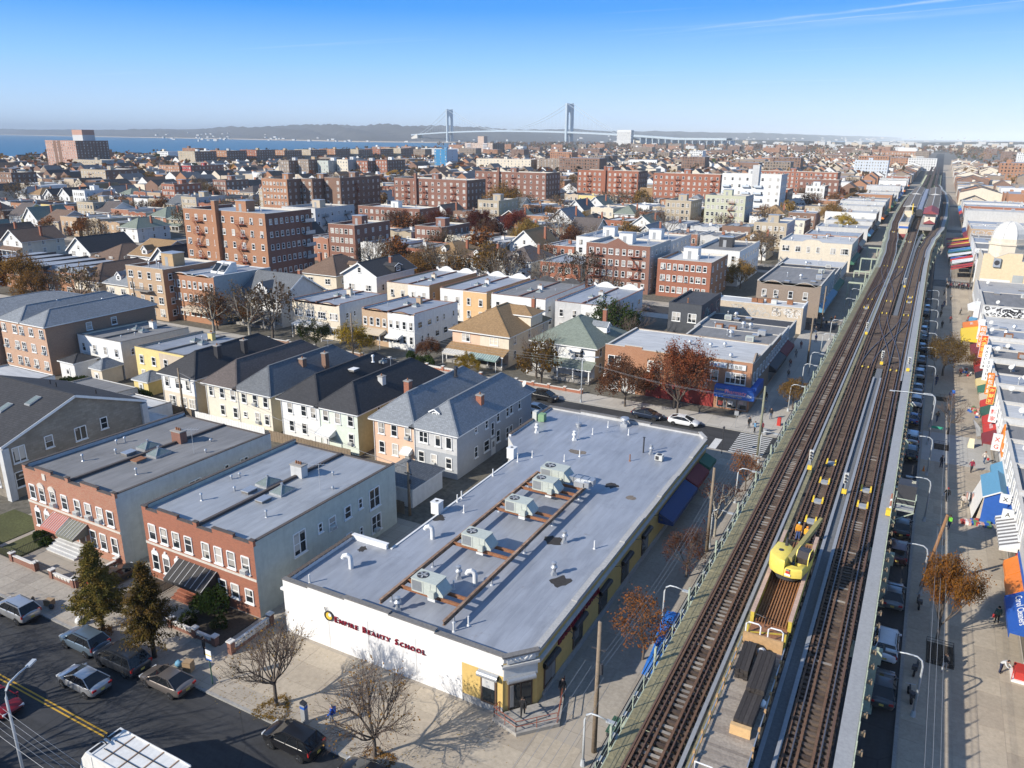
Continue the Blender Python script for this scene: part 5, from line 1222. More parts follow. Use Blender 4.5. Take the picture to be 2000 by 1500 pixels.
BW=row_flat('tan brick and white row house pair with matching curved parapets',-99.3,-86.4,121.0,137,7.7,M_BRICKT,M_WHITE,M_WHITE,silver('x',1.0),nwin=4,prof=curve_profile(-99.3,-86.4,7.2,.5,2),cope=M_BRICKD,w=.85);awning(BW,-99.0,-93.4,121,3.7,2.2,.6,M_AWN['tan'],True,'porch_awning');awning(BW,-92.6,-89.4,121,3.2,1.6,.5,M_AWN['white'])
GG=hip_house('grey gabled white house with wide dormer behind the bare sycamore',-135.6,-123.0,122.5,136.5,6.4,4.4,M_WHITE,M_PALE,M_SHG,True,M_SHG,'x','gg',[(-124.8,131)],'gabled_house',dm=[(-129.3,123.3,6.9,3.4,1.4,3.,M_WHITE,M_SHG,'S',1.4)],n=3)
O3=row_flat('tan brick three-storey house with solar hutch on the roof',-150.8,-136.8,117.0,134,11.2,M_BRICKO,M_BRICKO,M_GREYW,silver('y',1.1),nwin=4,rows=((7.9,1.6),(4.9,1.6),(1.6,1.7)),prof=curve_profile(-150.8,-136.8,10.7,.5,2),cope=M_WHITE,ch=False,sidewin=False);awning(O3,-146,-138,117,3.9,2.,.6,M_AWN['tan'])
for x in(-142.6,-140.2):mb=MB();mb.prism([(122,10.75),(126,10.75),(126,13.0),(124.6,13.0)],'x',x-1.1,x+1.0,0);mb.obox((x,123.1,12.05),(.7,0,0),(0,.85,.75),(0,-.03,.03),1);mb.build('solar_hutch',[M_WHITE,M_GLASSD],O3)
T4=apartment('tan brick four-storey apartment house with front balconies',-162.4,-149.8,114.4,130,12.0,M_BRICKT,M_BRICKO,4,4,3,near=True,bulk=True,bulkm=M_TAN,group='small apartment houses',rm=silver('x',.95),par=.7)
for z in(3.7,6.6):mb=MB();mb.box(-159.2,-153.8,112.9,114.36,z,z+.15,0);
for z in(3.9,6.7):
 mb=MB();mb.box(-159.2,-153.8,112.9,114.36,z,z+.14,0);mb.bar((-159.2,112.95,z+1.0),(-153.8,112.95,z+1.0),.05,.05,1)
 for i in range(20):mb.bar((-159.2+i*.284,112.95,z),(-159.2+i*.284,112.95,z+1.),.03,.03,1)
 mb.build('balcony',[M_CONC,M_IRON],T4)
hip_house('small pale house with blue-grey roof and dormer left of the balcony block',-174.5,-166.0,117,131,6.6,3.2,M_CREAM,M_CREAM,M_SHLG,True,M_SHLG,n=2,dm=[(-170.2,117.6,7.2,1.8,1.3,2.,M_WHITE,M_SHLG,'S',.8)])
hip_house('brown hip-roofed cream house with dormer',-187.0,-177.0,117,137,6.4,3.4,M_CREAM,M_BEIGE,M_SHB,True,M_SHB,n=2,dm=[(-182,117.6,7.0,1.8,1.3,2.,M_WHITE,M_SHB,'S',.8)])
for i in range(6):
 x0=-236+i*7.6
 b=building('attached_row_house','attached brick row house with sloping grey front roof, %s from the yellow tree'%['sixth','fifth','fourth','third','second','first'][i],'house',x0,x0+7.6,121,139,'attached brick row with sloping front roofs')
 shell(b,6.4,M_BRICKO,M_BRICKD);mb=MB();mb.quad((x0,120.6,5.6),(x0+7.4,120.6,5.6),(x0+7.4,123.4,7.1),(x0,123.4,7.1),0);mb.quad((x0,123.4,7.1),(x0+7.4,123.4,7.1),(x0+7.4,139,6.6),(x0,139,6.6),1);mb.box(x0+7.4,x0+7.6,120.6,139,6.2,7.2,2);mb.build('roof',[M_SHLG,silver('x',1.1),M_TILE],b)
 win(b,'S',x0+2.3,3.9,2.2,1.3,'tri');win(b,'S',x0+5.6,3.9,1.4,1.3,'dh2');win(b,'S',x0+2.4,1.2,2.2,1.4,'tri');mb=MB();mb.box(x0+7.6,x0+7.62,121,139,.1,6.2);door(b,'S',x0+5.7,.6,1.,2.)
for lab,x0,x1,m1,m2,sm,rm in(('white flat-roofed pair with tan side wall, backs to us',-112.8,-100.6,M_CREAM,M_WHITE,M_TAN,silver('y',1.1)),('white and peach flat-roofed pair with arched far parapet',-97.6,-85.2,M_WHITE,mat('peach_orange_stucco',(.70,.46,.24),.85,.1,.7),M_TAN,silver('y',1.15)),('white flat-roofed pair with dark back parapet',-84.0,-70.6,M_WHITE,M_WHITE,M_WHITE,M_ROOFG),('off-white flat-roofed pair behind the green-grey hip house',-68.3,-56.2,M_PALE,M_WHITE,M_WHITE,silver('y',1.05))):
 b=row_flat(lab,x0,x1,147.3,169,7.5,m1,m2,sm,rm,nwin=2,par=.15,cope=M_BRICKD,zb=7.2)
 mb=MB();pr=curve_profile(x0,x1,7.6,.9,2);mb.prism([(x0,7.1)]+pr+[(x1,7.1)],'y',168.75,169.0);mb.build('arched_front_parapet',M_WHITE if 'dark' not in lab else M_ROOFD,b)
hip_house('white gabled house with black roof and side dormer',-128.4,-118.0,150,166,7.9,2.9,M_WHITE,M_WHITE,M_SHD,True,None,'y','gg',[(-119.5,158)],'gabled_house',dm=[(-117.2,158,8.2,3.,1.4,3.,M_SHD,M_SHD,'E',.6)])
hip_house('brown-roofed cream house beside the big orange apartment block',-144.0,-132.5,152,167,6.6,3.8,M_CREAM,M_BEIGE,M_SHB,True,None,ch=[(-141,156)],dm=[(-132.0,160,7.2,1.6,1.2,2.,M_CREAM,M_SHB,'E',.7)])
hip_house('dark-roofed white gabled house left of the orange apartment block',-197,-188,147,162,6.0,4.,M_WHITE,M_WHITE,M_SHD,True,None,'y','gg',name='gabled_house');hip_house('cream gabled house with brown cross roof beyond the yellow tree',-210,-199,150,166,6.4,3.8,M_WHITE,M_CREAM,M_SHT,True,None,'x','gg',name='gabled_house',dm=[(-204,150.5,6.8,2.4,1.4,2.4,M_WHITE,M_SHT,'S',1.2)])
hip_house('brown low hip-roofed house at the left beyond the yellow tree',-226,-213,148,164,4.6,3.6,M_CREAM,M_BEIGE,M_SHB,True,None,n=2);hip_house('grey-roofed white gabled house beside the brown low house',-240,-229,150,166,5.6,4.2,M_WHITE,M_CREAM,M_SHD,True,None,'y','gg',name='gabled_house')
BIG=apartment('six-storey orange brick apartment block with red fire escapes and tall chimney',-184.5,-153.5,150.0,167.5,21.2,M_BRICKO,M_BRICKD,6,9,8,(-178.6,-162.2),(),silver('x',1.0),True,(-171.0,149.4,True),True,base=1.6,w=1.05)
for z in(4.5,7.8,11.1,14.4,17.7):mb=MB();mb.box(-153.5,-152.2,163.5,167.2,z,z+.15,0);mb.box(-152.25,-152.2,163.5,167.2,z+.1,z+1.1,1);mb.build('balcony',[M_CONC,M_STEEL],BIG)
RED4=apartment('red brick four-storey house with gabled parapet and fire escapes',-83.4,-65.0,199.5,218,13.1,M_BRICKD,M_GREYW,4,9,5,(-80.0,-69.0),(),silver('x',1.1),True,None,True,M_WHITE,'small apartment houses',prof=[(-83.4,13.1),(-77.5,13.1),(-74.2,14.8),(-71,13.1),(-65,13.1)],w=.95,base=1.4)
B3=apartment('brick three-storey flats with white painted stair hutch',-62.9,-48.5,200.0,218,10.1,M_BRICKR,M_BRICKO,3,8,4,(),(),M_ROOFW,True,None,True,M_WHITE,'small apartment houses',par=.7,w=.95,base=1.4)
apartment('white three-storey flats behind the brick flats, two dark tanks on the roof',-60.0,-46.6,224,252,10.2,M_WHITE,M_WHITE,3,4,8,rm=M_ROOFG,near=False,group='small apartment houses',bulkm=M_DARKM);apartment('white flats joined to the left of the red gabled house',-98,-84,226,250,11.0,M_WHITE,M_WHITE,4,4,6,rm=silver('x',1.2),group='small apartment houses',bulkm=M_WHITE);apartment('white rear block behind the red gabled house',-82.5,-68,225,250,11.2,M_WHITE,M_PALE,4,4,6,rm=silver('x',1.2),group='small apartment houses',bulkm=M_WHITE)
apartment('low brick flats left of the red gabled house',-97.4,-84.6,199,217,6.8,M_BRICKR,M_PALE,2,5,4,rm=silver('x',1.),near=True,group='small apartment houses',bulk=False,par=.4,base=1.)
apartment('three-storey red brick building with long white balcony',-232,-198,284,300,10.2,M_BRICKD,M_BRICKD,3,11,4,rm=M_ROOFW,group='small apartment houses',bulkm=M_WHITE,w=1.3);apartment('whitewashed four-storey block behind the orange apartment block',-224,-207,228,251,14.2,M_PALE,M_PALE,4,5,6,feE=(233,246),fem=M_IRON,rm=M_ROOFG,bulkm=M_BEIGE)
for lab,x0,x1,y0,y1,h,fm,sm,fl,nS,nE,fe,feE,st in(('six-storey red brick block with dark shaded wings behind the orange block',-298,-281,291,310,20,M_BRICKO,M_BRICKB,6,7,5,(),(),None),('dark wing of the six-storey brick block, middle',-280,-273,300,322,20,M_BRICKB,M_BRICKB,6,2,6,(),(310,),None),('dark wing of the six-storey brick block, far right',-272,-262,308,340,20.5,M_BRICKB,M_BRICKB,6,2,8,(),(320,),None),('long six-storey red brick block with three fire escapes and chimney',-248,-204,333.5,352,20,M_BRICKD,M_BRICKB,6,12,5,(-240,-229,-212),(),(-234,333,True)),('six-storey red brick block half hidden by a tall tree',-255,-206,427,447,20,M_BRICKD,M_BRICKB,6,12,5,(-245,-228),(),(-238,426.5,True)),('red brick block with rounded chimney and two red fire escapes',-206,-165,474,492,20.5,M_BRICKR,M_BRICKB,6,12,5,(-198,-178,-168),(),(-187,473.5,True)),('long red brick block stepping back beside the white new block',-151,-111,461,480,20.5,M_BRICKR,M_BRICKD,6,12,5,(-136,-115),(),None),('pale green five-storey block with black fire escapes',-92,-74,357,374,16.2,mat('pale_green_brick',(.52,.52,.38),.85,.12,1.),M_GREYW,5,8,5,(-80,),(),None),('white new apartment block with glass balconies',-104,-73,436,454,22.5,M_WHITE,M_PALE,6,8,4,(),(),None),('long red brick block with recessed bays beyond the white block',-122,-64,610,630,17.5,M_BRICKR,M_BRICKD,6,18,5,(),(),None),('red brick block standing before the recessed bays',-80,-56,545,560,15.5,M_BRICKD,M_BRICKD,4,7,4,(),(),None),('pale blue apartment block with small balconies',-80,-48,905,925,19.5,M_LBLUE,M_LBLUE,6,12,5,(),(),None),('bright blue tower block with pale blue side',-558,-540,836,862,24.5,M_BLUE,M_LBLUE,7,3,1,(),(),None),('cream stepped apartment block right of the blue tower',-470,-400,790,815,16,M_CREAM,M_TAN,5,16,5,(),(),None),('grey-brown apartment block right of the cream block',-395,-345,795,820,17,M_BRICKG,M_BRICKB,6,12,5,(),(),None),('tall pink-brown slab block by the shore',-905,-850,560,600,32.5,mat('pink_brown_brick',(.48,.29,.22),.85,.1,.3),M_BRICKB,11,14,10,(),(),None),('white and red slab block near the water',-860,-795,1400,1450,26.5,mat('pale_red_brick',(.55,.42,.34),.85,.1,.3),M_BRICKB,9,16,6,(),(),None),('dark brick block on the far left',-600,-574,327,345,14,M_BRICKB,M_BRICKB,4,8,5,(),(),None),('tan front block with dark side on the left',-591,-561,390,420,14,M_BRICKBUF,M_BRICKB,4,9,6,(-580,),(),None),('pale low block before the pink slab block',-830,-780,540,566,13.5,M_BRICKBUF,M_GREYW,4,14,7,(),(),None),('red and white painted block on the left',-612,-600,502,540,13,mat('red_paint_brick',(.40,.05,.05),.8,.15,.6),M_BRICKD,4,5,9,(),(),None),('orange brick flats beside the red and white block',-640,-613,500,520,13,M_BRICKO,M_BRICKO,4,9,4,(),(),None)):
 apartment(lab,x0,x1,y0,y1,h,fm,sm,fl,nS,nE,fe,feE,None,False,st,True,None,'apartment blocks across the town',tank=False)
tw=[o for o in COL.objects if o.get('label','').startswith('tall pink')][0]
mb=MB();mb.box(-876,-858,575,590,31.6,38.5,0);mb.box(-876,-858,575,590,38.5,44,1);mb.build('roof_tower',[M_PALE,MATS['pink_brown_brick']],tw)
for x in(-888,-880):mb=MB();mb.box(x-2.5,x+2.5,559.8,560,0,32.4);mb.build('dark_bay',M_BRICKB,tw)
sl=[o for o in COL.objects if o.get('label','').startswith('white and red slab')][0]
mb=MB();mb.box(-838,-824,1415,1430,25.6,39.5);mb.build('roof_tower',MATS['pale_red_brick'],sl)
mb=MB()
for x in(-850,-812):
 for i in range(9):mb.box(x-5,x+5,1398.4,1400,1.5+i*2.85,2.6+i*2.85)
mb.build('balcony_tier',M_LBLUE,sl)
wn=[o for o in COL.objects if o.get('label','').startswith('white new apart')][0]
for x in(-101.5,-91,-84.5):
 for i in range(1,5):mb=MB();mb.box(x-2,x+2,434.6,436,1.6+i*3.5,2.6+i*3.5);mb.build('balcony',M_LBLUE,wn)
mb=MB();mb.box(-88,-84.5,434.9,440,16,27);mb.build('lift_tower',M_PALE,wn)
for i in range(9):
 x0=-845+i*7;y0=690+i*44
 apartment('six-storey shore-front brick block, %s counted from the left'%['first','second','third','fourth','fifth','sixth','seventh','eighth','ninth'][i],x0,x0+30,y0,y0+34,20+(i%3)*.4,R.choice((M_BRICKR,M_BRICKO,M_BRICKBUF)),M_BRICKB,6,7,8,group='shore-front brick blocks',bulkm=R.choice((M_WHITE,M_TAN,M_PALE)))
for i in range(6):
 x0=-528+i*15;y0=538+i*9
 apartment('six-storey brick block in the middle row, %s counted from the left'%['first','second','third','fourth','fifth','sixth'][i],x0,x0+12.5,y0,y0+28,18.5+(i%2),(M_BRICKG,M_BRICKG,M_PALEGR,M_CREAM,M_BRICKR,M_BRICKR)[i],(M_BRICKB,M_BRICKB,M_GREYW,M_GREYW,M_BRICKB,M_BRICKB)[i],6,4,7,group='middle row brick blocks',bulkm=R.choice((M_WHITE,M_TAN,M_PALE)))
AH=building('drill_hall','large brick drill hall with white curved roof far down the avenue','hall',-110,-44,1770,1830);shell(AH,17,M_BRICKO,M_BRICKD);mb=MB();mb.prism([(-80,17),(-46,17),(-46,21),(-50,23.5),(-76,23.5),(-80,21)],'y',1772,1828);mb.build('roof',M_WHITE,AH);joined_windows(AH,'S',spread(-110,-44,14),[5.,11.],2.,3.)
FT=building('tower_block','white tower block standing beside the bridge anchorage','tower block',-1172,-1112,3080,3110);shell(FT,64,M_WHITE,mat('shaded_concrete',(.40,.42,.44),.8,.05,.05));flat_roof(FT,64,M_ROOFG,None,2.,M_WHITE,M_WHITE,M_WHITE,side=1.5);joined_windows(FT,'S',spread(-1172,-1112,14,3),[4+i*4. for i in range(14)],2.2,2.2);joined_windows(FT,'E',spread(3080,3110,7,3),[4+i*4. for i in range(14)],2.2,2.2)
#  the town beyond: rows of houses along the street grid
TAKEN=[tuple(o['_b'])for o in COL.objects if '_b' in o]
def free(x0,x1,y0,y1,pad=.8):
 return not any(a<x1+pad and b>x0-pad and c<y1+pad and d>y0-pad for a,b,c,d in TAKEN)
ORD=['first','second','third','fourth','fifth','sixth','seventh','eighth','ninth','tenth','eleventh','twelfth','thirteenth','fourteenth','fifteenth','sixteenth','seventeenth','eighteenth','nineteenth','twentieth','twenty-first','twenty-second']
WALLS=[('white',M_WHITE),('white',M_WSIDE),('cream',M_CREAM),('cream',M_CREAM2),('beige',M_BEIGE),('red brick',M_BRICKR),('red brick',M_BRICKM),('orange brick',M_BRICKO),('tan brick',M_BRICKT),('brown brick',M_BRICKB),('buff',M_BRICKBUF),('grey',M_PALE),('yellow',M_YELLOW),('red brick',M_BRICKR),('orange brick',M_BRICKO)]
SHING=[('dark',M_SHD),('grey',M_SHG),('pale grey',M_SHLG),('brown',M_SHB),('brown-grey',M_SHBG),('tan',M_SHT),('green-grey',M_SHGN)]
RT_=random.Random(21)
def inview(x,y,pad=1.12):
 v=Vector((x,y,-38));f=v.dot(_fw)
 if f<5:return False
 return abs(v.dot(_rt2)/f)<.6645*pad and v.dot(_dn2)/f<.4985*pad*1.1
NTOWN=0
def town_house(x0,x1,y0,y1,where,far):
 global NTOWN
 NTOWN+=1
 k=RT_.random();wn,wm=RT_.choice(WALLS);sm=RT_.choice((wm,wm,M_BEIGE,M_PALE,M_BRICKB))
 if k<.58:
  h=RT_.uniform(6.6,8.0);rn,rm=RT_.choice((('silver',silver('x',1.1)),('silver',silver('y',1.0)),('white',M_ROOFW),('grey',M_ROOFG),('silver',silver('x',1.2))))
  b=building('flat_roofed_house','%s flat-roofed house with %s roof, %s'%(wn,rn,where),'house',x0,x1,y0,y1,'flat-roofed row houses')
  shell(b,h-.4,wm,sm);prof=RT_.choice((None,None,steps_profile(x0,x1,h-.1,.35),curve_profile(x0,x1,h-.2,.5)))
  flat_roof(b,h-.4,rm,h-.8,.4,wm,sm,RT_.choice((M_COPE,M_TILE,M_STONE,M_WHITE)),prof=prof,party=((x0+x1)/2,),side=.3)
  joined_windows(b,'S',spread(x0,x1,4,1.4),(1.4,4.3),1.,1.55);joined_windows(b,'E',spread(y0,y1,4,2.),(1.5,4.4),.9,1.3)
  chimney(b,(x0+x1)/2,y0+9,h-.9,h+.8,1.,.8,RT_.choice((wm,M_BRICKR,M_WHITE)),2)
  if not far:
   hatch(b,x0+2.5,y0+6,h-.5);skylight(b,x1-2.5,y0+8,h-.6,1.2,1.3,.4);vent(b,x0+3,y0+12,h-.6,.7,.1)
 elif k<.93:
  rn,rm=RT_.choice(SHING);gab=RT_.random()<.55
  ev=RT_.uniform(5.4,6.5);ax=RT_.choice('yyx')if gab else 'y'
  x1=min(x1,x0+RT_.uniform(8.5,11.5));y1=min(y1,y0+15)
  b=hip_house('%s %s house with %s roof, %s'%(wn,'gabled' if gab else 'hip-roofed',rn,where),x0,x1,y0,y1,ev,RT_.uniform(3.6,5.0)if gab else RT_.uniform(2.8,3.6),wm if RT_.random()<.4 else M_WHITE,RT_.choice((wm,M_CREAM,M_PALE)),rm,False,RT_.choice((None,rm)),ax,'gg' if gab else 'hh',[(x1-1.5,y0+8)],'gabled_house' if gab else 'hip_roofed_house')
  b['label']='%s house with %s roof, %s'%('gabled' if gab else 'hip-roofed',rn,where)
  if not far and not gab:dormer(b,(x0+x1)/2,y0+.6,ev+.5,1.8,1.2,2.,M_WHITE,rm,'S',.8)
 else:
  h=RT_.choice((10,13));fm=RT_.choice((M_BRICKR,M_BRICKD,M_BRICKBUF,M_WHITE,M_BRICKG))
  b=apartment('small %s-storey apartment house, %s'%('three' if h==10 else 'four',where),x0,x1,y0,y1,h,fm,RT_.choice((M_BRICKB,M_PALE,fm)),3 if h==10 else 4,5,5,group='small apartment houses',name='apartment_house',cat='apartment house')
 TAKEN.append((x0,x1,y0,y1))
FARX=MB()
def far_house(x0,x1,y0,y1):
 m=RT_.randrange(6);h=RT_.uniform(6,9)
 if RT_.random()<.5:
  FARX.box(x0,x1,y0,y1,0,h,m,top=6+RT_.randrange(3),skip='b')
  if RT_.random()<.6:a=RT_.uniform(x0+1,x1-3);FARX.box(a,a+2,y0+5,y0+8,h,h+2,RT_.randrange(6))
 else:
  cx=(x0+x1)/2;i=len(FARX.v);r=RT_.uniform(3,4.5);h-=1
  FARX.v+=[(x0,y0,0),(x1,y0,0),(x1,y1,0),(x0,y1,0),(x0,y0,h),(x1,y0,h),(x1,y1,h),(x0,y1,h),(cx,y0,h+r),(cx,y1,h+r)]
  for f,mm in(((0,1,5,8,4),m),((1,2,6,5),m),((3,0,4,7),m),((5,6,9,8),9+RT_.randrange(3)),((7,4,8,9),9+RT_.randrange(3)),((2,3,7,9,6),m)):FARX.f.append(tuple(i+q for q in f));FARX.m.append(mm)
TREESPOTS=[]
for col,(xa,xb)in enumerate(((-246,-24),(-494,-268),(-740,-512),(-985,-758),(-1240,-1003))):
 for k in range(0,26):
  for row in(0,1):
   y0=(41.5 if row==0 else 73.5)+PER*k
   x=xb-1.0 if k<2 or col else-47.;n=0
   while x-11.5>xa:
    w=RT_.choice((12.2,12.8,13.4));x0=x-w;n+=1
    cx,cy=x0+w/2,y0+9;d=hypot(cx,cy)
    ok=inview(cx,cy)and(col==0 or k>=1)and d>130 and cx>-1180
    if ok:
     yy=y0+RT_.uniform(-1,1.5)
     if free(x0,x0+w-1.2,yy,yy+20):
      if d<560 and NTOWN<430:
       side='far' if row==0 else 'near';st=k if row==0 else k+1
       place='%s from %s, %s side of %s street'%(ORD[min(n-1,21)],('railway','avenue','avenue','avenue','shore')[col],side,ORD[min(st,21)])
       town_house(x0,x0+w-1.2,yy,yy+19,place,d>330)
      elif d<2600:far_house(x0,x0+w-1.2,yy,yy+RT_.uniform(14,19))
     if RT_.random()<(.5 if d<600 else.3):TREESPOTS.append((x0+RT_.uniform(0,w),y0+(-6.5 if row==0 else 26 if RT_.random()<.5 else-6)+RT_.uniform(-1,1),d))
    x-=w
for k in range(0,30):
 for j in range(9):
  y0=300+k*40;x0=40+j*26
  if inview(x0+8,y0)and RT_.random()<.8:far_house(x0,x0+RT_.uniform(9,20),y0,y0+RT_.uniform(14,26));
  if inview(x0+8,y0)and RT_.random()<.25:TREESPOTS.append((x0+20,y0+30,hypot(x0,y0)))
for k in range(60):
 y0=545+k*16.
 for x0,x1 in((13.4,RT_.uniform(28,40)),(-22.5-RT_.uniform(18,23),-22.6)):
  if(x0>0 and not any(a-15<y0<b for a,b in((566,579),(722,735),(1000,1012))))or(x0<0 and y0>830):far_house(x0,x1,y0,y0+15.2)
for i in range(150):
 y0=RT_.uniform(700,2600);x0=RT_.uniform(-1100,150)
 if inview(x0,y0)and free(x0,x0+30,y0,y0+20)and not-35<x0<20:
  h=RT_.choice((10,12,16,19,20));w=RT_.uniform(18,45);FARX.box(x0,x0+w,y0,y0+20,0,h,RT_.choice((0,3,4,4,5,5)),top=6,skip='b');FARX.box(x0+5,x0+9,y0+5,y0+9,h,h+3,RT_.randrange(6))
  n=int(w/3)
  for f in range(int(h/3.1)):
   for q in range(n):u=x0+1.5+q*3;FARX.quad((u,y0-.06,1.3+f*3.1),(u+1.3,y0-.06,1.3+f*3.1),(u+1.3,y0-.06,2.9+f*3.1),(u,y0-.06,2.9+f*3.1),12)
stuff(tag(FARX.build('distant_houses',[M_WHITE,M_CREAM,M_BEIGE,M_BRICKG,M_BRICKB,M_BRICKO,silver('x',1.1),M_ROOFW,M_ROOFG,M_SHD,M_SHB,M_SHG,M_GLASSD]),'mass of small houses and blocks filling the far town towards the horizon','houses'))
mb=MB()
for i in range(300):
 d0=RT_.uniform(4600,8200);a=radians(RT_.uniform(-8,52));x,y=-d0*sin(a),d0*cos(a)
 if(x,y)and d0>4400:s=RT_.uniform(4,13);z=RT_.uniform(2,46)*min(1,(d0-4300)/2500);mb.box(x-s,x+s,y-6,y+6,z,z+RT_.uniform(5,10),0)
for i in range(160):
 x=RT_.uniform(-900,500);y=RT_.uniform(2700,4300);s=RT_.uniform(5,15);mb.box(x-s,x+s,y-6,y+6,0,RT_.uniform(8,20)+(y-2700)*.006,RT_.choice((0,0,1)))
stuff(tag(mb.build('hillside_houses',[M_PALE,M_BEIGE]),'tiny pale houses scattered over the hills beyond the water','houses'))
#  shop row on the far pavement of the avenue
def front_awning(b,X,y0,y1,z,out,drop,m,lab=None,txt=None,tm=None,ts=.5,val=.45):
 mb=MB();mb.prism([(X,z),(X-out,z-drop),(X-out,z-drop-val),(X-out+.04,z-drop-val),(X-out+.04,z-drop-.05),(X,z-drop-.1)],'y',y0,y1)
 o=mb.build('awning',m,b)
 if txt:
  t=text_mesh('awning_lettering',txt,ts,tm or M_WHITEP,b,(0,0,0),(0,0,0),.005,.004,'CENTER')
  sl=atan2(drop,out);c=Vector((X-out*.55,(y0+y1)/2,z-drop*.55+.03))
  t.matrix_local=Matrix(((0,cos(sl),-sin(sl),c.x),(-1,0,0,c.y),(0,sin(sl),cos(sl),c.z),(0,0,0,1)))
 return o
def blade_sign(y,z0,z1,w,m,txt,tm,label,x=11.9,stack=True,fm=None):
 r=empty('blade_sign',(x,y,0),0,label,'sign','upright blade signs on the shop fronts')
 mb=MB();mb.box(-w,0,-.12,.12,z0,z1,0);mb.build('panel',m,r)
 mb=MB()
 for a in((-w-.03,.03,z0-.05,z0),(-w-.03,.03,z1,z1+.05),(-w-.05,-w,z0,z1),(0,.05,z0,z1)):mb.box(a[0],a[1],-.14,.14,a[2],a[3],0)
 mb.bar((0,0,z1-.3),(.5,0,z1-.3),.06,.06);mb.bar((0,0,z0+.3),(.5,0,z0+.3),.06,.06);mb.build('frame',fm or M_FRAMEW,r)
 n=len(txt);hh=(z1-z0-.2)/n
 for i,ch in enumerate(txt):
  if ch!=' ':text_mesh('letter',ch,min(hh*.95,w*.85),tm,r,(-w/2,-.125,z1-.1-(i+.88)*hh),(radians(90),0,0),.004,.008,'CENTER')
 return r
SHOPS=[(52.0,61.0,6.0,M_BRICKG,M_ROOFG,None),(61.2,66.0,6.2,M_CREAM,M_ROOFG,None),(66.2,72.6,6.0,M_BRICKG,M_ROOFG,None),(72.8,80.2,5.4,M_BRICKB,mat('brown_roof',(.13,.075,.06),.85,.2,1.),None),(80.4,88.0,6.2,M_BRICKR,M_ROOFG,None),(88.2,96.5,6.6,M_PALE,M_ROOFG,None),(96.7,105.5,6.4,M_BRICKO,M_ROOFW,None),(105.7,113.0,6.2,M_BRICKG,M_ROOFG,None),(113.2,121.0,6.6,M_BRICKO,M_ROOFW,None),(121.2,129.5,6.4,M_BRICKR,M_ROOFG,None),(129.7,137.0,6.6,M_BRICKO,silver('x',1.1),None),(137.2,145.5,6.2,M_BRICKG,M_ROOFD,None),(145.7,153.5,6.6,M_BRICKT,M_ROOFG,None),(153.7,162.0,6.3,M_BRICKO,M_ROOFW,None),(162.2,171.0,6.6,M_BRICKG,silver('x',1.0),None),(171.2,186.0,6.2,M_PALE,M_ROOFW,None),(186.2,206.0,8.0,M_WHITE,M_ROOFG,None),(206.2,229.0,7.0,M_PALE,silver('x',1.1),None)]
NM={id(M_BRICKG):'grey-brown brick',id(M_CREAM):'cream',id(M_BRICKB):'brown brick',id(M_BRICKR):'red brick',id(M_PALE):'pale grey',id(M_BRICKO):'orange brick',id(M_BRICKT):'tan brick',id(M_WHITE):'white'}
RS={}
for i,(y0,y1,h,m,rm,a)in enumerate(SHOPS):
 b=shop('%s shop building on the right pavement, %s from the picture bottom'%(NM[id(m)],ORD[i]),12.1,12.1+R.uniform(20,27),y0,y1,h,m,M_PALE,rm,None,3,gear=7,side='W',group='shops along the right pavement');RS[i]=b
 mb=MB();mb.box(12.0,12.1,y0+.1,y1-.1,2.75,3.7);mb.build('fascia_board',R.choice((M_WHITEP,M_AWN['red'],M_AWN['blue'],M_AWN['green'],M_AWN['white'],M_AWN['orange'])),b)
 for q in range(3):dish(b,R.uniform(13,16),R.uniform(y0+1,y1-1),h-.4,.4)if q==0 and i>5 else None
AW=M_AWN
front_awning(RS[2],12.1,66.4,72.4,3.8,1.5,1.0,mat('royal_blue_canvas',(.02,.09,.38),.6,.1,2.),None,'Carol Cleaners',M_WHITEP,.78)
front_awning(RS[3],12.1,72.9,76.6,3.4,1.2,.9,AW['orange']);front_awning(RS[3],12.1,76.8,80.0,3.4,1.1,.9,AW['orange'])
mb=MB()
for q in range(19):
 y=80.5+q*.39;mb.prism([(12.1,4.2),(10.5,3.5),(10.5,3.2),(12.1,3.3)],'y',y,y+.39,q%2)
mb.build('striped_awning',[AW['white'],mat('grey_stripe',(.20,.19,.18),.7,.1,2.)],RS[4])
front_awning(RS[8],12.1,113.3,117.5,3.5,1.7,.9,AW['maroon']);front_awning(RS[8],12.1,117.8,121.0,3.6,1.4,1.0,AW['red'],None,'ROCKY',M_WHITEP,.6)
front_awning(RS[9],12.1,121.4,125.0,3.6,1.4,.9,AW['red']);front_awning(RS[9],12.1,125.2,129.4,3.5,1.5,.8,mat('dark_green_canvas',(.04,.11,.075),.7,.1,2.));front_awning(RS[10],12.1,129.9,133.0,3.5,1.4,.8,AW['red']);front_awning(RS[10],12.1,133.2,136.9,3.4,1.4,.8,AW['tan']);front_awning(RS[11],12.1,137.4,141.0,3.5,1.5,.7,AW['green']);front_awning(RS[11],12.1,141.2,145.2,3.6,1.7,.8,mat('pale_yellow_canvas',(.66,.52,.24),.7,.1,2.));front_awning(RS[12],12.1,145.9,149.5,3.6,1.6,.8,AW['dark']);front_awning(RS[12],12.1,149.7,153.4,3.7,1.6,.9,AW['maroon']);front_awning(RS[13],12.1,154.0,158.0,3.6,1.6,.9,AW['red']);front_awning(RS[13],12.1,158.2,161.8,3.6,1.8,.9,AW['maroon']);front_awning(RS[14],12.1,162.4,170.8,3.7,1.9,.9,AW['maroon'])
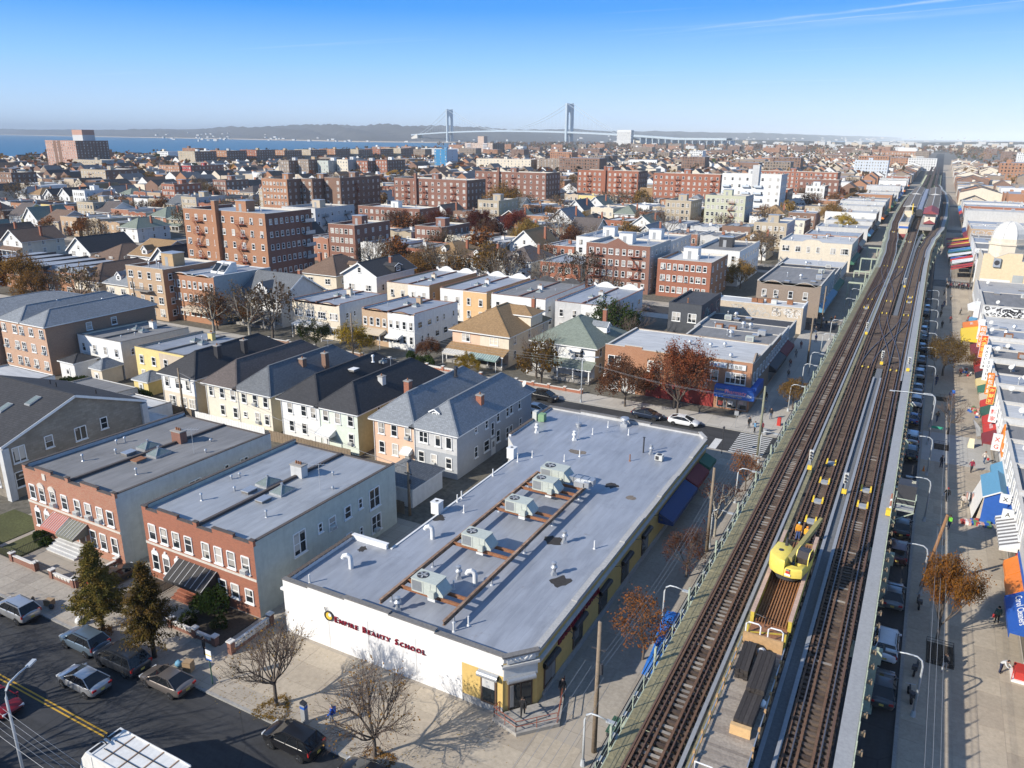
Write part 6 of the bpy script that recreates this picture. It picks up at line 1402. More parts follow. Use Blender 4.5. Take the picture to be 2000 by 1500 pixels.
front_awning(RS[15],12.1,172.0,184.0,3.9,3.3,.8,AW['yellow'],val=.8);front_awning(RS[16],12.1,186.5,192.0,3.6,2.8,.8,AW['orange'],None,'FRUIT',M_WHITEP,.8);front_awning(RS[16],12.1,192.3,198,3.6,1.5,.8,AW['sky']);front_awning(RS[17],12.1,207,215,3.6,1.4,.8,AW['white']);front_awning(RS[6],12.1,100.5,105.0,3.6,1.2,.8,AW['sky'])
graffiti(RS[16],12.6,31,186.2,5.0,7.7,90,[M_GRW,M_GRK,M_GRK],s=.22);graffiti(RS[17],13,30,206.2,4.8,6.6,40,[M_PALE,M_FRAMEG],s=.14)
M_ORS=mat('orange_sign',(.78,.22,.03),.5,.05,2.);M_YLT=mat('yellow_sign_ink',(.85,.68,.15),.5,.05,2.);M_RDT=mat('red_sign_ink',(.60,.05,.04),.5,.05,2.)
blade_sign(147.5,4.2,8.2,.95,M_WHITEP,'VACUUM',M_BLACK,'white upright blade sign reading VACUUM');blade_sign(140.0,4.2,7.6,1.0,M_WHITEP,'SUSHI',M_BLACK,'white upright blade sign reading SUSHI');blade_sign(133.0,3.9,7.2,.8,M_ORS,'麵包西餅',M_WHITEP,'orange blade sign with white characters below the sushi sign',fm=M_ORS);blade_sign(127.5,4.0,6.6,.8,mat('red_sign',(.55,.06,.03),.5,.05,2.),'海鮮城',M_YLT,'red blade sign with yellow characters',fm=M_YLT);blade_sign(156.0,4.0,8.0,1.0,mat('red_orange_sign',(.68,.10,.02),.5,.05,2.),'大酒家店',M_YLT,'red blade sign with yellow characters beyond the vacuum sign');blade_sign(163.5,4.2,8.2,1.0,M_ORS,'超級市場',M_WHITEP,'orange blade sign with white characters near the yellow awning',fm=M_WHITEP);blade_sign(169.5,4.4,8.2,.9,M_WHITEP,'藥房',M_RDT,'white blade sign nearest the yellow awning');blade_sign(119.5,3.8,6.0,.85,M_WHITEP,'麵家',M_RDT,'white blade sign with red characters above the red awning');blade_sign(108.5,3.6,5.7,.95,M_WHITEP,'XG',M_RDT,'large white blade sign with red letters XG');blade_sign(91.0,3.9,4.8,.9,M_WHITEP,'X',M_BLACK,'square white blade sign above the blue gabled stall');blade_sign(87.2,3.8,4.7,.9,M_WHITEP,'A',M_BLACK,'square white blade sign beside the striped awning');blade_sign(192.,4.2,7.6,.9,M_LBLUE,'雲記',M_WHITEP,'pale blue blade sign beyond the yellow awning')
OG=MB();OG.prism([(105.9,3.6),(112.8,3.6),(109.4,6.9)],'x',11.95,12.12,0);OG.prism([(106.9,3.75),(111.8,3.75),(109.4,6.2)],'x',11.9,11.95,1);OG.build('orange_gable',[M_ORS,mat('deep_orange',(.62,.20,.04),.6,.1,1.)],RS[7])
SL=empty('street_stall',(11.0,93.4,.14),0,'blue gabled market stall with tarpaulin and goods in front of the shops','stall')
mb=MB();mb.prism([(-1.2,.0),(1.5,.0),(1.5,3.0),(.2,3.9),(-1.2,3.0)],'y',0,.12,0);mb.build('end_panel',AW['blue'],SL)
for s,m in((-1,AW['sky']),(1,AW['sky'])):
 mb=MB();x=-1.4 if s<0 else 1.7;mb.quad((.2,-.15,3.98),(x,-.15,3.0),(x,6.6,3.0),(.2,6.6,3.98),0);mb.bar((.2,-.15,3.97),(x,-.15,2.99),.1,.12,1);mb.build('roof_sheet',[m,M_WHITEP],SL)
mb=MB();mb.quad((-1.3,.3,2.9),(-1.3,5.8,2.9),(-2.2,5.6,.1),(-2.0,.1,.1),0);mb.quad((-1.25,.2,2.9),(.6,.15,2.9),(.6,.1,.3),(-1.6,.1,.3),1);mb.build('tarpaulin',[M_AWN['white'],M_AWN['tan']],SL)
GM=[mat('goods_red',(.5,.08,.07),.6,.2,4.),M_WHITEP,mat('goods_pink',(.6,.35,.3),.6,.2,4.),M_AWN['blue'],mat('goods_green',(.15,.3,.12),.6,.2,4.)]
gm=[MB().box(-.16,.16,-.14,.14,0,.3).mesh('crate',m)for m in GM]
def crate(x,y,z,i,label):
 o=put('goods_box',gm[i%5],None,(x,y,z),R.uniform(-.4,.4));o.scale=(R.uniform(.8,1.5),R.uniform(.8,1.4),R.uniform(.8,1.3));tag(o,label,'box','boxes of goods before the shops')
for i in range(30):crate(8.2+(i%10)*.27+R.uniform(-.05,.05),92.4-(i//10)*.3+4.5*(i>22)*R.random(),.15,i,'small box of goods set out before the blue gabled stall')
for i in range(14):crate(10.4+R.uniform(-.8,.9),134+R.uniform(-2,3),.15,i,'small box of goods set out below the green and yellow awnings')
for i in range(14):crate(9.6+R.uniform(-.8,.9),158+R.uniform(-2,3),.15,i,'small box of goods set out below the maroon awnings')
mb=MB();mb.tube([(8.3,97.5,.15),(8.3,97.5,1.7),(10.2,98.0,1.7),(10.2,98.0,.15)],.03,5);
tag(mb.build('clothes_rail',M_STEEL),'steel clothes rail beside the blue gabled stall','clothes rail')
for i in range(9):mb=MB();x=8.5+i*.19;mb.box(x-.06,x+.06,97.35,97.85,.7,1.6);o=mb.build('garment',R.choice((M_AWN['white'],M_PALE,GM[2],M_DARKM)));tag(o,'garment hanging on the steel clothes rail','garment','garments on the clothes rail')
FB=empty('feather_flag',(10.3,121.5,.14),0,'grey feather flag standing before the red awning','flag');mb=MB();mb.tube([(0,0,0),(-.3,.1,1.6),(-.9,.3,3.)],.025,5);mb.build('pole',M_STEEL,FB);mb=MB();mb.poly([(-.02,0,.5),(.45,.05,.7),(.2,.15,1.9),(-.85,.3,2.95),(-.3,.1,1.6)]);mb.poly([(-.02,.03,.5),(-.3,.13,1.6),(-.85,.33,2.95),(.2,.18,1.9),(.45,.08,.7)]);mb.build('cloth',M_FRAMEG,FB)
AB=empty('sandwich_board',(9.5,118.0,.14),0,'pale yellow sandwich board on the pavement','sandwich board')
for s in(-1,1):mb=MB();mb.quad((-.4,s*.35,0),(.4,s*.35,0),(.3,s*.04,1.3),(-.3,s*.04,1.3));mb.build('board',mat('pale_yellow_board',(.72,.66,.45),.6,.1,3.),AB)
DB=building('domed_building','cream corner building with ribbed white dome and graffiti','building',13.0,34.0,231.5,252.0)
shell(DB,11.5,mat('peach_painted_wall',(.70,.56,.36),.85,.12,.8),M_CREAM);flat_roof(DB,11.5,M_ROOFG,None,.6,MATS['peach_painted_wall'],M_CREAM,M_STONE,prof=[(13.0,13.2),(14.2,13.2),(15.6,12.2),(18.3,13.6),(21.5,13.6),(21.5,10.2+1.5),(34,11.7)])
k8=[(18.3+4.3*cos(radians(22.5+45*i)),239.5+4.3*sin(radians(22.5+45*i)))for i in range(8)]
mb=MB();mb.prism(k8[::-1],'z',11.5,15.0,0);mb.prism([(18.3+(x-18.3)*1.07,239.5+(y-239.5)*1.07)for x,y in k8[::-1]],'z',15.0,15.4,0);mb.prism([(18.3+(x-18.3)*.97,239.5+(y-239.5)*.97)for x,y in k8[::-1]],'z',15.4,16.6,0);mb.build('drum',M_CREAM,DB)
mb=MB();rings=[]
for j in range(6):
 t=j/5*pi/2;rr,zz=3.95*cos(t),16.6+4.2*sin(t);rings.append(len(mb.v));mb.v+=[(18.3+rr*cos(radians(22.5+45*i)),239.5+rr*sin(radians(22.5+45*i)),zz)for i in range(8)]
for a,b_ in zip(rings,rings[1:]):
 for i in range(8):mb.f.append((a+i,a+(i+1)%8,b_+(i+1)%8,b_+i));mb.m.append(0)
for i in range(8):
 for j in range(5):mb.bar(mb.v[rings[j]+i],mb.v[rings[j+1]+i],.14,.14,1)
mb.build('dome',[mat('white_dome_panel',(.68,.66,.60),.7,.1,1.),M_PALE],DB)
mb=MB();mb.box(15.4,17.0,230.9,231.5,10.0,12.2,0);mb.cyl(16.2,230.88,11,11.01,.01,.01,4);n=16
mb.poly([(16.2+.62*cos(2*pi*i/n),230.88,11.1+.62*sin(2*pi*i/n))for i in range(n)],1);mb.build('fan_unit',[M_STEEL,M_DARKM],DB)
graffiti(DB,13.4,19.5,231.5,3.6,6.4,36,[M_GRW,M_GRW,M_GRT,M_GRR],s=.16);mb=MB();mb.box(20.2,22.5,231.4,231.5,3.0,8.2);mb.build('grey_panel',M_GREYW,DB)  # flat grey panel on the wall face, drawn in place of a recess
mb=MB();mb.box(13.2,19.8,231.46,231.5,2.8,6.8);mb.build('white_panel',M_WHITE,DB)
CN=[('red','maroon'),('white','white'),('red','maroon'),('blue','blue'),('white','red'),('green','maroon'),('blue','sky'),('maroon','maroon'),('yellow','yellow'),('red','red'),('yellow','green'),('maroon','red')]
y=272.
for i,(a,c)in enumerate(CN):
 L=(9,8,5,4,6,4,9,8,6,5,5,7)[i];r=empty('market_canopy',(8.5,y,.13),0,'%s market canopy over the far right pavement, %s past the domed corner'%(a,ORD[i]),'canopy','market canopies past the domed corner')
 x0_,z0_,z1_=R.uniform(-2.6,-.6),R.uniform(2.5,3.1),R.uniform(3.6,4.6);n_=4;mb=MB()
 for q in range(n_):
  ya,yb=L*q/n_,L*(q+1)/n_;sg_=[R.uniform(-.15,.1)for _ in range(2)];mb.quad((x0_,ya,z0_+sg_[0]),(x0_,yb,z0_+sg_[1]),(5.0,yb,z1_),(5.0,ya,z1_),q%2 if i%3==0 else 0);mb.quad((x0_,ya,z0_+sg_[0]),(x0_,ya,z0_-.5),(x0_,yb,z0_-.5),(x0_,yb,z0_+sg_[1]),1)
 mb.build('cloth',[AW[a],AW[c]],r)
 for yy in(.1,L-.1):mb=MB();mb.box(x0_+.05,x0_+.13,yy-.04,yy+.04,0,z0_);mb.build('post',M_STEEL,r)
 y+=L+R.uniform(.3,1.6)
for i in range(14):
 y0=269+i*19.;h=R.uniform(6,9)
 if 405<y0+15 and y0<425 or 560<y0+15 and y0<582:continue
 wm=R.choice((M_PALE,M_WHITE,M_BRICKG,M_BRICKO,M_BRICKR,M_BRICKT));b=shop('%s storey shop building past the domed corner, %s in the row'%('two' if h>6 else 'one',ORD[i]),13.6,13.6+R.uniform(22,32),y0,y0+18.5,h,wm,R.choice((M_WHITE,M_PALE,wm)),R.choice((M_ROOFW,M_ROOFG,silver('x',1.2))),R.choice(list(M_AWN)),5,gear=5,side='W',group='shops past the domed corner')
 if i<5:graffiti(b,14,32,y0,h*.55,h-.6,40,[M_PALE,M_FRAMEG,M_LBLUE],s=.16)
for i in range(26):
 y0=268+24+i*20.0
 if min(abs((y0+9)-street_y(k))for k in range(1,14))<15:continue
 h=R.choice((5.5,6.5,8.5,9.5));wm=R.choice((M_PALE,M_WHITE,M_BRICKG,M_BRICKO,M_BRICKR,M_BRICKD))
 if free(-44,-23,y0,y0+18.5,-1.):shop('%s-roofed shop building along the left of the elevated railway, %s beyond the cream shop'%(R.choice(('grey','pale')),ORD[min(i,21)]),-23.-R.uniform(17,22),-22.5,y0,y0+18.5,h,wm,R.choice((M_WHITE,M_PALE,wm)),R.choice((M_ROOFW,M_ROOFG,silver('y',1.2))),R.choice(list(M_AWN)),5,gear=6)
#  elevated railway over the avenue
ZR=7.2
LT=[(-40,-9.45),(235,-9.4),(262,-9.8),(300,-11.0),(335,-12.3),(375,-13.4),(420,-14.0),(500,-14.4),(560,-13.9),(620,-11.6),(690,-9.5),(1300,-9.4)]
MT=[(-40,-5.75),(300,-5.65),(700,-5.6),(1300,-5.6)]
RT=[(-40,-1.8),(235,-1.7),(275,-1.45),(309,-.4),(331,1.0),(357,2.4),(421,3.6),(512,4.2),(590,3.3),(644,.8),(720,-1.6),(1300,-1.8)]
TR={'L':LT,'M':MT,'R':RT}
def tx(k,y):return interp(TR[k],y)if k=='M' else sinterp(TR[k],y)
Y0E,Y1E=-20.,1150.
M_TIE=mat('timber_tie',(.105,.075,.058),.95,.35,3.,rnd=.35)
M_TIEG=mat('timber_tie_bleached',(.30,.265,.225),.95,.25,3.,rnd=.3)
M_RAIL=mat('rail_steel',(.15,.085,.06),.6,.3,2.)
M_RAILT=mat('rail_head',(.20,.19,.20),.4,.15,2.,metal=.6)
M_GUARD=mat('guard_timber',(.17,.095,.06),.95,.35,2.5)
M_ELGREEN=mat('pale_green_steel_paint',(.42,.47,.36),.65,.2,1.5)
M_ELDARK=mat('girder_paint',(.14,.17,.14),.7,.25,1.)
M_FRP=mat('yellow_grating',(.37,.325,.19),.75,.35,2.)
M_GRATE=mat('grey_grating',(.34,.345,.35),.7,.15,2.)
M_COVER=mat('third_rail_cover',(.30,.31,.325),.7,.15,1.5)
M_CABLE=mat('cable_black',(.02,.02,.022),.6,.1,2.)
def along(mb,fx,z,w,h,ya,yb,step,m=0):
 y=ya;pts=[]
 while y<yb:pts.append(y);y+=step
 pts.append(yb);prev=None
 for y in pts:
  x=fx(y);i=len(mb.v);mb.v+=[(x-w/2,y,z),(x+w/2,y,z),(x+w/2,y,z+h),(x-w/2,y,z+h)]
  if prev is not None:
   a=prev
   for j in range(4):mb.f.append((a+j,a+(j+1)%4,i+(j+1)%4,i+j));mb.m.append(m)
  else:mb.f.append((i+3,i+2,i+1,i));mb.m.append(m)
  prev=i
 mb.f.append((prev,prev+1,prev+2,prev+3));mb.m.append(m)
_t=MB();_t.box(-1.3,1.3,-.125,.125,-.24,0.);TIE=_t.mesh('tie',M_TIE)
_t=MB();_t.box(-1.3,1.3,-.125,.125,-.24,0.);_t.box(-.58,.5,-.115,.12,0.,.012,1);TIEG=_t.mesh('tie',[M_TIE,M_TIEG])
_t=MB();_t.box(-2.05,1.3,-.125,.125,-.24,0.);TIEL=_t.mesh('tie',M_TIE)
_t=MB();_t.box(-2.05,1.3,-.125,.125,-.24,0.);_t.box(-.58,.5,-.115,.12,0.,.012,1);TIELG=_t.mesh('tie',[M_TIE,M_TIEG])
def step_for(y):return 4. if y>230 else 30.
for key,lab in(('L','elevated track nearest the white building, bleached ties between its rails'),('M','middle elevated track carrying the yellow work train'),('R','elevated track beside the grey grating walkway')):
 T=empty('railway_track',(0,0,0),0,lab,'railway track','three parallel elevated tracks')
 y,n=24.,0;rest=MB()
 while y<520:
  if n<300:
   me=TIE
   if key=='L':me=(TIELG if R.random()<.62 else TIEL)if True else TIEL
   if key=='R' and R.random()<.05:me=TIEG
   o=put('tie',me,T,(tx(key,y)+R.uniform(-.07,.07),y+R.uniform(-.03,.03),ZR-.17+R.uniform(-.014,.014)),R.uniform(-.022,.022))
  else:
   x=tx(key,y);rest.box(x-1.3,x+1.3,y-.125,y+.125,ZR-.4,ZR-.17,0,skip='b')
  n+=1;y+=.52
 stuff(rest.build('ties_beyond',M_TIE,T))
 if True:
  mb=MB();along(mb,lambda y:tx(key,y),ZR-.42,2.4,.22,520,Y1E,15);mb.build('far_track_bed',M_TIE,T)
 for s in(-1,1):
  mb=MB();along(mb,lambda y:tx(key,y)+s*.7525,ZR-.16,.13,.03,Y0E,Y1E,4.,0);along(mb,lambda y:tx(key,y)+s*.7525,ZR-.13,.035,.1,Y0E,Y1E,4.,0);along(mb,lambda y:tx(key,y)+s*.7525,ZR-.035,.075,.035,Y0E,Y1E,4.,1)
  mb.build('rail',[M_RAIL,M_RAIL if key!='R' else M_RAILT],T)
  mb=MB();along(mb,lambda y:tx(key,y)+s*.42,ZR-.165,.15,.13,Y0E,130 if key!='L' else 600,4.,0);mb.build('guard_timber',M_GUARD,T)
  mb=MB();along(mb,lambda y:tx(key,y)+s*1.16,ZR-.165,.13,.12,Y0E,600,4.,0);mb.build('outer_guard',M_GUARD,T)
EL=empty('elevated_structure',(0,0,0),0,'green steel elevated railway structure with open tie deck above the avenue','viaduct')
def xl(y):return tx('L',y)-2.35
def xr(y):return tx('R',y)+2.45
for nm,fx,z,w,h,m,ya,yb in(('cover_board',lambda y:tx('L',y)+1.55,ZR-.02,.24,.05,M_COVER,Y0E,330),('cover_board',lambda y:tx('M',y)+1.62,ZR-.02,.26,.05,M_COVER,Y0E,122),('cover_board',lambda y:tx('R',y)-1.45,ZR-.02,.26,.05,M_COVER,Y0E,122),('cover_board',lambda y:tx('M',y)+1.62,ZR-.02,.24,.05,M_COVER,210,420),('cover_board',lambda y:tx('R',y)+1.3,ZR-.02,.22,.05,M_COVER,122,215),('cover_board',lambda y:tx('R',y)+1.35,ZR-.02,.3,.06,M_COVER,262,420),('cover_board',lambda y:tx('L',y)-1.4,ZR-.02,.3,.06,M_COVER,235,420),('cover_board',lambda y:tx('M',y)-1.55,ZR-.02,.24,.05,M_COVER,150,250),('third_rail',lambda y:tx('L',y)+1.55,ZR-.12,.1,.1,M_RAIL,Y0E,330),('third_rail',lambda y:tx('L',y)-1.33,ZR-.16,.1,.12,M_RAIL,Y0E,235),('third_rail',lambda y:tx('R',y)+1.12,ZR-.16,.1,.12,M_RAIL,Y0E,122),('third_rail',lambda y:tx('M',y)+1.62,ZR-.12,.1,.1,M_RAIL,Y0E,122),('grating_walkway',lambda y:tx('R',y)+1.98,ZR-.14,.95,.06,M_GRATE,Y0E,700),('centre_walkway',lambda y:(tx('M',y)+1.75+tx('R',y)-1.6)/2,ZR-.3,.85,.06,mat('shadow_toned_grating',(.17,.175,.18),.8,.25,2.),Y0E,330),('edge_channel',lambda y:tx('R',y)+2.5,ZR-.34,.06,.3,M_ELGREEN,Y0E,700),('edge_channel',lambda y:xl(y)-.02,ZR-.40,.06,.3,M_ELGREEN,Y0E,700),('signal_cable',lambda y:xl(y)-.18,ZR-.1,.07,.07,M_CABLE,Y0E,420),('signal_cable',lambda y:xl(y)-.34,ZR-.22,.06,.06,M_CABLE,Y0E,420),('signal_cable',lambda y:xl(y)-.5,ZR+.02,.05,.05,M_CABLE,Y0E,420)):  # centre walkway's grating colour is darkened for the flat wagon's shadow
 mb=MB();along(mb,fx,z,w,h,ya,yb,4.);mb.build(nm,m,EL)
_t=MB();_t.box(-.30,.30,0,2.35,-.05,0.);
for i in range(12):_t.box(-.3+i*.05,-.28+i*.05,0,2.35,0,.012)
GP=_t.mesh('grating_panel',M_FRP)
_t=MB();_t.box(-.20,.20,0,2.35,-.05,0.)
for i in range(8):_t.box(-.2+i*.05,-.18+i*.05,0,2.35,0,.012)
GP2=_t.mesh('grating_panel',M_FRP)
y=Y0E
while y<235:
 put('grating_panel',GP,EL,(xl(y)+.32,y,ZR-.1+R.uniform(-.01,.01)));put('grating_panel',GP2,EL,(xl(y)+.78,y,ZR-.13))
 if y<150:put('grating_panel',GP2,EL,(tx('M',y)-1.75,y,ZR-.12))
 y+=2.4
mb=MB();along(mb,lambda y:xl(y)+.5,ZR-.14,.95,.06,235,700,4.);along(mb,lambda y:tx('M',y)-1.85,ZR-.14,.6,.06,150,330,4.);mb.build('far_walkway',mat('far_grating',(.30,.30,.22),.8,.2,1.),EL)
_t=MB();_t.box(-.025,.025,-.025,.025,-.5,1.0);_t.bar((0,0,.2),(.0,.35,-.35),.04);RP_=_t.mesh('railing_post',M_ELGREEN)
_t=MB();_t.box(-.06,.06,-.13,.13,-1.2,1.2);_t.box(-.14,.14,-.2,.2,-1.2,-.9);TP=_t.mesh('mast_post',M_ELGREEN)
_t=MB();_t.box(-.22,.12,-.2,.2,-.12,.06);WB=_t.mesh('edge_bracket',M_PALE)
y=20.;i=0
while y<330:
 put('railing_post',RP_,EL,(xl(y)-.06,y,ZR-.1));put('edge_bracket',WB,EL,(xl(y)-.2,y-.6,ZR-.16))
 if i%4==0:put('mast_post',TP,EL,(xl(y)-.28,y-1.1,ZR-.2))
 i+=1;y+=2.05
_t=MB();_t.box(-.03,.03,-.03,.03,-.2,1.0);RP2=_t.mesh('railing_post',M_ELGREEN)
_t=MB();_t.box(0,.38,-.1,.1,-.3,-.1);_t.box(.3,.42,-.12,.12,-.32,.02);WB2=_t.mesh('edge_bracket',mat('bracket_timber',(.30,.22,.14),.9,.2,2.))
y=20.
while y<330:put('railing_post',RP2,EL,(xr(y)+.06,y,ZR-.1));put('edge_bracket',WB2,EL,(xr(y)+.03,y+.5,ZR-.1));y+=1.75
for fx,zz in((lambda y:xl(y)-.06,.5),(lambda y:xl(y)-.06,.95),(lambda y:xr(y)+.06,.85),(lambda y:xr(y)+.06,.45)):
 mb=MB();along(mb,fx,ZR-.1+zz,.018,.018,Y0E,420,4.);mb.build('handrail',M_ELGREEN,EL)
for key in 'LMR':
 for s in(-1,1):
  mb=MB();along(mb,lambda y:tx(key,y)+s*.76,ZR-1.75,.34,1.33,Y0E,Y1E,6.);mb.build('track_girder',M_ELDARK,EL)
for i in range(60):
 y=8+i*15.6
 a,b=xl(y)-.9,xr(y)+.9
 mb=MB();mb.box(a,b,y-.25,y+.25,ZR-2.9,ZR-1.76);mb.build('cross_girder',M_ELGREEN,EL)
 for x in(a+.45,b-.45):
  mb=MB();mb.box(x-.26,x+.26,y-.2,y+.2,.004,ZR-2.9);mb.box(x-.42,x+.42,y-.36,y+.36,.004,.3);mb.bar((x,y,ZR-3.9),(x+(1.2 if x<-4 else-1.2),y,ZR-2.9),.2,.2)
  mb.build('column',M_ELGREEN,EL)
def crossover(ka,kb,ya,yb,lab):
 X=empty('rail_crossover',(0,0,0),0,lab,'rail crossover','diamond crossovers between the tracks')
 for p,q in((ka,kb),(kb,ka)):
  for s in(-1,1):
   mb=MB();f=lambda y:(lambda t:tx(p,ya)+(tx(q,yb)-tx(p,ya))*(t*t*(3-2*t)))(min(1,max(0,(y-ya)/(yb-ya))))+s*.7525
   along(mb,f,ZR-.15,.12,.1,ya,yb,1.2,0);along(mb,f,ZR-.045,.075,.03,ya,yb,1.2,1);mb.build('rail',[M_RAIL,M_RAILT],X)
 n=int((yb-ya)/.55);xa,xb=(tx(ka,ya),tx(kb,yb));long=MB()
 _lt=MB();_lt.box(xa-1.25,xb+1.25,-.125,.125,ZR-.44,ZR-.19);lme=_lt.mesh('long_tie',M_TIE)
 for i in range(n):put('long_tie',lme,X,(0,ya+i*.55+.26,0))
 for y in(ya-.6,yb+.6):
  for k in(ka,kb):
   for s in(-.42,.42):mb=MB();mb.box(tx(k,y)+s-.1,tx(k,y)+s+.1,y-.3,y+.3,ZR-.16,ZR+.06);mb.build('switch_box',mat('yellow_rail_paint',(.75,.55,.08),.6,.1,2.),X)
crossover('M','R',128.,171.,'diamond crossover of rails linking the middle and outer tracks')
crossover('L','M',186.,238.,'diamond crossover of rails just before the station')
M_YEL=mat('safety_yellow',(.80,.55,.05),.6,.1,2.)
for i,(k,y)in enumerate((('M',74.5),('M',79.5),('M',85.0),('R',75.5),('R',79.5),('M',69.8),('L',175.),('R',186.),('R',192.),('M',300.),('L',330.))):
 r=empty('track_gauge_marker',(tx(k,y),y,ZR-.17),0,'pair of yellow rail end markers with grey plate between rails','rail marker','yellow markers between the rails')
 for s in(-.42,.42):mb=MB();mb.box(s-.09,s+.09,-.5,.5,.13,.2);mb.box(s-.07,s+.07,.1,.5,.2,.42);mb.build('cap',M_YEL,r)
 mb=MB();mb.box(-.33,.33,-.45,.35,0,.22);mb.build('plate',M_FRAMEG,r)
def signal(x,y,lab,h=2.3):
 r=empty('railway_signal',(x,y,ZR-.1),0,lab,'railway signal','trackside signals')
 mb=MB();mb.box(-.05,.05,-.05,.05,-.3,h);mb.build('mast',M_FRAMEG,r)
 mb=MB();mb.box(-.2,.2,-.14,.14,h-1.1,h);mb.build('signal_head',M_AC,r)
 for i in range(3):mb=MB();mb.tube([(0,-.14,h-.2-i*.33),(0,-.34,h-.2-i*.33)],.11,8);mb.build('lens_hood',M_DARKM,r)
 mb=MB();mb.box(-.22,.22,-.2,.1,.1,.55);mb.build('relay_box',M_YEL,r)
signal(-3.65,77.5,'trackside signal standing on the centre walkway');signal(-7.55,82.0,'trackside signal by the walkway near the yellow work train');signal(-3.6,130.0,'trackside signal at the start of the crossover');signal(-7.4,150.0,'trackside signal beside the left crossover walkway');signal(.2,128,'trackside signal with yellow box on the outer grating walkway');signal(-3.4,205,'small trackside signal past the diamond crossover')
SB=empty('signal_platform',(1.0,78.2,ZR),0,'green bracketed platform with dark numbered box hanging over the avenue','platform')
mb=MB();mb.box(-.1,1.7,-1.9,1.5,-.15,-.05);mb.build('floor',M_GRATE,SB)
mb=MB();mb.box(.0,1.65,-.3,1.4,-.05,1.9);mb.build('equipment_cabinet',M_DARKM,SB)
mb=MB()
for a,b in(((.0,-1.9),(1.7,-1.9)),((1.7,-1.9),(1.7,-.3)),((0,-1.9),(0,-.3))):
 for z in(.0,.55,1.1):mb.bar((*a,z),(*b,z),.07)
 for p in(a,b):mb.bar((*p,-.1),(*p,1.15),.09)
mb.bar((1.7,-1.9,-.1),(-.1,-1.9,-1.3),.09);mb.bar((1.7,1.5,-.1),(-.1,1.5,-1.3),.09)
mb.build('guard_frame',M_ELGREEN,SB)
text_mesh('cabinet_number','705',.5,mat('cream_paint',(.72,.66,.45),.6,.05,2.),SB,(1.15,1.2,1.91),(0,0,radians(-90)),.005,.01)
for i in range(8):mb=MB();mb.cyl(-.35,-2.1+i*.45,-.1,.2,.12,.09,8);mb.build('insulator',mat('insulator_brown',(.35,.16,.11),.5,.1,2.)if i not in(0,4)else M_WHITEP,SB)
mb=MB();mb.box(-.7,-.25,-3.9,-3.3,0,.55);mb.build('relay_box',M_YEL,SB)
#  work train
WT=empty('flat_wagon',(0,0,0),0,'timber-decked flat wagon loaded with stacks of dark ties','rail wagon')
WX,WZ=-5.75,ZR+.95
M_DECK=mat('wagon_deck_boards',(.34,.29,.24),.95,.3,2.5,rnd=.2)
yy=24.
_t=MB();_t.box(-1.32,1.32,.01,.235,0,.06);DK=_t.mesh('deck_board',M_DECK)
while yy<47.1:put('deck_board',DK,WT,(WX,yy,WZ+R.uniform(-.006,.006)));yy+=.245
mb=MB();mb.box(WX-1.36,WX+1.36,24,47.2,WZ-.35,WZ-.01);mb.build('frame',M_DARKM,WT)
for y in(29.,43.5):
 for s in(-.75,.75):
  for d in(-.9,.9):mb=MB();mb.tube([(WX+s-.07,y+d,ZR+.42),(WX+s+.07,y+d,ZR+.42)],.42,14);mb.build('wheel',M_RUST,WT)
M_STAKE=mat('stake_timber',(.50,.31,.15),.85,.2,2.)
y=25.
while y<46.9:
 for s in(-1.42,1.42):mb=MB();mb.box(WX+s-.06,WX+s+.06,y-.1,y+.1,WZ-.3,WZ+.55);mb.build('side_stake',M_STAKE,WT)
 y+=1.7
for s in(-1.4,1.4):mb=MB();mb.box(WX+s-.03,WX+s+.03,24,47.1,WZ+.3,WZ+.4);mb.build('side_rail',M_STEEL,WT)
mb=MB();mb.box(WX-1.3,WX+1.3,46.75,46.9,WZ,WZ+1.0);mb.build('end_board',M_STAKE,WT)
for xx in(WX-1.2,WX+.25):
 mb=MB();mb.tube([(xx,47.0,WZ+.2),(xx,47.0,WZ+1.55),(xx+.15,47.0,WZ+1.7),(xx+.8,47.0,WZ+1.7),(xx+.95,47.0,WZ+1.55),(xx+.95,47.0,WZ+.2)],.05,6);mb.build('end_handrail',M_WHITEP,WT)
mb=MB();mb.tube([(WX-1.0,33.6,WZ),(WX-1.0,33.6,WZ+1.3),(WX-.1,33.6,WZ+1.3),(WX-.1,33.6,WZ)],.05,6);mb.build('end_handrail',M_WHITEP,WT)
M_NTIE=mat('creosoted_tie',(.05,.042,.038),.85,.25,2.5,rnd=.25)
def tie_stack(x,y,nx,nz,L,lab,rz=0.,w=.27):
 r=empty('tie_stack',(x,y,WZ+.06),rz,lab,'timber stack','stacks of new ties on the flat wagon');me=MB().box(-w/2+.008,w/2-.008,0,L,0,.22).mesh('timber',M_NTIE)
 for i in range(nx):
  for k in range(nz):put('timber',me,r,((i-(nx-1)/2)*w,R.uniform(-.06,.06),.02+k*.235))
tie_stack(WX+.58,41.3,4,4,4.1,'tall stack of dark ties in the middle of the wagon');tie_stack(WX-.58,43.0,3,3,3.2,'narrow stack of dark ties at the wagon end board',.03);tie_stack(WX+.48,38.4,4,3,2.8,'front stack of dark ties behind the light timber block',-.03)
mb=MB();mb.box(WX-.12,WX+1.05,37.95,38.25,WZ+.07,WZ+.72);tag(mb.build('timber_block',mat('fresh_timber',(.62,.40,.19),.85,.15,2.)),'light yellow timber block at the front of the tie stacks','timber')
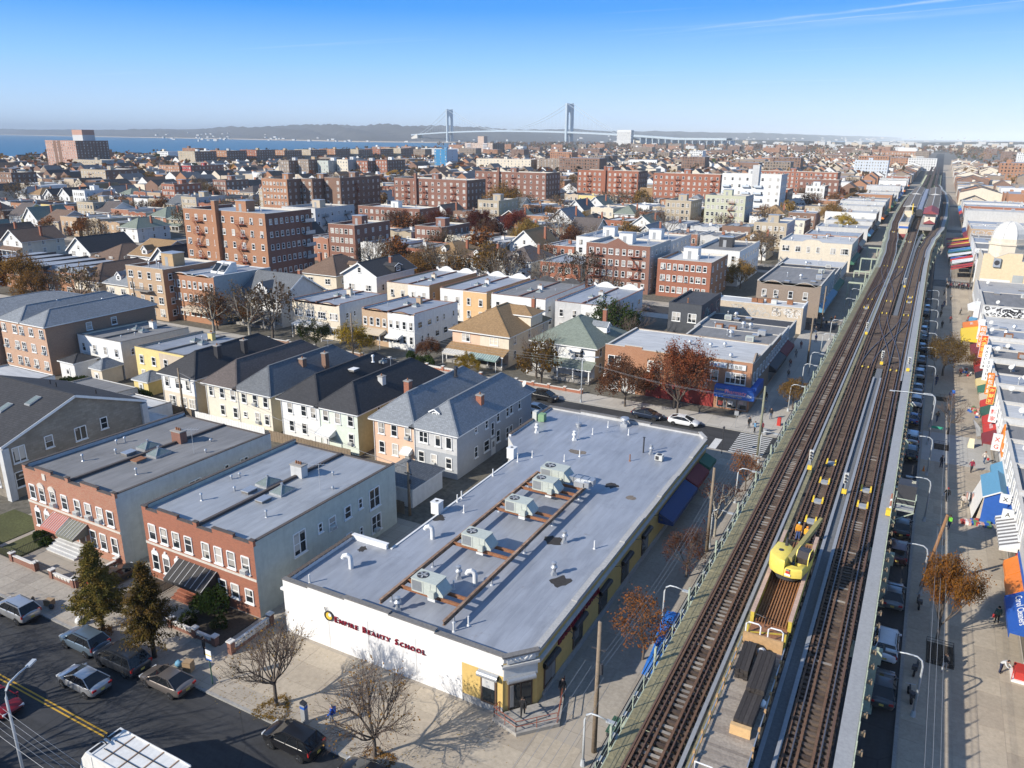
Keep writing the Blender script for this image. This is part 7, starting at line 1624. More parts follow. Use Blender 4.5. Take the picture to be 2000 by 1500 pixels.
for i,(x,y,s)in enumerate(((WX+1.15,41.0,.35),(WX+.1,46.0,.42),(WX-.75,46.4,.33))):
 mb=MB();pts=[]
 for a in range(6):
  for b in range(9):t,u=a/5*pi,b/9*2*pi;mb.v.append((x+s*.7*sin(t)*cos(u)*R.uniform(.7,1.1),y+s*sin(t)*sin(u)*R.uniform(.7,1.1),WZ+.35+s*.7*cos(t)))
 for a in range(5):
  for b in range(9):mb.f.append((a*9+b,a*9+(b+1)%9,(a+1)*9+(b+1)%9,(a+1)*9+b));mb.m.append(0)
 tag(mb.build('sack',M_WHITE,None,True),['white sack lying against the wagon side rail','white sack between the stacks at the wagon end','crumpled white sack by the narrow tie stack'][i],'sack','white sacks on the flat wagon')
CW=empty('crane_wagon',(0,0,0),0,'yellow crane wagon with racks of rusty rails','crane wagon')
M_CRY=mat('crane_yellow',(.78,.62,.12),.45,.1,1.5);M_CRY2=mat('wagon_yellow',(.58,.44,.07),.6,.3,1.5)
mb=MB();mb.box(WX-1.3,WX+1.3,47.9,63.4,ZR+.6,ZR+.9);mb.build('frame',M_CRY2,CW)
mb=MB();mb.box(WX-1.25,WX+1.25,48.0,63.2,ZR+.9,ZR+.95);mb.build('deck',M_RUST,CW)
for s in(-1.28,1.28):mb=MB();mb.box(WX+s-.12,WX+s+.12,49.7,63.2,ZR+.9,ZR+1.75);mb.build('side_wall',[M_CRY2],CW);mb=MB();mb.box(WX+s-.14,WX+s+.14,49.7,63.2,ZR+1.75,ZR+1.82);mb.build('rail_bed',mat('pale_pink_timber',(.55,.38,.29),.9,.25,2.),CW)
for i in range(11):
 x=WX-1.0+i*.2;mb=MB();mb.box(x-.07,x+.07,49.8,62.6,ZR+1.0+(.1 if i>4 else-.03),ZR+1.03+(.1 if i>4 else-.03));mb.box(x-.035,x+.035,49.8,62.6,ZR+1.13,ZR+1.18);mb.box(x-.012,x+.012,49.8,62.6,ZR+1.02,ZR+1.14);mb.build('stored_rail',mat('orange_rust',(.34,.16,.07),.85,.3,2.),CW)
mb=MB();mb.box(WX-1.2,WX+1.2,48.0,49.5,ZR+.95,ZR+1.05,0);mb.bar((WX-1.1,48.2,ZR+1.1),(WX+1.1,49.0,ZR+1.1),.08,.08,1);mb.bar((WX-1.25,48.1,ZR+.9),(WX-1.25,48.1,ZR+1.7),.12,.12,1);mb.bar((WX+1.25,48.1,ZR+.9),(WX+1.25,48.1,ZR+1.7),.12,.12,1);mb.tube([(WX-1.0,49.5,ZR+1.0),(WX-1.0,49.5,ZR+1.8),(WX-.3,49.3,ZR+1.8),(WX-.3,49.3,ZR+1.0)],.035,6,2);mb.build('end_platform',[M_RUST,M_CRY2,M_DARKM],CW)
for y in(50.5,61.):
 for s in(-.75,.75):
  for d in(-.9,.9):mb=MB();mb.tube([(WX+s-.07,y+d,ZR+.42),(WX+s+.07,y+d,ZR+.42)],.42,14);mb.build('wheel',M_RUST,CW)
KR=empty('rail_crane',(WX,56.7,ZR+1.85),radians(-8),'yellow slewing crane with folded boom on the rail wagon','crane')
def rounded(mb,outline,z0,z1,m=0,inset=.12):
 n=len(outline);c=Vector((sum(p[0]for p in outline)/n,sum(p[1]for p in outline)/n));i=len(mb.v)
 for z,k in((z0,.96),(z0+.12,1.),(z1-.18,1.),(z1-.05,.95),(z1,.86)):
  mb.v+=[(c.x+(p[0]-c.x)*k,c.y+(p[1]-c.y)*k,z)for p in outline]
 for r in range(4):
  for j in range(n):mb.f.append((i+r*n+j,i+r*n+(j+1)%n,i+(r+1)*n+(j+1)%n,i+(r+1)*n+j));mb.m.append(m)
 mb.f.append(tuple(i+4*n+j for j in range(n)));mb.m.append(m);mb.f.append(tuple(i+j for j in reversed(range(n))));mb.m.append(m)
mb=MB();rounded(mb,[(-1.35,1.1),(-1.35,-.7),(-1.1,-1.25),(-.5,-1.65),(.1,-1.75),(.12,-.2),(.0,.8),(-.5,1.3)][::-1][::-1],.25,1.55);mb.build('counterweight_body',M_CRY,KR,40)
mb=MB();rounded(mb,[(.12,-1.75),(.75,-1.7),(1.35,-1.35),(1.4,-.3),(1.1,-.3),(.9,-1.0),(.12,-1.1)],.25,1.0);mb.build('engine_cover',M_CRY,KR,40)
mb=MB();mb.box(.5,1.42,-.3,1.25,.25,.9,0);mb.prism([(-.3,.9),(1.25,.9),(1.2,1.35),(.75,1.85),(.0,1.85),(-.3,1.4)],'x',.5,1.42,1);mb.build('cab',[M_CRY,mat('cab_glass',(.05,.04,.035),.1,.1,2.,spec=.6)],KR)
for a,b in(((-.3,1.4),(0,1.85)),((0,1.85),(.75,1.85)),((.75,1.85),(1.2,1.35)),((-.3,.9),(-.3,1.4))):
 mb=MB()
 for xx in(.5,1.42):mb.bar((xx,*a),(xx,*b),.07,.07)
 mb.build('cab_frame',M_CRY,KR)
mb=MB();mb.cyl(0,0,-.45,.25,1.05,1.0,20);mb.build('slew_ring',M_DARKM,KR,40)
mb=MB();mb.bar((.22,-.9,1.35),(.55,5.2,1.9),.34,.42,0);mb.bar((.5,4.6,1.86),(.58,6.0,1.95),.24,.3,0);mb.build('boom',mat('boom_olive',(.34,.29,.11),.55,.15,2.),KR)
mb=MB();mb.tube([(.22,.2,.7),(.38,2.2,1.5)],.09,8);mb.tube([(.0,-.6,1.2),(-.1,.1,1.5),(.1,.8,1.4)],.04,6);mb.cyl(-.55,.75,1.5,2.15,.14,.1,8);mb.cyl(-.65,-.2,1.54,1.57,.2,.2,12);mb.build('hydraulics',M_DARKM,KR)
for x0,z0,w,h_,m in((.2,.42,.42,.16,M_WHITEP),(.25,.62,.3,.18,mat('red_label',(.55,.05,.04),.5,.05,2.)),(.28,.84,.26,.14,M_BLACK)):
 mb=MB();mb.box(x0,x0+w,-1.80,-1.77,z0,z0+h_);mb.build('number_plate',m,KR)
text_mesh('fleet_number','209',.15,M_WHITEP,KR,(.29,-1.81,.86),(radians(90),0,0),.002)
#  station with two island platforms and a waiting train
ST=empty('station_platform',(0,0,0),0,'island platform with brown gabled canopies and cream stair house on the left of the station','station platform','station platforms')
ST2=empty('station_platform',(0,0,0),0,'island platform with brown canopies and maroon-roofed cream house on the right of the station','station platform','station platforms')
M_CANOPY=mat('canopy_brown',(.17,.145,.12),.85,.15,.5);M_STCREAM=mat('station_cream',(.70,.58,.42),.8,.1,.5);M_STMAR=mat('station_maroon',(.28,.06,.065),.7,.12,.8)
def pcx(k,y):return(tx('L',y)+tx('M',y))/2 if k==0 else(tx('M',y)+tx('R',y))/2+.2
for k,root in((0,ST),(1,ST2)):
 mb=MB()
 ys=[345+i*10 for i in range(27)]
 for y in ys:
  hw=max(.6,(tx('M',y)-tx('L',y))/2-1.55)if k==0 else max(.6,(tx('R',y)-tx('M',y))/2-1.55)
  c=pcx(k,y);i=len(mb.v);mb.v+=[(c-hw,y,ZR-.3),(c+hw,y,ZR-.3),(c+hw,y,ZR+1.05),(c-hw,y,ZR+1.05)]
  if y>345:
   for j in range(4):mb.f.append((i-4+j,i-4+(j+1)%4,i+(j+1)%4,i+j));mb.m.append(0)
 mb.f+=[(3,2,1,0)];mb.m+=[0];mb.build('platform',M_CONC,root)
 for a,b in((405,490),(500,570)):
  mb=MB();ca,cb=pcx(k,a),pcx(k,b);w=2.9;z=ZR+4.0
  for s in(-1,1):mb.quad((ca,a,z+.7),(ca+s*w,a,z),(cb+s*w,b,z),(cb,b,z+.7),0);mb.bar((ca+s*w,a,z),(cb+s*w,b,z),.12,.3,1)
  for(c,yy)in((ca,a),(cb,b)):mb.poly([(c-w,yy,z),(c+w,yy,z),(c,yy,z+.75)],1);
  mb.bar((ca,a,z+.72),(cb,b,z+.72),.3,.1,1);mb.build('canopy',[M_CANOPY,M_PALE],root)
  for j in range(6):y=a+4+j*(b-a-8)/5;mb=MB();c=pcx(k,y);mb.box(c-.12,c+.12,y-.12,y+.12,ZR+1.,z);mb.build('canopy_post',M_ELGREEN,root)
 if k==0:
  x0,x1=-10.7,-7.6;mb=MB();mb.box(x0,x1,333,342,ZR-2.5,ZR+2.6,0);mb.box(x0-.05,x1+.05,332.95,342.05,ZR+1.2,ZR+2.0,2);mb.box(x0-.1,x1+.1,332.9,342.1,ZR+2.6,ZR+2.8,0);mb.box(x0-.04,x1+.04,332.94,336,ZR-2.5,ZR-.9,1);mb.box(-9.0,-8.2,332.92,333,ZR-.8,ZR+1.,0);mb.build('stair_house',[M_STCREAM,M_STMAR,mat('station_blue',(.05,.14,.45),.6,.08,1.)],root)
  mb=MB()
  for s in(-1.6,1.6):mb.box(-9.6+s-.12,-9.6+s+.12,342,385,ZR,ZR+2.5,0)
  mb.box(-11.1,-8.1,385,390,ZR,ZR+3.6,1);mb.build('stair_enclosure',[mat('pale_panel',(.50,.54,.58),.6,.1,1.),M_STCREAM],root)
 else:
  x0,x1=-2.7,1.1;mb=MB();mb.box(x0,x1,356,385,ZR-2.2,ZR+5.2,0)
  for wx in(-1.7,-.6):mb.box(wx-.4,wx+.4,355.95,356,ZR-.2,ZR+.6,2)
  mb.box(-1.5,-.9,355.95,356,ZR+3.2,ZR+3.8,2);mb.build('station_house',[mat('station_pale',(.72,.66,.54),.8,.1,.5),M_STMAR,M_GLASSD],root)
  mb=MB()
  for ya,yb,z,o in((354.3,386,ZR+5.2,.9),(353.6,356.2,ZR+1.5,.35)):
   c=(x0+x1)/2
   for s in(-1,1):mb.quad((c,ya,z+1.3),(c+s*(1.9+o),ya,z),(c+s*(1.9+o),yb,z),(c,yb,z+1.3),0)
   mb.poly([(c-1.9-o,ya,z),(c+1.9+o,ya,z),(c,ya,z+1.3)],0)
  mb.build('roof',[M_STMAR],root)
SBW=MB();SBW.box(-8.6,-8.2,396,398,ZR+2,ZR+6);SBW.box(-8.7,-8.0,394,404,ZR+1.2,ZR+2.2);tag(SBW.build('yellow_stair_panel',M_YEL),'orange-yellow sign panel beside the canopy at the station','sign panel')
TRN=empty('subway_train',(0,0,0),0,'silver subway train standing at the station on the middle track','train')
M_TRN=mat('stainless_steel',(.34,.35,.40),.35,.1,.8,metal=.5)
for i in range(9):
 y=398+i*18.4;x=tx('M',y+9)
 mb=MB();mb.prism([(x-1.4,ZR+.5),(x+1.4,ZR+.5),(x+1.5,ZR+1.4),(x+1.45,ZR+2.9),(x+1.0,ZR+3.45),(x,ZR+3.65),(x-1.0,ZR+3.45),(x-1.45,ZR+2.9),(x-1.5,ZR+1.4)],'y',y,y+17.9,0,1);mb.build('car_body',[M_TRN,M_DARKM],TRN)
 mb=MB();mb.box(x-.9,x+.9,y+2,y+6,ZR+3.55,ZR+3.85);mb.box(x-.9,x+.9,y+12,y+16,ZR+3.55,ZR+3.85);mb.build('roof_unit',M_TRN,TRN)
 mb=MB()
 for s in(-1.51,1.51):mb.box(x+s-.01,x+s+.01,y+1,y+17,ZR+1.7,ZR+2.5)
 mb.build('window_band',M_GLASSD,TRN)
mb=MB()
for i,(x,y)in enumerate(((-16.5,215),(-17.0,235),(-17.5,262),(-17.8,290))):
 for s in(0,3.):mb.bar((x+s,y,0.1),(x+s,y,5.6),.3)
 mb.bar((x,y,5.6),(x+4.5,y,5.6),.4)
mb.build('side_bent',M_ELGREEN,EL)
#  vehicles
CARP={}
def carpaint(name,col,metal=.35):
 if name not in CARP:
  b=NT('car_paint_'+name);pos=b.n('ShaderNodeTexCoord').outputs['Object'];d=b.mix(b.ramp(b.noise(pos,2.5,4),.4,.75,0,.25),col,c3(col,.7))
  ps=b.n('ShaderNodeBsdfPrincipled',{'Base Color':d,'Roughness':.28,'Metallic':metal,'Coat Weight':.6,'Coat Roughness':.06});b.t.links.new(ps.outputs[0],b.out.inputs[0]);CARP[name]=b.m
 return CARP[name]
M_CGL=mat('car_glass',(.012,.014,.017),.05,.1,2.,spec=.6);M_TYRE=mat('tyre',(.018,.018,.019),.85,.2,3.);M_RIM=mat('alloy_rim',(.45,.46,.48),.35,.1,3.,metal=.8);M_TAIL=mat('tail_light',(.40,.02,.02),.25,.1,3.);M_HEAD=mat('head_light',(.62,.64,.66),.15,.1,3.);M_PLATE=mat('number_plate',(.65,.50,.12),.5,.1,3.);M_TRIM=mat('black_trim',(.02,.02,.021),.5,.1,3.)
CARTYPES={'sedan':(4.65,[(2.34,.42,.60,.55),(2.24,.28,.74,.78),(1.8,.2,.88,.90),(1.25,.2,.97,.92),(-.4,.2,1.0,.93),(-1.5,.2,1.05,.93),(-2.05,.25,1.09,.88),(-2.27,.36,1.04,.79),(-2.34,.48,.82,.68)],(1.42,-2.0),(.2,-1.0),1.47,.60,1.37,.33),'suv':(4.65,[(2.32,.42,.70,.58),(2.22,.3,.90,.82),(1.8,.24,1.02,.91),(1.2,.24,1.10,.94),(-.5,.24,1.14,.95),(-1.7,.24,1.18,.94),(-2.15,.3,1.18,.88),(-2.32,.42,1.02,.78)],(1.48,-2.22),(.42,-1.62),1.70,.66,1.33,.36),'van':(5.1,[(2.54,.42,.70,.60),(2.44,.3,.93,.86),(2.0,.22,1.06,.97),(1.5,.22,1.13,.99),(-.5,.22,1.16,1.0),(-2.0,.22,1.18,.99),(-2.42,.3,1.18,.94),(-2.57,.42,1.04,.84)],(1.85,-2.46),(.7,-1.95),1.78,.72,1.52,.36)}
CARMESH={}
def car_meshes(kind):
 if kind in CARMESH:return CARMESH[kind]
 L,st,gb,gt,zr,rw,wb,wr=CARTYPES[kind];D={}
 mb=MB();rings=[]
 for x,zb,zt,hw in st:
  rings.append(len(mb.v));m_=(zb+zt)/2
  mb.v+=[(x,-hw*.9,zb),(x,-hw,zb+.14),(x,-hw*1.0,m_+.05),(x,-hw*.97,zt-.07),(x,-hw*.88,zt),(x,0,zt+.035),(x,hw*.88,zt),(x,hw*.97,zt-.07),(x,hw,m_+.05),(x,hw,zb+.14),(x,hw*.9,zb)]
 for a,b in zip(rings,rings[1:]):
  for j in range(10):mb.f.append((a+j+1,a+j,b+j,b+j+1));mb.m.append(0)
  mb.f.append((a,a+10,b+10,b));mb.m.append(1)
 mb.f.append(tuple(rings[0]+j for j in range(11)));mb.m.append(0);mb.f.append(tuple(rings[-1]+j for j in reversed(range(11))));mb.m.append(0)
 D['shell']=mb;SH=mb;mb=MB()
 bz=interp([(s[0],s[2])for s in reversed(st)],gb[0])-.02;bzr=interp([(s[0],s[2])for s in reversed(st)],gb[1])-.02
 bw=.87 if kind!='van' else.94
 def gpt(f,side,t):
  xb=gb[0]+(gb[1]-gb[0])*f;xt=gt[0]+(gt[1]-gt[0])*f;zb_=bz+(bzr-bz)*f
  return Vector((xb+(xt-xb)*t,side*(bw+(rw-bw)*t),zb_+(zr-.05-zb_)*t))
 i=len(mb.v);nx=5
 for k in range(nx+1):
  f=k/nx;x=gt[0]+(gt[1]-gt[0])*f;cz=.085*sin(pi*(.12+.76*f))
  for s in(-1,-.6,0,.6,1):mb.v.append((x,s*rw,zr-.05+cz*(1-s*s*.7)))
 for k in range(nx):
  for j in range(4):a=i+k*5+j;mb.f.append((a,a+5,a+6,a+1)[::-1]);mb.m.append(0)
 for s in(-1,1):
  for f in(0.,.42,.74 if kind!='sedan' else.8,1.):mb.bar(gpt(f,s,-.02)+Vector((0,s*.012,0)),gpt(f,s,1.0)+Vector((0,s*.012,0)),.05 if 0<f<1 else.08,.05,0 if f in(0.,1.)else 1,up=(0,1,0))
  mb.bar(gpt(0,s,1.)+Vector((0,s*.0,.0)),gpt(1,s,1.),.06,.07,0)
  if kind!='sedan':mb.bar(Vector((gt[0]-.2,s*rw*.93,zr+.03)),Vector((gt[1]+.2,s*rw*.93,zr+.03)),.04,.03,1)
  mb.obox(gpt(.06,s,.12)+Vector((0,s*.13,0)),(.07,0,0),(0,.09,0),(0,0,.06),0)
 ob=bpy.data.objects.new('tmp_shell',D.pop('shell').mesh('shell',[M_TRIM,M_TRIM]));md=ob.modifiers.new('s','SUBSURF');md.levels=md.render_levels=1
 D['body']=evaluated(ob);D['body'].name='body';D['body'].polygons.foreach_set('use_smooth',[True]*len(D['body'].polygons))
 D['cabin_frame']=mb.mesh('cabin_frame',[M_TRIM,M_TRIM],38)
 e=Vector((0,0,0))
 for nm,pts in(('windshield',[gpt(0,-1,0),gpt(0,1,0),gpt(0,1,1),gpt(0,-1,1)]),('rear_window',[gpt(1,1,0),gpt(1,-1,0),gpt(1,-1,1),gpt(1,1,1)]),('side_window',[gpt(1,-1,0),gpt(0,-1,0),gpt(0,-1,1),gpt(1,-1,1)]),('side_window_b',[gpt(0,1,0),gpt(1,1,0),gpt(1,1,1),gpt(0,1,1)])):
  D[nm]=MB().poly([tuple(p)for p in pts]).mesh(nm,M_CGL)
 t=MB();t.tube([(0,-.11,0),(0,.11,0)],wr,18,0);D['wheel']=t.mesh('wheel',M_TYRE,40)
 t=MB();t.tube([(0,-.118,0),(0,.118,0)],wr*.64,12,0)
 for k in range(5):a=k*1.2566;t.bar((wr*.12*cos(a),-.121,wr*.12*sin(a)),(wr*.6*cos(a),-.121,wr*.6*sin(a)),.05,.01,1);t.bar((wr*.12*cos(a),.121,wr*.12*sin(a)),(wr*.6*cos(a),.121,wr*.6*sin(a)),.05,.01,1)
 D['rim']=t.mesh('rim',[M_TRIM,M_RIM],40)
 t=MB();t.tube([(0,-.02,0),(0,.02,0)],wr*1.16,16,0);D['arch']=t.mesh('wheel_arch',M_TRIM)
 f0,r0=st[1],st[-3]
 D['headlight']=MB().obox((0,0,0),(.06,0,0),(0,.19,0),(0,0,.07)).mesh('headlight',M_HEAD);D['tail_light']=MB().obox((0,0,0),(.05,0,0),(0,.16,0),(0,0,.08 if kind=='sedan' else.16)).mesh('tail_light',M_TAIL)
 D['plate']=MB().obox((0,0,0),(.015,0,0),(0,.16,0),(0,0,.08)).mesh('number_plate',M_PLATE);D['bumper']=MB().obox((0,0,0),(.03,0,0),(0,.6,0),(0,0,.05)).mesh('bumper_strip',M_TRIM)
 CARMESH[kind]=D
 return D
def car(kind,x,y,heading,paint,label,z=.006,group='parked and moving cars',parts=True):
 D=car_meshes(kind);L,st,gb,gt,zr,rw,wb,wr=CARTYPES[kind]
 r=empty({'sedan':'sedan_car','suv':'suv_car','van':'minivan'}[kind],(x,y,z),radians(heading),label,'car',group)
 b=put('body',D['body'],r);b.material_slots[0].link='OBJECT';b.material_slots[0].material=paint
 b=put('cabin_frame',D['cabin_frame'],r);b.material_slots[0].link='OBJECT';b.material_slots[0].material=paint
 for nm in('windshield','rear_window','side_window','side_window_b'):put(nm.replace('_b',''),D[nm],r)
 for sx in(-1,1):
  for sy in(-1,1):
   w=put('wheel',D['wheel'],r,(sx*wb,sy*(st[3][3]-.1),wr))
   if parts:put('rim',D['rim'],w);put('wheel_arch',D['arch'],r,(sx*wb,sy*(st[3][3]-.035),wr+.03))
 if parts:
  zt=st[1][2];zr_=st[-2][2]
  for sy in(-1,1):put('headlight',D['headlight'],r,(st[1][0]-.03,sy*.58,zt-.1));put('tail_light',D['tail_light'],r,(st[-2][0]-.02,sy*(st[-2][3]-.14),zr_-(.16 if kind=='sedan' else.2)))
  put('number_plate',D['plate'],r,(st[-1][0]-.01,0,.72));put('bumper_strip',D['bumper'],r,(st[-1][0]-.0,0,.46));put('grille',D['bumper'],r,(st[0][0]+.0,0,.55))
 return r
P={k:carpaint(k,c,m)for k,c,m in(('silver',(.50,.51,.52),.6),('black',(.012,.012,.014),.2),('navy',(.018,.03,.06),.4),('steelblue',(.16,.22,.28),.5),('white',(.74,.75,.76),.0),('red',(.30,.012,.015),.3),('bronze',(.24,.21,.19),.6),('grey',(.16,.17,.18),.5),('maroon',(.09,.015,.02),.3),('blue',(.03,.07,.22),.4),('taxi',(.70,.40,.03),.0),('charcoal',(.045,.05,.06),.4))}
car('suv',-66.4,31.35,180,P['silver'],'silver crossover parked at the left beside the hydrant');car('suv',-57.0,31.4,180,P['steelblue'],'steel-blue crossover parked under the left conifer');car('van',-52.2,31.35,180,P['charcoal'],'dark minivan parked under the right conifer');car('sedan',-52.6,28.35,180,P['silver'],'silver sedan driving beside the dark minivan');car('sedan',-46.9,31.4,180,P['bronze'],'bronze-grey sedan parked by the bus stop sign');car('suv',-33.9,31.4,180,P['black'],'black crossover with roof rails parked by the parking meter');car('sedan',-27.2,31.3,180,P['black'],'black sedan cut by the bottom picture edge');car('sedan',-56.2,23.8,0,P['red'],'red sedan coming along the other lane at the left edge')
car('sedan',-63.6,39.0,90,P['black'],'black sedan in the driveway between the brick houses',.14)
car('suv',-51.2,107.3,0,P['black'],'black crossover parked before the green-grey hip house');car('sedan',-49.6,101.4,0,P['white'],'white car half hidden behind the far end of the silver roof');car('sedan',-33.9,107.4,0,P['navy'],'navy sedan parked behind the far parapet of the silver roof');car('sedan',-28.1,107.3,0,P['white'],'white sedan parked by the crosswalk');car('sedan',-66.5,107.2,0,P['taxi'],'yellow taxi parked under the yellow tree')
car('suv',-88,101.4,180,P['white'],'white car parked behind the mint and white houses');car('sedan',-96,107.2,0,P['grey'],'grey sedan parked before the tan and white row houses');car('suv',-111,107.2,0,P['blue'],'blue crossover parked before the cream porch house')
for i,(yr,kind,col,lab)in enumerate(((55.0,'sedan','charcoal','dark sedan first in the avenue parking line'),(61.0,'suv','white','white wagon second in the avenue parking line'),(69.4,'sedan','grey','grey sedan third in the avenue parking line'),(78.3,'suv','maroon','maroon crossover below the leaning utility pole'),(84.4,'sedan','black','black sedan beyond the maroon crossover'),(94.1,'suv','silver','silver car under the signal platform'),(108.0,'suv','black','black crossover beyond the signal platform'),(114.2,'suv','silver','silver crossover at the pale pavement patch'),(123.4,'sedan','blue','blue sedan beside the white traffic signal arm'),(132.4,'suv','white','white crossover beyond the blue sedan'),(140.3,'sedan','silver','silver sedan beside the blue-jacketed walker'),(149.6,'suv','silver','silver crossover by the yellow street tree'),(160.2,'sedan','grey','grey sedan beyond the yellow street tree'),(170,'suv','charcoal','charcoal crossover under the diamond crossover'),(179,'sedan','black','black sedan level with the yellow awning'),(187,'suv','silver','silver crossover level with the orange awning'),(207,'sedan','black','black sedan before the domed corner'),(213,'suv','silver','pale crossover closest to the domed corner'))):
 car(kind,2.05+R.uniform(-.12,.12),yr+2.3,90+R.uniform(-1,1),P[col],lab,.004,'cars parked along the avenue',yr<130)
for i in range(26):
 k=2+i%4;y=street_y(k)+R.choice((-3.2,3.2));x=-30-R.uniform(0,170)
 car(R.choice(('sedan','suv','suv','van')),x,y,R.choice((0,180)),P[R.choice(list(P))],'parked car on the %s side street, about %d house fronts from the railway'%(ORD[k],int(-x/7)),.006,'cars on the side streets',False)
GT=empty('garbage_truck',(-39.4,23.4,.006),0,'white garbage truck with black rams on its hopper, cut by the picture bottom','truck')
M_TRW=mat('truck_white',(.74,.73,.69),.5,.12,1.5);M_TRUSTY=mat('truck_rust_marks',(.34,.22,.14),.8,.3,2.)
mb=MB();mb.prism([(-2.6,1.0),(3.6,1.0),(3.6,3.25),(-2.6,3.25)],'y',-1.22,1.22,0);mb.build('body',M_TRW,GT)
for y in(-1.25,1.2):mb=MB();mb.box(-2.6,3.65,y,y+.06,3.2,3.33);mb.build('roof_rail',M_TRW,GT)
for x in(-1.6,-.2,1.2,2.6):mb=MB();mb.box(x-.04,x+.04,-1.24,1.24,3.25,3.29);mb.build('roof_seam',M_TRUSTY,GT)
for y in(-.45,.35):mb=MB();mb.box(-2.4,3.5,y-.02,y+.02,3.28,3.32);mb.build('hose',M_TRIM,GT)
mb=MB();mb.prism([(-2.6,.7),(-2.6,3.3),(-3.1,3.35),(-3.7,2.6),(-4.1,1.5),(-3.9,.7)],'y',-1.25,1.25,0);mb.build('hopper',M_TRW,GT)
for y in(-.75,.55):mb=MB();mb.box(-3.35,-2.75,y-.35,y+.55,3.25,3.34,0);mb.build('hopper_opening',M_TRIM,GT)
mb=MB();mb.tube([(-2.5,.1,3.45),(-3.0,.15,3.5),(-3.3,.5,3.4)],.05,6);mb.tube([(-2.4,-.2,3.45),(-2.9,-.15,3.5),(-3.4,-.6,3.4)],.05,6);mb.build('ram',M_TRIM,GT)
mb=MB();mb.box(3.75,5.6,-1.15,1.15,.9,2.9,0);mb.box(5.55,5.65,-1.0,1.0,1.8,2.7,1);mb.build('cab',[M_TRW,M_CGL],GT)
for x in(-1.9,-.6,4.6):
 for y in(-1.05,1.05):w=put('wheel',MB().tube([(0,-.18,0),(0,.18,0)],.5,18).mesh('wheel',M_TYRE,40),GT,(x,y,.5))
mb=MB();mb.box(-2.6,4.2,-.5,.5,.6,1.0);mb.build('chassis',M_TRIM,GT)
for y in(-1.1,1.1):mb=MB();mb.box(-4.14,-4.0,y-.12,y+.12,1.2,1.5);mb.build('tail_light',M_TAIL,GT)
#  street furniture
def lamp(x,y,h,arm,label,group='curved street lamps under the elevated railway',z0=.13,yaw=0.):
 r=empty('street_lamp',(x,y,z0),yaw,label,'street lamp',group);s=1 if arm>0 else-1;a=abs(arm)
 mb=MB();mb.tube([(0,0,0),(0,0,h-.7),(s*.12,0,h-.25),(s*.45,0,h-.02),(s*a*.6,0,h),(s*a,0,h-.1)],[.1,.075,.07,.065,.06,.05],8);mb.build('pole',M_LAMP,r,True)
 mb=MB();mb.cyl(0,0,0,.5,.2,.14,8);mb.build('base',M_LAMP,r)
 mb=MB();mb.obox((s*(a+.28),0,h-.13),(.36,0,0),(0,.14,0),(0,0,.06));mb.build('lamp_head',M_LAMP,r)
 return r
for i,y in enumerate((39.5,56.9,73.0,84.7,98.1,120.9,134,142.4,158,172,198,212)):lamp(-15.4,y,4.5,1.6,'curved street lamp on the left kerb of the elevated railway, %s from the picture bottom'%ORD[i])
for i,y in enumerate((55.6,73.7,90.4,104.5,124,140.4,153.8,166,178,190,204,216)):lamp(4.3,y,5.1,-1.9,'curved street lamp on the right pavement, %s from the picture bottom'%ORD[i])
lamp(-45.0,19.6,9.0,.0+2.2,'tall cobra-head street lamp at the left bottom corner','cobra-head street lamps',.13,radians(115));lamp(-45.5,108.9,7.6,2.0,'wooden-pole street lamp before the green-grey hip house','cobra-head street lamps',.13,radians(35))
TL=lamp(4.2,116.2,7.2,-5.2,'white traffic signal arm reaching over the parked cars','cobra-head street lamps')
mb=MB();mb.box(.1,1.5,-.03,.03,2.5,2.85);mb.build('street_name_sign',mat('green_sign',(.05,.35,.22),.5,.05,2.),TL)
def pole(x,y,h,label,tilt=(0,0),arms=True,m=None):
 r=empty('utility_pole',(x,y,.1),0,label,'utility pole','wooden utility poles');mb=MB();mb.tube([(0,0,0),(tilt[0],tilt[1],h)],[.19,.13],10);mb.build('shaft',m or M_WOODP,r,True)
 if arms:
  mb=MB();mb.cyl(tilt[0]*.8+.25,tilt[1]*.8,h*.62,h*.70,.12,.12,8);mb.bar((tilt[0]*.85-.5,0,h*.8),(tilt[0]*.85+.5,0,h*.8),.08,.1);mb.build('bracket',M_DARKM,r)
 return r
pole(-15.2,41.0,10.6,'tall wooden utility pole beside the corner steps');pole(-15.4,71.9,9.5,'pale wooden utility pole by the bare red-tipped tree');pole(-16.0,100.7,9.8,'greenish utility pole at the crosswalk',m=mat('greenish_pole',(.25,.25,.17),.9,.25,2.));pole(-16.8,151,9.5,'brown utility pole before the graffiti building');pole(-18.5,183,9.5,'grey utility pole at the third street corner');pole(4.4,75.5,8.4,'leaning brown utility pole beside the orange tree',(.9,-1.2),m=mat('brown_pole',(.30,.16,.08),.9,.3,2.));pole(-46.2,18.6,9.8,'wooden utility pole at the left bottom edge');pole(-94.5,72.6,8.0,'yard utility pole behind the stone house');pole(-46.9,63.6,6.5,'short yard pole beside the hip-roofed garage');pole(-92,108.9,9.5,'utility pole before the tan and white pair');pole(-153,108.9,10.5,'utility pole before the balcony block');pole(12.6,262,9.,'dark utility pole at the domed corner')
def wires(name,a,b,label,n=3,gap=.45,sag=.8,dz=.3,r_=.011):
 r=empty(name,a,0,label,'cable','overhead cables');A,B=Vector(a),Vector(b);d=(B-A);side=Vector((-d.y,d.x,0)).normalized()
 for i in range(n):
  mb=MB();pts=[A*0+d*t+side*gap*(i-(n-1)/2)+Vector((0,0,-sag*4*t*(1-t)-dz*i))for t in[k/14 for k in range(15)]];mb.tube(pts,r_,4);mb.build('cable',M_FRAMEG,r)
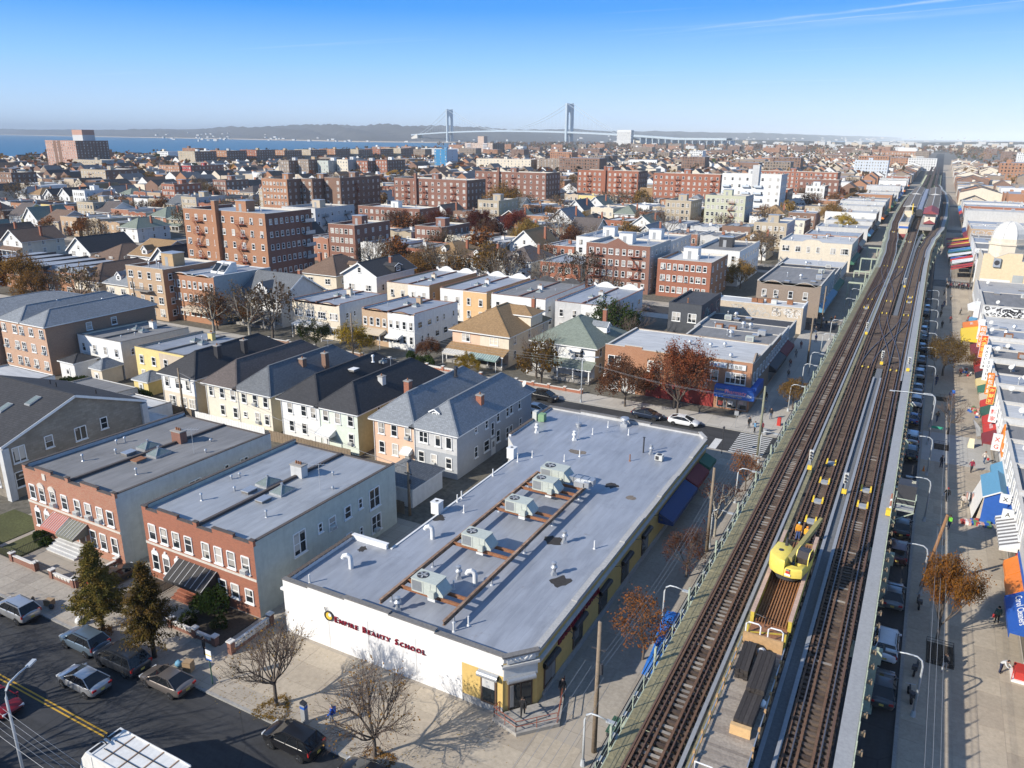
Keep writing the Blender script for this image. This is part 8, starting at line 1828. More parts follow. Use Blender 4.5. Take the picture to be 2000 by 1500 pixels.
for i,(a,b,n,lab)in enumerate((((-15.2,41,7.4),(-15.3,71.9,7.0),3,'overhead cables between the first two left poles'),((-15.3,71.9,7.0),(-16,100.7,7.4),5,'overhead cables between the second left pole and the crosswalk pole'),((-16,100.7,7.4),(-16.8,151,7.4),4,'overhead cables from the crosswalk pole up the avenue'),((-15.2,41,7.4),(-16,5,7.5),5,'overhead cables running out of the picture bottom'),((5.2,74.5,7.0),(4.6,20,7.2),3,'overhead cables on the right running to the picture bottom'),((5.2,74.5,7.2),(6,120,6.8),2,'overhead cables along the right pavement'),((-46.2,18.6,8.8),(-15.2,18,8.6),5,'overhead cables crossing the left bottom corner'),((-46.2,18.6,8.8),(-90,18.4,8.8),4,'overhead cables leaving at the left bottom edge'),((-94.5,72.6,7.6),(-46.9,63.6,6.2),2,'yard cables behind the semi-detached houses'),((-45.5,108.9,7.2),(-92,108.9,8.6),3,'cables along the second street'),((-45.5,108.9,7.2),(-16,100.7,8.2),2,'cables from the wooden lamp pole to the crosswalk pole'))):wires('overhead_cables',a,b,lab,n)
r=empty('parking_meter',(-34.7,33.4,.13),0,'dark muni parking meter with blue band by the black crossover','parking meter');mb=MB();mb.box(-.2,.2,-.18,.18,0,1.75);mb.build('cabinet',M_FRAMEG,r);mb=MB();mb.box(-.21,.21,-.19,.19,1.4,1.6);mb.build('band',M_AWN['blue'],r);mb=MB();mb.prism([(-.2,1.75),(.2,1.75),(.2,1.82),(-.2,1.95)],'y',-.18,.18);mb.build('solar_top',M_DARKM,r)
r=empty('bus_stop_sign',(-44.0,33.2,.13),0,'bus stop sign with white timetable panel on a green post','sign');mb=MB();mb.cyl(0,0,0,3.0,.05,.05,8);mb.build('post',mat('green_post',(.05,.12,.08),.6,.1,2.),r);mb=MB();mb.box(-.3,.3,-.05,-.01,2.2,3.1,0);mb.box(-.3,.3,-.055,-.05,2.2,2.32,1);mb.box(-.3,.3,-.055,-.05,2.62,2.7,2);mb.build('panel',[M_WHITEP,M_AWN['blue'],M_AWN['yellow']],r)
r=empty('bench',(-14.6,43.6,.13),0,'green slatted bench on the left kerb under the railway','bench')
for i in range(4):mb=MB();mb.box(-.45+i*.2,-.29+i*.2,-.9,.9,.42,.47);mb.build('slat',mat('bench_green',(.05,.12,.08),.6,.1,2.),r)
for y in(-.75,.75):mb=MB();mb.box(-.4,.3,y-.04,y+.04,0,.42);mb.build('leg',M_DARKM,r)
for i,(x,y)in enumerate(((-76.6,33.2),(-66.8,33.0))):mb=MB();mb.cyl(x,y,.13,.75,.13,.12,8);mb.cyl(x,y,.75,.92,.15,.04,8);mb.bar((x-.2,y,.55),(x+.2,y,.55),.12);tag(mb.build('fire_hydrant',mat('hydrant_tan',(.25,.19,.13),.7,.2,2.)),['fire hydrant near the patterned garden wall','fire hydrant beside the silver crossover'][i],'hydrant')
for i,(x,y,s)in enumerate(((-60.2,33.0,.42),(-47.9,33.3,.38),(-64.6,33.3,.3),(-60.7,33.4,.3))):
 mb=MB()
 for a in range(7):
  for b in range(9):t,u=a/6*pi,b/9*2*pi;mb.v.append((x+s*sin(t)*cos(u)*R.uniform(.75,1.1),y+s*.8*sin(t)*sin(u)*R.uniform(.75,1.1),.13+s*.9+s*.9*cos(t)*R.uniform(.85,1.05)))
 for a in range(6):
  for b in range(9):mb.f.append((a*9+b,a*9+(b+1)%9,(a+1)*9+(b+1)%9,(a+1)*9+b));mb.m.append(0)
 tag(mb.build('refuse_bag',[M_AWN['white'],M_AWN['sky'],M_DARKM,M_AWN['white']][i],None,True),['clear refuse bag under the left conifer','blue refuse bag beside the cardboard box','black refuse bag behind the silver crossover','small white refuse bag under the left conifer'][i],'refuse bag','refuse bags on the kerb')
M_CARD=mat('cardboard',(.36,.25,.15),.9,.15,3.)
for i,(x,y,h)in enumerate(((-46.9,33.4,.9),(-65.4,33.6,.55))):r=empty('cardboard_box',(x,y,.13),.3,['tall cardboard box on the kerb by the bronze sedan','cardboard box on the kerb behind the silver crossover'][i],'box');mb=MB();mb.box(-.35,.35,-.3,.3,0,h);mb.build('carton',M_CARD,r);mb=MB();mb.quad((-.35,-.3,h),(.35,-.3,h),(.4,-.5,h+.2),(-.3,-.5,h+.2));mb.build('flap',M_CARD,r)
for i,(x,y)in enumerate(((-14.2,54.6),(-14.0,51.8),(-14.6,57.2))):
 mb=MB();n=8
 for a in range(n+1):
  for b in range(n+1):u,v=a/n,b/n;mb.v.append((x-1.+2.*u,y-1.4+2.8*v,1.1+.45*sin(pi*u)*sin(pi*v)+R.uniform(-.12,.12)-(1.0 if a in(0,n)or b in(0,n)else 0)))
 for a in range(n):
  for b in range(n):q=a*(n+1)+b;mb.f.append((q,q+n+1,q+n+2,q+1));mb.m.append(0)
 tag(mb.build('tarpaulin',mat('blue_tarpaulin',(.02,.14,.50),.5,.15,2.),None,40),['crumpled blue tarpaulin over goods beside the railway edge','smaller blue tarpaulin over goods by the kerb','blue tarpaulin half hidden below the walkway'][i],'tarpaulin')
def planter(x,y,w,d,label):
 r=empty('tree_pit',(x,y,.14),0,label,'tree pit','tree pits in the right pavement');mb=MB();mb.box(-w/2,w/2,-d/2,d/2,0,.03,0);mb.build('soil',M_DIRT,r);mb=MB()
 for a in((-w/2,-d/2,w/2,-d/2),(w/2,-d/2,w/2,d/2),(w/2,d/2,-w/2,d/2)):
  for z in(.2,.45):mb.bar((a[0],a[1],z),(a[2],a[3],z),.03,.03)
  for f in(0,.33,.66,1):mb.bar((a[0]+(a[2]-a[0])*f,a[1]+(a[3]-a[1])*f,0),(a[0]+(a[2]-a[0])*f,a[1]+(a[3]-a[1])*f,.48),.03,.03)
 mb.build('guard_rail',M_IRON,r)
planter(6.0,64.6,2.0,3.2,'fenced tree pit below the orange tree');planter(5.9,116.0,1.8,2.4,'fenced planter near the pale pavement patch');planter(5.9,139.5,1.8,2.4,'dark planter beside the blue-jacketed walker')
def bike(x,y,rz,label,col=None):
 r=empty('motorcycle',(x,y,.13),rz,label,'motorcycle','motorcycles parked by the right kerb')
 for s in(-.62,.62):mb=MB();mb.tube([(s,-.06,.3),(s,.06,.3)],.3,14);mb.build('wheel',M_TYRE,r)
 mb=MB();mb.bar((-.6,0,.35),(.1,0,.62),.14,.2);mb.bar((.1,0,.62),(.5,0,.9),.1,.1);mb.bar((.62,0,.3),(.45,0,1.0),.07,.07);mb.box(-.65,.0,-.14,.14,.66,.78);mb.box(-.95,-.55,-.2,.2,.75,1.1);mb.build('frame',col or M_DARKM,r);mb=MB();mb.bar((.42,-.35,1.02),(.42,.35,1.02),.04);mb.build('handlebar',M_STEEL,r)
bike(4.3,61.2,radians(80),'dark motorcycle by the second lamp on the right');bike(4.2,71.6,radians(95),'dark delivery motorcycle below the third lamp on the right');bike(4.0,57.6,radians(100),'dark motorcycle beside the first lamp on the right')
def cone_(x,y,z,label):mb=MB();mb.box(x-.18,x+.18,y-.18,y+.18,z,z+.04);mb.cyl(x,y,z+.04,z+.7,.14,.03,10);tag(mb.build('traffic_cone',M_ORS),label,'traffic cone')
cone_(3.9,105.8,.14,'orange traffic cone by the right kerb')
PHN=MB();PHN.box(-15.8,-15.3,113.5,114.1,.13,1.3);tag(PHN.build('street_cabinet',M_AWN['red']),'red street cabinet on the corner under the railway','street cabinet')
BN=MB();BN.cyl(-16.6,108.9,.13,1.0,.3,.34,10);tag(BN.build('litter_bin',M_FRAMEG),'grey litter bin at the crosswalk corner','litter bin')
SGN=MB();SGN.cyl(-21.0,109.5,.13,2.8,.04,.04,6);SGN.box(-21.3,-20.7,109.44,109.47,2.1,2.8);tag(SGN.build('parking_sign',M_FRAMEG),'small grey street sign before the pharmacy','sign')
NS=MB();NS.cyl(-20.4,98.8,.13,4.0,.05,.05,6);NS.box(-20.5,-20.3,98.6,99.0,3.2,4.0);tag(NS.build('signal_post',M_DARKM),'dark signal post at the crosswalk corner','signal')
CHD=MB();CHD.box(11.0,12.0,63.6,65.4,.13,.35,1);CHD.box(11.2,11.9,63.8,65.2,.35,1.0,0);CHD.bar((11.0,63.6,.35),(11.0,63.6,1.2),.05,.05,0);tag(CHD.build('vendor_cart',[M_AWN['red'],M_WHITEP]),'red and white vendor cart at the right picture edge','cart')
#  trees and shrubs
M_BARK=mat('bark',(.13,.105,.085),.95,.3,3.);M_BARKP=mat('pale_sycamore_bark',(.36,.33,.27),.9,.35,2.);M_TWIG=mat('twig',(.15,.11,.085),.95,.25,3.)
LM={'orange':leafmat('orange_leaves',(.36,.15,.025),(.46,.25,.04)),'rust':leafmat('rust_leaves',(.24,.085,.03),(.32,.13,.04)),'maroon':leafmat('maroon_leaves',(.20,.045,.03),(.28,.085,.04)),'darkmaroon':leafmat('dark_maroon_leaves',(.11,.045,.03),(.15,.06,.03)),'yellow':leafmat('yellow_leaves',(.42,.28,.03),(.50,.36,.06)),'ochre':leafmat('ochre_leaves',(.30,.17,.04),(.36,.22,.06)),'green':leafmat('green_leaves',(.045,.075,.02),(.08,.11,.03)),'conifer':leafmat('bronze_needles',(.12,.11,.03),(.24,.15,.04),.3),'brown':leafmat('brown_leaves',(.16,.10,.05),(.21,.14,.07))}
RQ=random.Random(5)
def skeleton(h,levels,trunk=.3,nb=6,spread=.75,up=.35,ln=.62,r0=None,seed=0,kids=(3,3,3),droop=0.):
 q=random.Random(seed);segs=[];tips=[]
 r0=r0 or h*.018
 def grow(p,d,L,r,lev):
  n=3 if lev<2 else 2;pts=[p];dd=d.copy()
  for i in range(n):
   dd=(dd+Vector((q.gauss(0,.13),q.gauss(0,.13),q.gauss(0,.08)+up*.22-droop*lev*.1))).normalized();pts.append(pts[-1]+dd*(L/n))
  segs.append((pts,[r*(1-.5*i/n)for i in range(n+1)],lev))
  if lev>=levels:tips.append(pts[-1]);tips.append((pts[-1]+pts[-2])/2);return
  k=kids[min(lev-1,len(kids)-1)]
  for i in range(k):
   f=.45+.55*(i+1)/k;j=min(n-1,int(f*n-1e-6));b=pts[j].lerp(pts[j+1],f*n-j)
   a=dd.orthogonal().normalized();a.rotate(Matrix.Rotation(q.uniform(0,2*pi),3,dd));nd=(dd*(1-spread*.5)+a*spread*q.uniform(.5,1.)).normalized()
   grow(b,nd,L*ln*q.uniform(.75,1.15),r*.52,lev+1)
  grow(pts[-1],dd,L*ln*.8,r*.5,lev+1)
 tp=[Vector((0,0,0)),Vector((q.uniform(-.05,.05)*h*.2,q.uniform(-.05,.05)*h*.2,h*trunk*.5)),Vector((0,0,h*trunk))]
 segs.append((tp,[r0*1.25,r0,r0*.9],0))
 for i in range(nb):
  a=2*pi*i/nb+q.uniform(-.3,.3);e=q.uniform(.35,1.2)
  d=Vector((cos(a)*cos(e),sin(a)*cos(e),sin(e)));grow(tp[-1]-Vector((0,0,h*trunk*.18*q.random())),d,h*.34*q.uniform(.8,1.15),r0*.55,1)
 grow(tp[-1],Vector((0,0,1)),h*.36,r0*.7,1)
 zm=max(max(p.z for p in s[0])for s in segs);k=h/zm
 for s in segs:
  for p in s[0]:p.z*=k
 return segs,[Vector((t.x,t.y,t.z))for t in tips]
def tree_meshes(name,h,levels,leaf=None,nleaf=0,ls=.2,bark=M_BARK,twig=None,split=2,tr=1.0,**kw):
 segs,tips=skeleton(h,levels,**kw);T=MB();C=MB()
 for pts,rr,lev in segs:
  n=(8,6,4,3,3)[min(lev,4)];tgt=T if lev<split else C
  tgt.tube(pts,[max(r,.006*tr*h/7)for r in rr],n,0,cap=False)
 if leaf:
  q=random.Random(kw.get('seed',0)+99)
  for i in range(nleaf):
   t=q.choice(tips);p=t+Vector((q.gauss(0,1),q.gauss(0,1),q.gauss(0,.8)))*(h*.035)
   a=Vector((q.gauss(0,1),q.gauss(0,1),q.gauss(0,1))).normalized();b=a.orthogonal().normalized();s=ls*q.uniform(.6,1.3)
   C.quad(tuple(p-a*s),tuple(p+b*s*.6),tuple(p+a*s),tuple(p-b*s*.6),1)
 return T.mesh('trunk',bark,True),C.mesh('crown',[twig or M_TWIG]+([leaf]if leaf else[]))
TV={}
def variant(key,**kw):TV[key]=tree_meshes(key,**kw)
variant('bareA',h=7.6,levels=4,nb=11,trunk=.30,spread=.55,up=.6,seed=3,kids=(5,4,3),r0=.13,leaf=LM['ochre'],nleaf=220,ls=.09)
variant('bareB',h=7.3,levels=4,nb=12,trunk=.27,spread=.7,up=.4,seed=8,kids=(5,4,3),r0=.13,leaf=LM['ochre'],nleaf=420,ls=.09)
variant('bareC',h=10.0,levels=4,nb=6,trunk=.28,spread=.8,up=.35,seed=12,kids=(3,3,3),r0=.2)
variant('bareD',h=11.0,levels=4,nb=7,trunk=.22,spread=.6,up=.6,seed=15,kids=(3,3,3),r0=.18)
variant('sycA',h=12.5,levels=4,nb=6,trunk=.25,spread=.85,up=.3,seed=22,kids=(3,3,2),r0=.32,bark=M_BARKP,twig=M_TWIG,split=3,leaf=LM['brown'],nleaf=500,ls=.2)
variant('sycB',h=13.5,levels=4,nb=5,trunk=.28,spread=.8,up=.4,seed=31,kids=(3,3,2),r0=.34,bark=M_BARKP,split=3,leaf=LM['brown'],nleaf=900,ls=.2)
variant('redtip',h=7.0,levels=3,nb=5,trunk=.3,spread=.7,up=.5,seed=41,kids=(3,3,2),r0=.13,bark=M_BARKP,twig=M_TWIG,split=3,leaf=LM['maroon'],nleaf=350,ls=.14)
variant('orange',h=7.6,levels=4,nb=9,trunk=.16,spread=.42,up=.95,seed=51,kids=(4,3,2),r0=.13,leaf=LM['orange'],nleaf=13000,ls=.10)
variant('rust',h=5.6,levels=4,nb=8,trunk=.25,spread=.65,up=.5,seed=57,kids=(4,3,2),r0=.09,leaf=LM['rust'],nleaf=4200,ls=.09)
variant('rustthin',h=5.6,levels=4,nb=8,trunk=.25,spread=.65,up=.5,seed=58,kids=(4,3,2),r0=.09,leaf=LM['rust'],nleaf=2000,ls=.09)
variant('maroonA',h=9.3,levels=4,nb=8,trunk=.22,spread=.7,up=.35,seed=61,kids=(4,3,2),r0=.17,leaf=LM['darkmaroon'],nleaf=9500,ls=.14)
variant('maroonB',h=12.6,levels=4,nb=9,trunk=.2,spread=.62,up=.45,seed=66,kids=(4,3,2),r0=.2,leaf=LM['maroon'],nleaf=13000,ls=.15)
variant('yellow',h=7.5,levels=4,nb=8,trunk=.2,spread=.75,up=.3,seed=71,kids=(4,3,2),r0=.15,leaf=LM['yellow'],nleaf=7500,ls=.14)
variant('ochre',h=10.5,levels=4,nb=7,trunk=.22,spread=.8,up=.3,seed=77,kids=(4,3,2),r0=.2,leaf=LM['ochre'],nleaf=6000,ls=.18)
variant('green',h=8.5,levels=4,nb=7,trunk=.2,spread=.7,up=.35,seed=83,kids=(4,3,2),r0=.16,leaf=LM['green'],nleaf=4200,ls=.2)
variant('farbare',h=10,levels=3,nb=7,trunk=.22,spread=.8,up=.35,seed=91,kids=(4,3),r0=.2,leaf=LM['brown'],nleaf=420,ls=.3,tr=3.)
variant('farleaf',h=9,levels=3,nb=7,trunk=.2,spread=.75,up=.35,seed=93,kids=(4,3),r0=.2,leaf=LM['ochre'],nleaf=1100,ls=.36,tr=2.)
variant('farmaroon',h=9.5,levels=3,nb=7,trunk=.2,spread=.75,up=.35,seed=95,kids=(4,3),r0=.2,leaf=LM['rust'],nleaf=1100,ls=.36,tr=2.)
def conifer(seed,h):
 q=random.Random(seed);T=MB();C=MB();T.tube([(0,0,0),(.03,0,h*.5),(0,0,h*.98)],[.2,.12,.02],8)
 for i in range(150):
  z=h*(.2+.78*(i/150)**.9);a=q.uniform(0,2*pi);L=(h-z)*.40*q.uniform(.6,1.1)+.18
  d=Vector((cos(a),sin(a),.3));p0=Vector((0,0,z));tip=p0+d*L+Vector((0,0,-.12*L*L));T.tube([p0,tip],[.03,.01],3,cap=False)
  for k in range(int(95*L)+14):
   f=q.uniform(.1,1.);c=p0.lerp(tip,f)+Vector((q.gauss(0,.16),q.gauss(0,.16),q.gauss(-.05,.13)));a_=Vector((q.gauss(0,1),q.gauss(0,1),q.gauss(-.3,.6))).normalized();b_=a_.orthogonal().normalized();s=q.uniform(.06,.16)
   C.quad(tuple(c-a_*s),tuple(c+b_*s*.35),tuple(c+a_*s),tuple(c-b_*s*.35))
 return T.mesh('trunk',M_BARK,True),C.mesh('crown',LM['conifer'])
TV['conA']=conifer(4,8.5);TV['conB']=conifer(9,8.9)
def shrub_mesh(seed,r,h,leaf,n=900,ls=.11):
 q=random.Random(seed);C=MB();T=MB();T.tube([(0,0,0),(0,0,h*.4)],[.06,.04],5)
 for i in range(n):
  t,u=q.uniform(0,2*pi),q.uniform(-.4,1);k=q.uniform(.7,1.05)*(1+.18*sin(3*t+seed));c=Vector((r*k*cos(t)*sqrt(max(0,1-u*u)),r*k*sin(t)*sqrt(max(0,1-u*u)),h*(.42+.55*u*k)))
  a=Vector((q.gauss(0,1),q.gauss(0,1),q.gauss(0,1))).normalized();b=a.orthogonal().normalized();s=ls*q.uniform(.6,1.3);C.quad(tuple(c-a*s),tuple(c+b*s*.6),tuple(c+a*s),tuple(c-b*s*.6))
 return T.mesh('trunk',M_BARK),C.mesh('crown',leaf)
TV['shrubA']=shrub_mesh(1,.9,1.9,LM['green']);TV['shrubB']=shrub_mesh(2,.7,1.1,LM['green']);TV['hedge']=shrub_mesh(3,2.4,1.8,LM['green'],2600,.13);TV['weeds']=shrub_mesh(7,1.1,.5,LM['ochre'],700,.08);TV['bushY']=shrub_mesh(5,1.3,2.2,LM['yellow'],900,.13)
NAMES={'bare':'bare_tree','syc':'sycamore_tree','con':'conifer_tree','shrub':'shrub','hedge':'hedge','weeds':'weed_patch','bushY':'shrub','farbare':'bare_tree'}
def tree(key,x,y,label,s=1.,rz=None,z=.13,cat='tree',group=None,sz=None):
 nm=next((v for k,v in NAMES.items()if key.startswith(k)),'autumn_tree');r=empty(nm,(x,y,z),R.uniform(0,6.28)if rz is None else rz,label,cat,group);r.scale=(s,s,sz or s);t,c=TV[key];put('trunk',t,r);put('crown',c,r);return r
tree('conA',-57.7,33.5,'bronze-green conical conifer at the left on the pavement');tree('conB',-50.7,33.2,'taller bronze-green conifer beside the dark minivan');tree('bareA',-37.9,33.8,'bare upright tree on the pavement before the wall sign');tree('bareB',-28.3,33.3,'bare spreading tree on the pavement before the yellow corner')
tree('rustthin',-15.5,52.2,'thin rust-leaved tree beside the blue tarpaulins',1.05);tree('rust',-15.9,66.1,'rust-leaved round tree on the left pavement',.95);tree('redtip',-15.5,75.5,'bare tree with red twig tips on the left pavement');tree('rustthin',-15.1,88.6,'small brown-leaved tree near the crosswalk',.9);tree('ochre',-15.0,122.5,'orange street tree below the pharmacy corner',.5)
tree('orange',5.8,67.0,'dense orange tree on the right pavement',.82,sz=1.02);tree('bareC',6.7,122.0,'bare tree on the right pavement near the traffic signal arm',.62);tree('ochre',5.9,154.6,'pale yellow thin tree on the right pavement',.8,sz=.75)
tree('maroonA',-38.6,110.5,'dark maroon round tree before the brick corner building',.86);tree('maroonB',-29.8,109.6,'tall maroon tree beside the pharmacy',.74,sz=.98);tree('bareC',-57.6,117.0,'bare tree before the green-grey hip house',.92);tree('bareD',-51.9,147.0,'bushy bare tree behind the green-grey hip house');tree('green',-53.5,143.5,'evergreen tree behind the green-grey hip house',1.2);tree('bareD',-49.0,141.5,'bare tree against the white flats wall',.8);tree('bareC',-48.0,137.8,'low bare tree beside the corner brick building',.8)
tree('yellow',-94.1,111.4,'bright yellow tree before the tan and white pair');tree('yellow',-69.5,113.4,'small yellow tree before the tan hip house',.55);tree('sycA',-122.5,112.5,'large bare sycamore with pale limbs before the grey gabled house');tree('sycB',-131.5,111.0,'second bare sycamore with pale limbs at the left street',.8);tree('ochre',-208.0,116.1,'golden spreading tree before the attached brick row',1.1);tree('ochre',-196,112,'smaller golden tree beside the attached brick row',.8);tree('green',-104.5,112.6,'dark evergreen beside the cream porch house',.75);tree('maroonA',-80.5,117.0,'dark red small tree beside the tan hip house',.5);tree('rust',-128,117.5,'rust tree before the grey gabled house',1.1);tree('bushY',-63.0,128,'yellow shrub between the two hip houses',1.1,cat='shrub')
tree('shrubA',-52.2,39.5,'round green shrub in the brick house garden',1.1,cat='shrub');tree('shrubA',-51.0,39.9,'taller green shrub beside the garden wall',1.4,cat='shrub');tree('shrubB',-49.2,38.6,'low green shrub in the brick house garden',1.,cat='shrub');tree('shrubB',-52.0,37.6,'dark green shrub behind the balustrade',1.1,cat='shrub');tree('shrubB',-77.3,40.2,'green shrub on the small lawn',1.1,cat='shrub');tree('shrubB',-75.9,39.9,'green shrub beside the lawn fence',.9,cat='shrub');tree('hedge',-122.5,73.5,'clipped green hedge below the white flat houses',1.1,cat='hedge');tree('hedge',-108.5,75.0,'leafy green bush behind the grey-roofed garage',.9,cat='hedge');tree('weeds',-37.7,33.4,'dry grass and weeds round the first bare tree',1.25,cat='weeds',sz=.5);tree('weeds',-28.0,33.0,'dry leaves round the second bare tree',1.1,cat='weeds',sz=.3);tree('weeds',-57.3,33.2,'weeds under the left conifer',.8,cat='weeds')
for i,(x,y)in enumerate(((-82.3,114.6),(-80.4,113.8),(-79.4,115.2),(-77.9,113.9),(-84,116))):tree('shrubA',x,y,'clipped green bush before the tan hip house, %s from the white house'%ORD[i],.9,cat='shrub',group='clipped bushes before the tan hip house')
for i,(x,y,k)in enumerate(((-118,178,'sycB'),(-106,188,'sycA'),(-96,178,'sycB'),(-90,189,'sycA'),(-130,188,'sycA'),(-140,178,'sycB'),(-112,174,'bareD'),(-123,176,'ochre'),(-150,188,'sycA'),(-86,177,'bareD'),(-55,222,'bareD'),(-45,221,'ochre'))):tree(k,x,y,'street tree on the third street, %s of the bare avenue row'%ORD[i],R.uniform(.8,1.05),group='street trees of the third street')
for i,(x,y,k)in enumerate(((-192,262,'maroonB'),(-182,272,'maroonA'),(-171,262,'maroonB'),(-160,272,'maroonB'),(-150,262,'maroonA'),(-142,270,'maroonB'),(-133,262,'ochre'),(-126,274,'sycB'),(-176,256,'green'),(-118,268,'maroonA'),(-108,262,'sycA'),(-97,270,'ochre'))):tree(k,x,y,'tree on the fourth street, %s from the left of the maroon row'%ORD[i],R.uniform(.85,1.15),group='maroon trees of the fourth street')
tree('ochre',-186,340,'tall ochre tree before the half hidden brick block',1.9);tree('bareD',-92,300,'large bare tree before the pale green block',1.5);tree('ochre',-42,400,'golden tree group left of the station',1.2);tree('yellow',-33,372,'low yellow tree left of the station',1.2);tree('yellow',-36,384,'second low yellow tree left of the station',1.2)
tree('hedge',48,690,'large dark green tree on the far right',3.2,cat='tree')
N=0;TCNT={};FT_=MB();rf=random.Random(8)
def clump(x,y,h,m,n=9):
 for i in range(n):
  c=Vector((x+rf.gauss(0,h*.22),y+rf.gauss(0,h*.22),h*rf.uniform(.35,.95)));a=Vector((rf.gauss(0,1),rf.gauss(0,1),rf.gauss(0,.7))).normalized();b=a.orthogonal().normalized();s=h*rf.uniform(.12,.26)
  FT_.poly([tuple(c-a*s),tuple(c-b*s*.8),tuple(c+a*s*.9+b*.2*s),tuple(c+b*s*.7)],m)
 FT_.tube([(x,y,0),(x,y,h*.6)],[h*.02,h*.012],3,4,cap=False)
for x,y,d in sorted(TREESPOTS,key=lambda t:t[2]):
 if not(x<-12 or x>14):continue
 if N<290 and d<760 and free(x-1,x+1,y-1,y+1,.2):
  k=rf.choice(('farbare','farbare','farbare','farleaf','farmaroon'));N+=1;TCNT[k,int(round((y-104.3)/PER)),x>-255]=ti=TCNT.get((k,int(round((y-104.3)/PER)),x>-255),0)+1
  kk=int(round((y-104.3)/PER))+1
  tree(k,x,y,'%s tree by the %s side street, %s of its colour %s the parallel avenue'%('bare' if k=='farbare' else 'golden' if k=='farleaf' else 'rusty',ORD[min(max(kk,0),21)],ORD[min(ti-1,21)],'before' if x>-255 else 'beyond'),rf.uniform(.8,1.35),group='trees among the houses')
 elif d>500:clump(x,y,rf.uniform(8,13),rf.choice((0,0,0,1,2)))
for i in range(2300):
 y=rf.uniform(500,3600);x=rf.uniform(-1290,600)
 if inview(x,y)and rf.random()<(.9 if(x<-1000 or y>1900)else.35)and free(x-2,x+2,y-2,y+2,1)and not-30<x<14:clump(x,y,rf.uniform(9,15),rf.choice((0,0,0,0,1,2,3)),8)
for i in range(1500):
 y=rf.uniform(2500,3500);x=rf.uniform(-1700,500)
 if inview(x,y):clump(x,y,rf.uniform(12,20),rf.choice((0,0,0,1)),6)
stuff(tag(FT_.build('distant_trees',[LM['brown'],LM['rust'],LM['ochre'],LM['green'],M_BARK]),'mass of bare and brown trees among the far houses','trees'))
for i,(x,y,k,s_)in enumerate(((-69,17.2,'bareC',1.05),(-60.5,17.4,'bareC',1.15),(-53.0,17.0,'bareD',1.),(-77,17.2,'sycA',.85))):tree(k,x,y,'bare tree on the near kerb whose branches shade the street, %s from the left lamp'%ORD[i],s_,group='bare trees on the near kerb')
mb=MB()
for i in range(900):
 k=rf.random()
 x,y=(rf.gauss(-38,3.5),rf.gauss(33.4,.8))if k<.4 else(rf.gauss(-28,2.5),rf.gauss(33.2,.9))if k<.7 else(rf.uniform(-44,-20),rf.uniform(33,40.6))
 if y<32.4 and rf.random()<.5:y=32.2-rf.random()*.4;z=.02
 else:y=max(y,32.5);z=.16
 a=rf.uniform(0,6.3);s=rf.uniform(.03,.07);mb.poly([(x+s*cos(a),y+s*sin(a),z),(x+s*.5*cos(a+1.6),y+s*.5*sin(a+1.6),z+.012),(x-s*cos(a),y-s*sin(a),z),(x-s*.5*cos(a+1.6),y-s*.5*sin(a+1.6),z+.004)],rf.randrange(2))
stuff(tag(mb.build('fallen_leaves',[LM['ochre'],LM['yellow']]),'fallen yellow leaves scattered on the near pavement','leaves'))
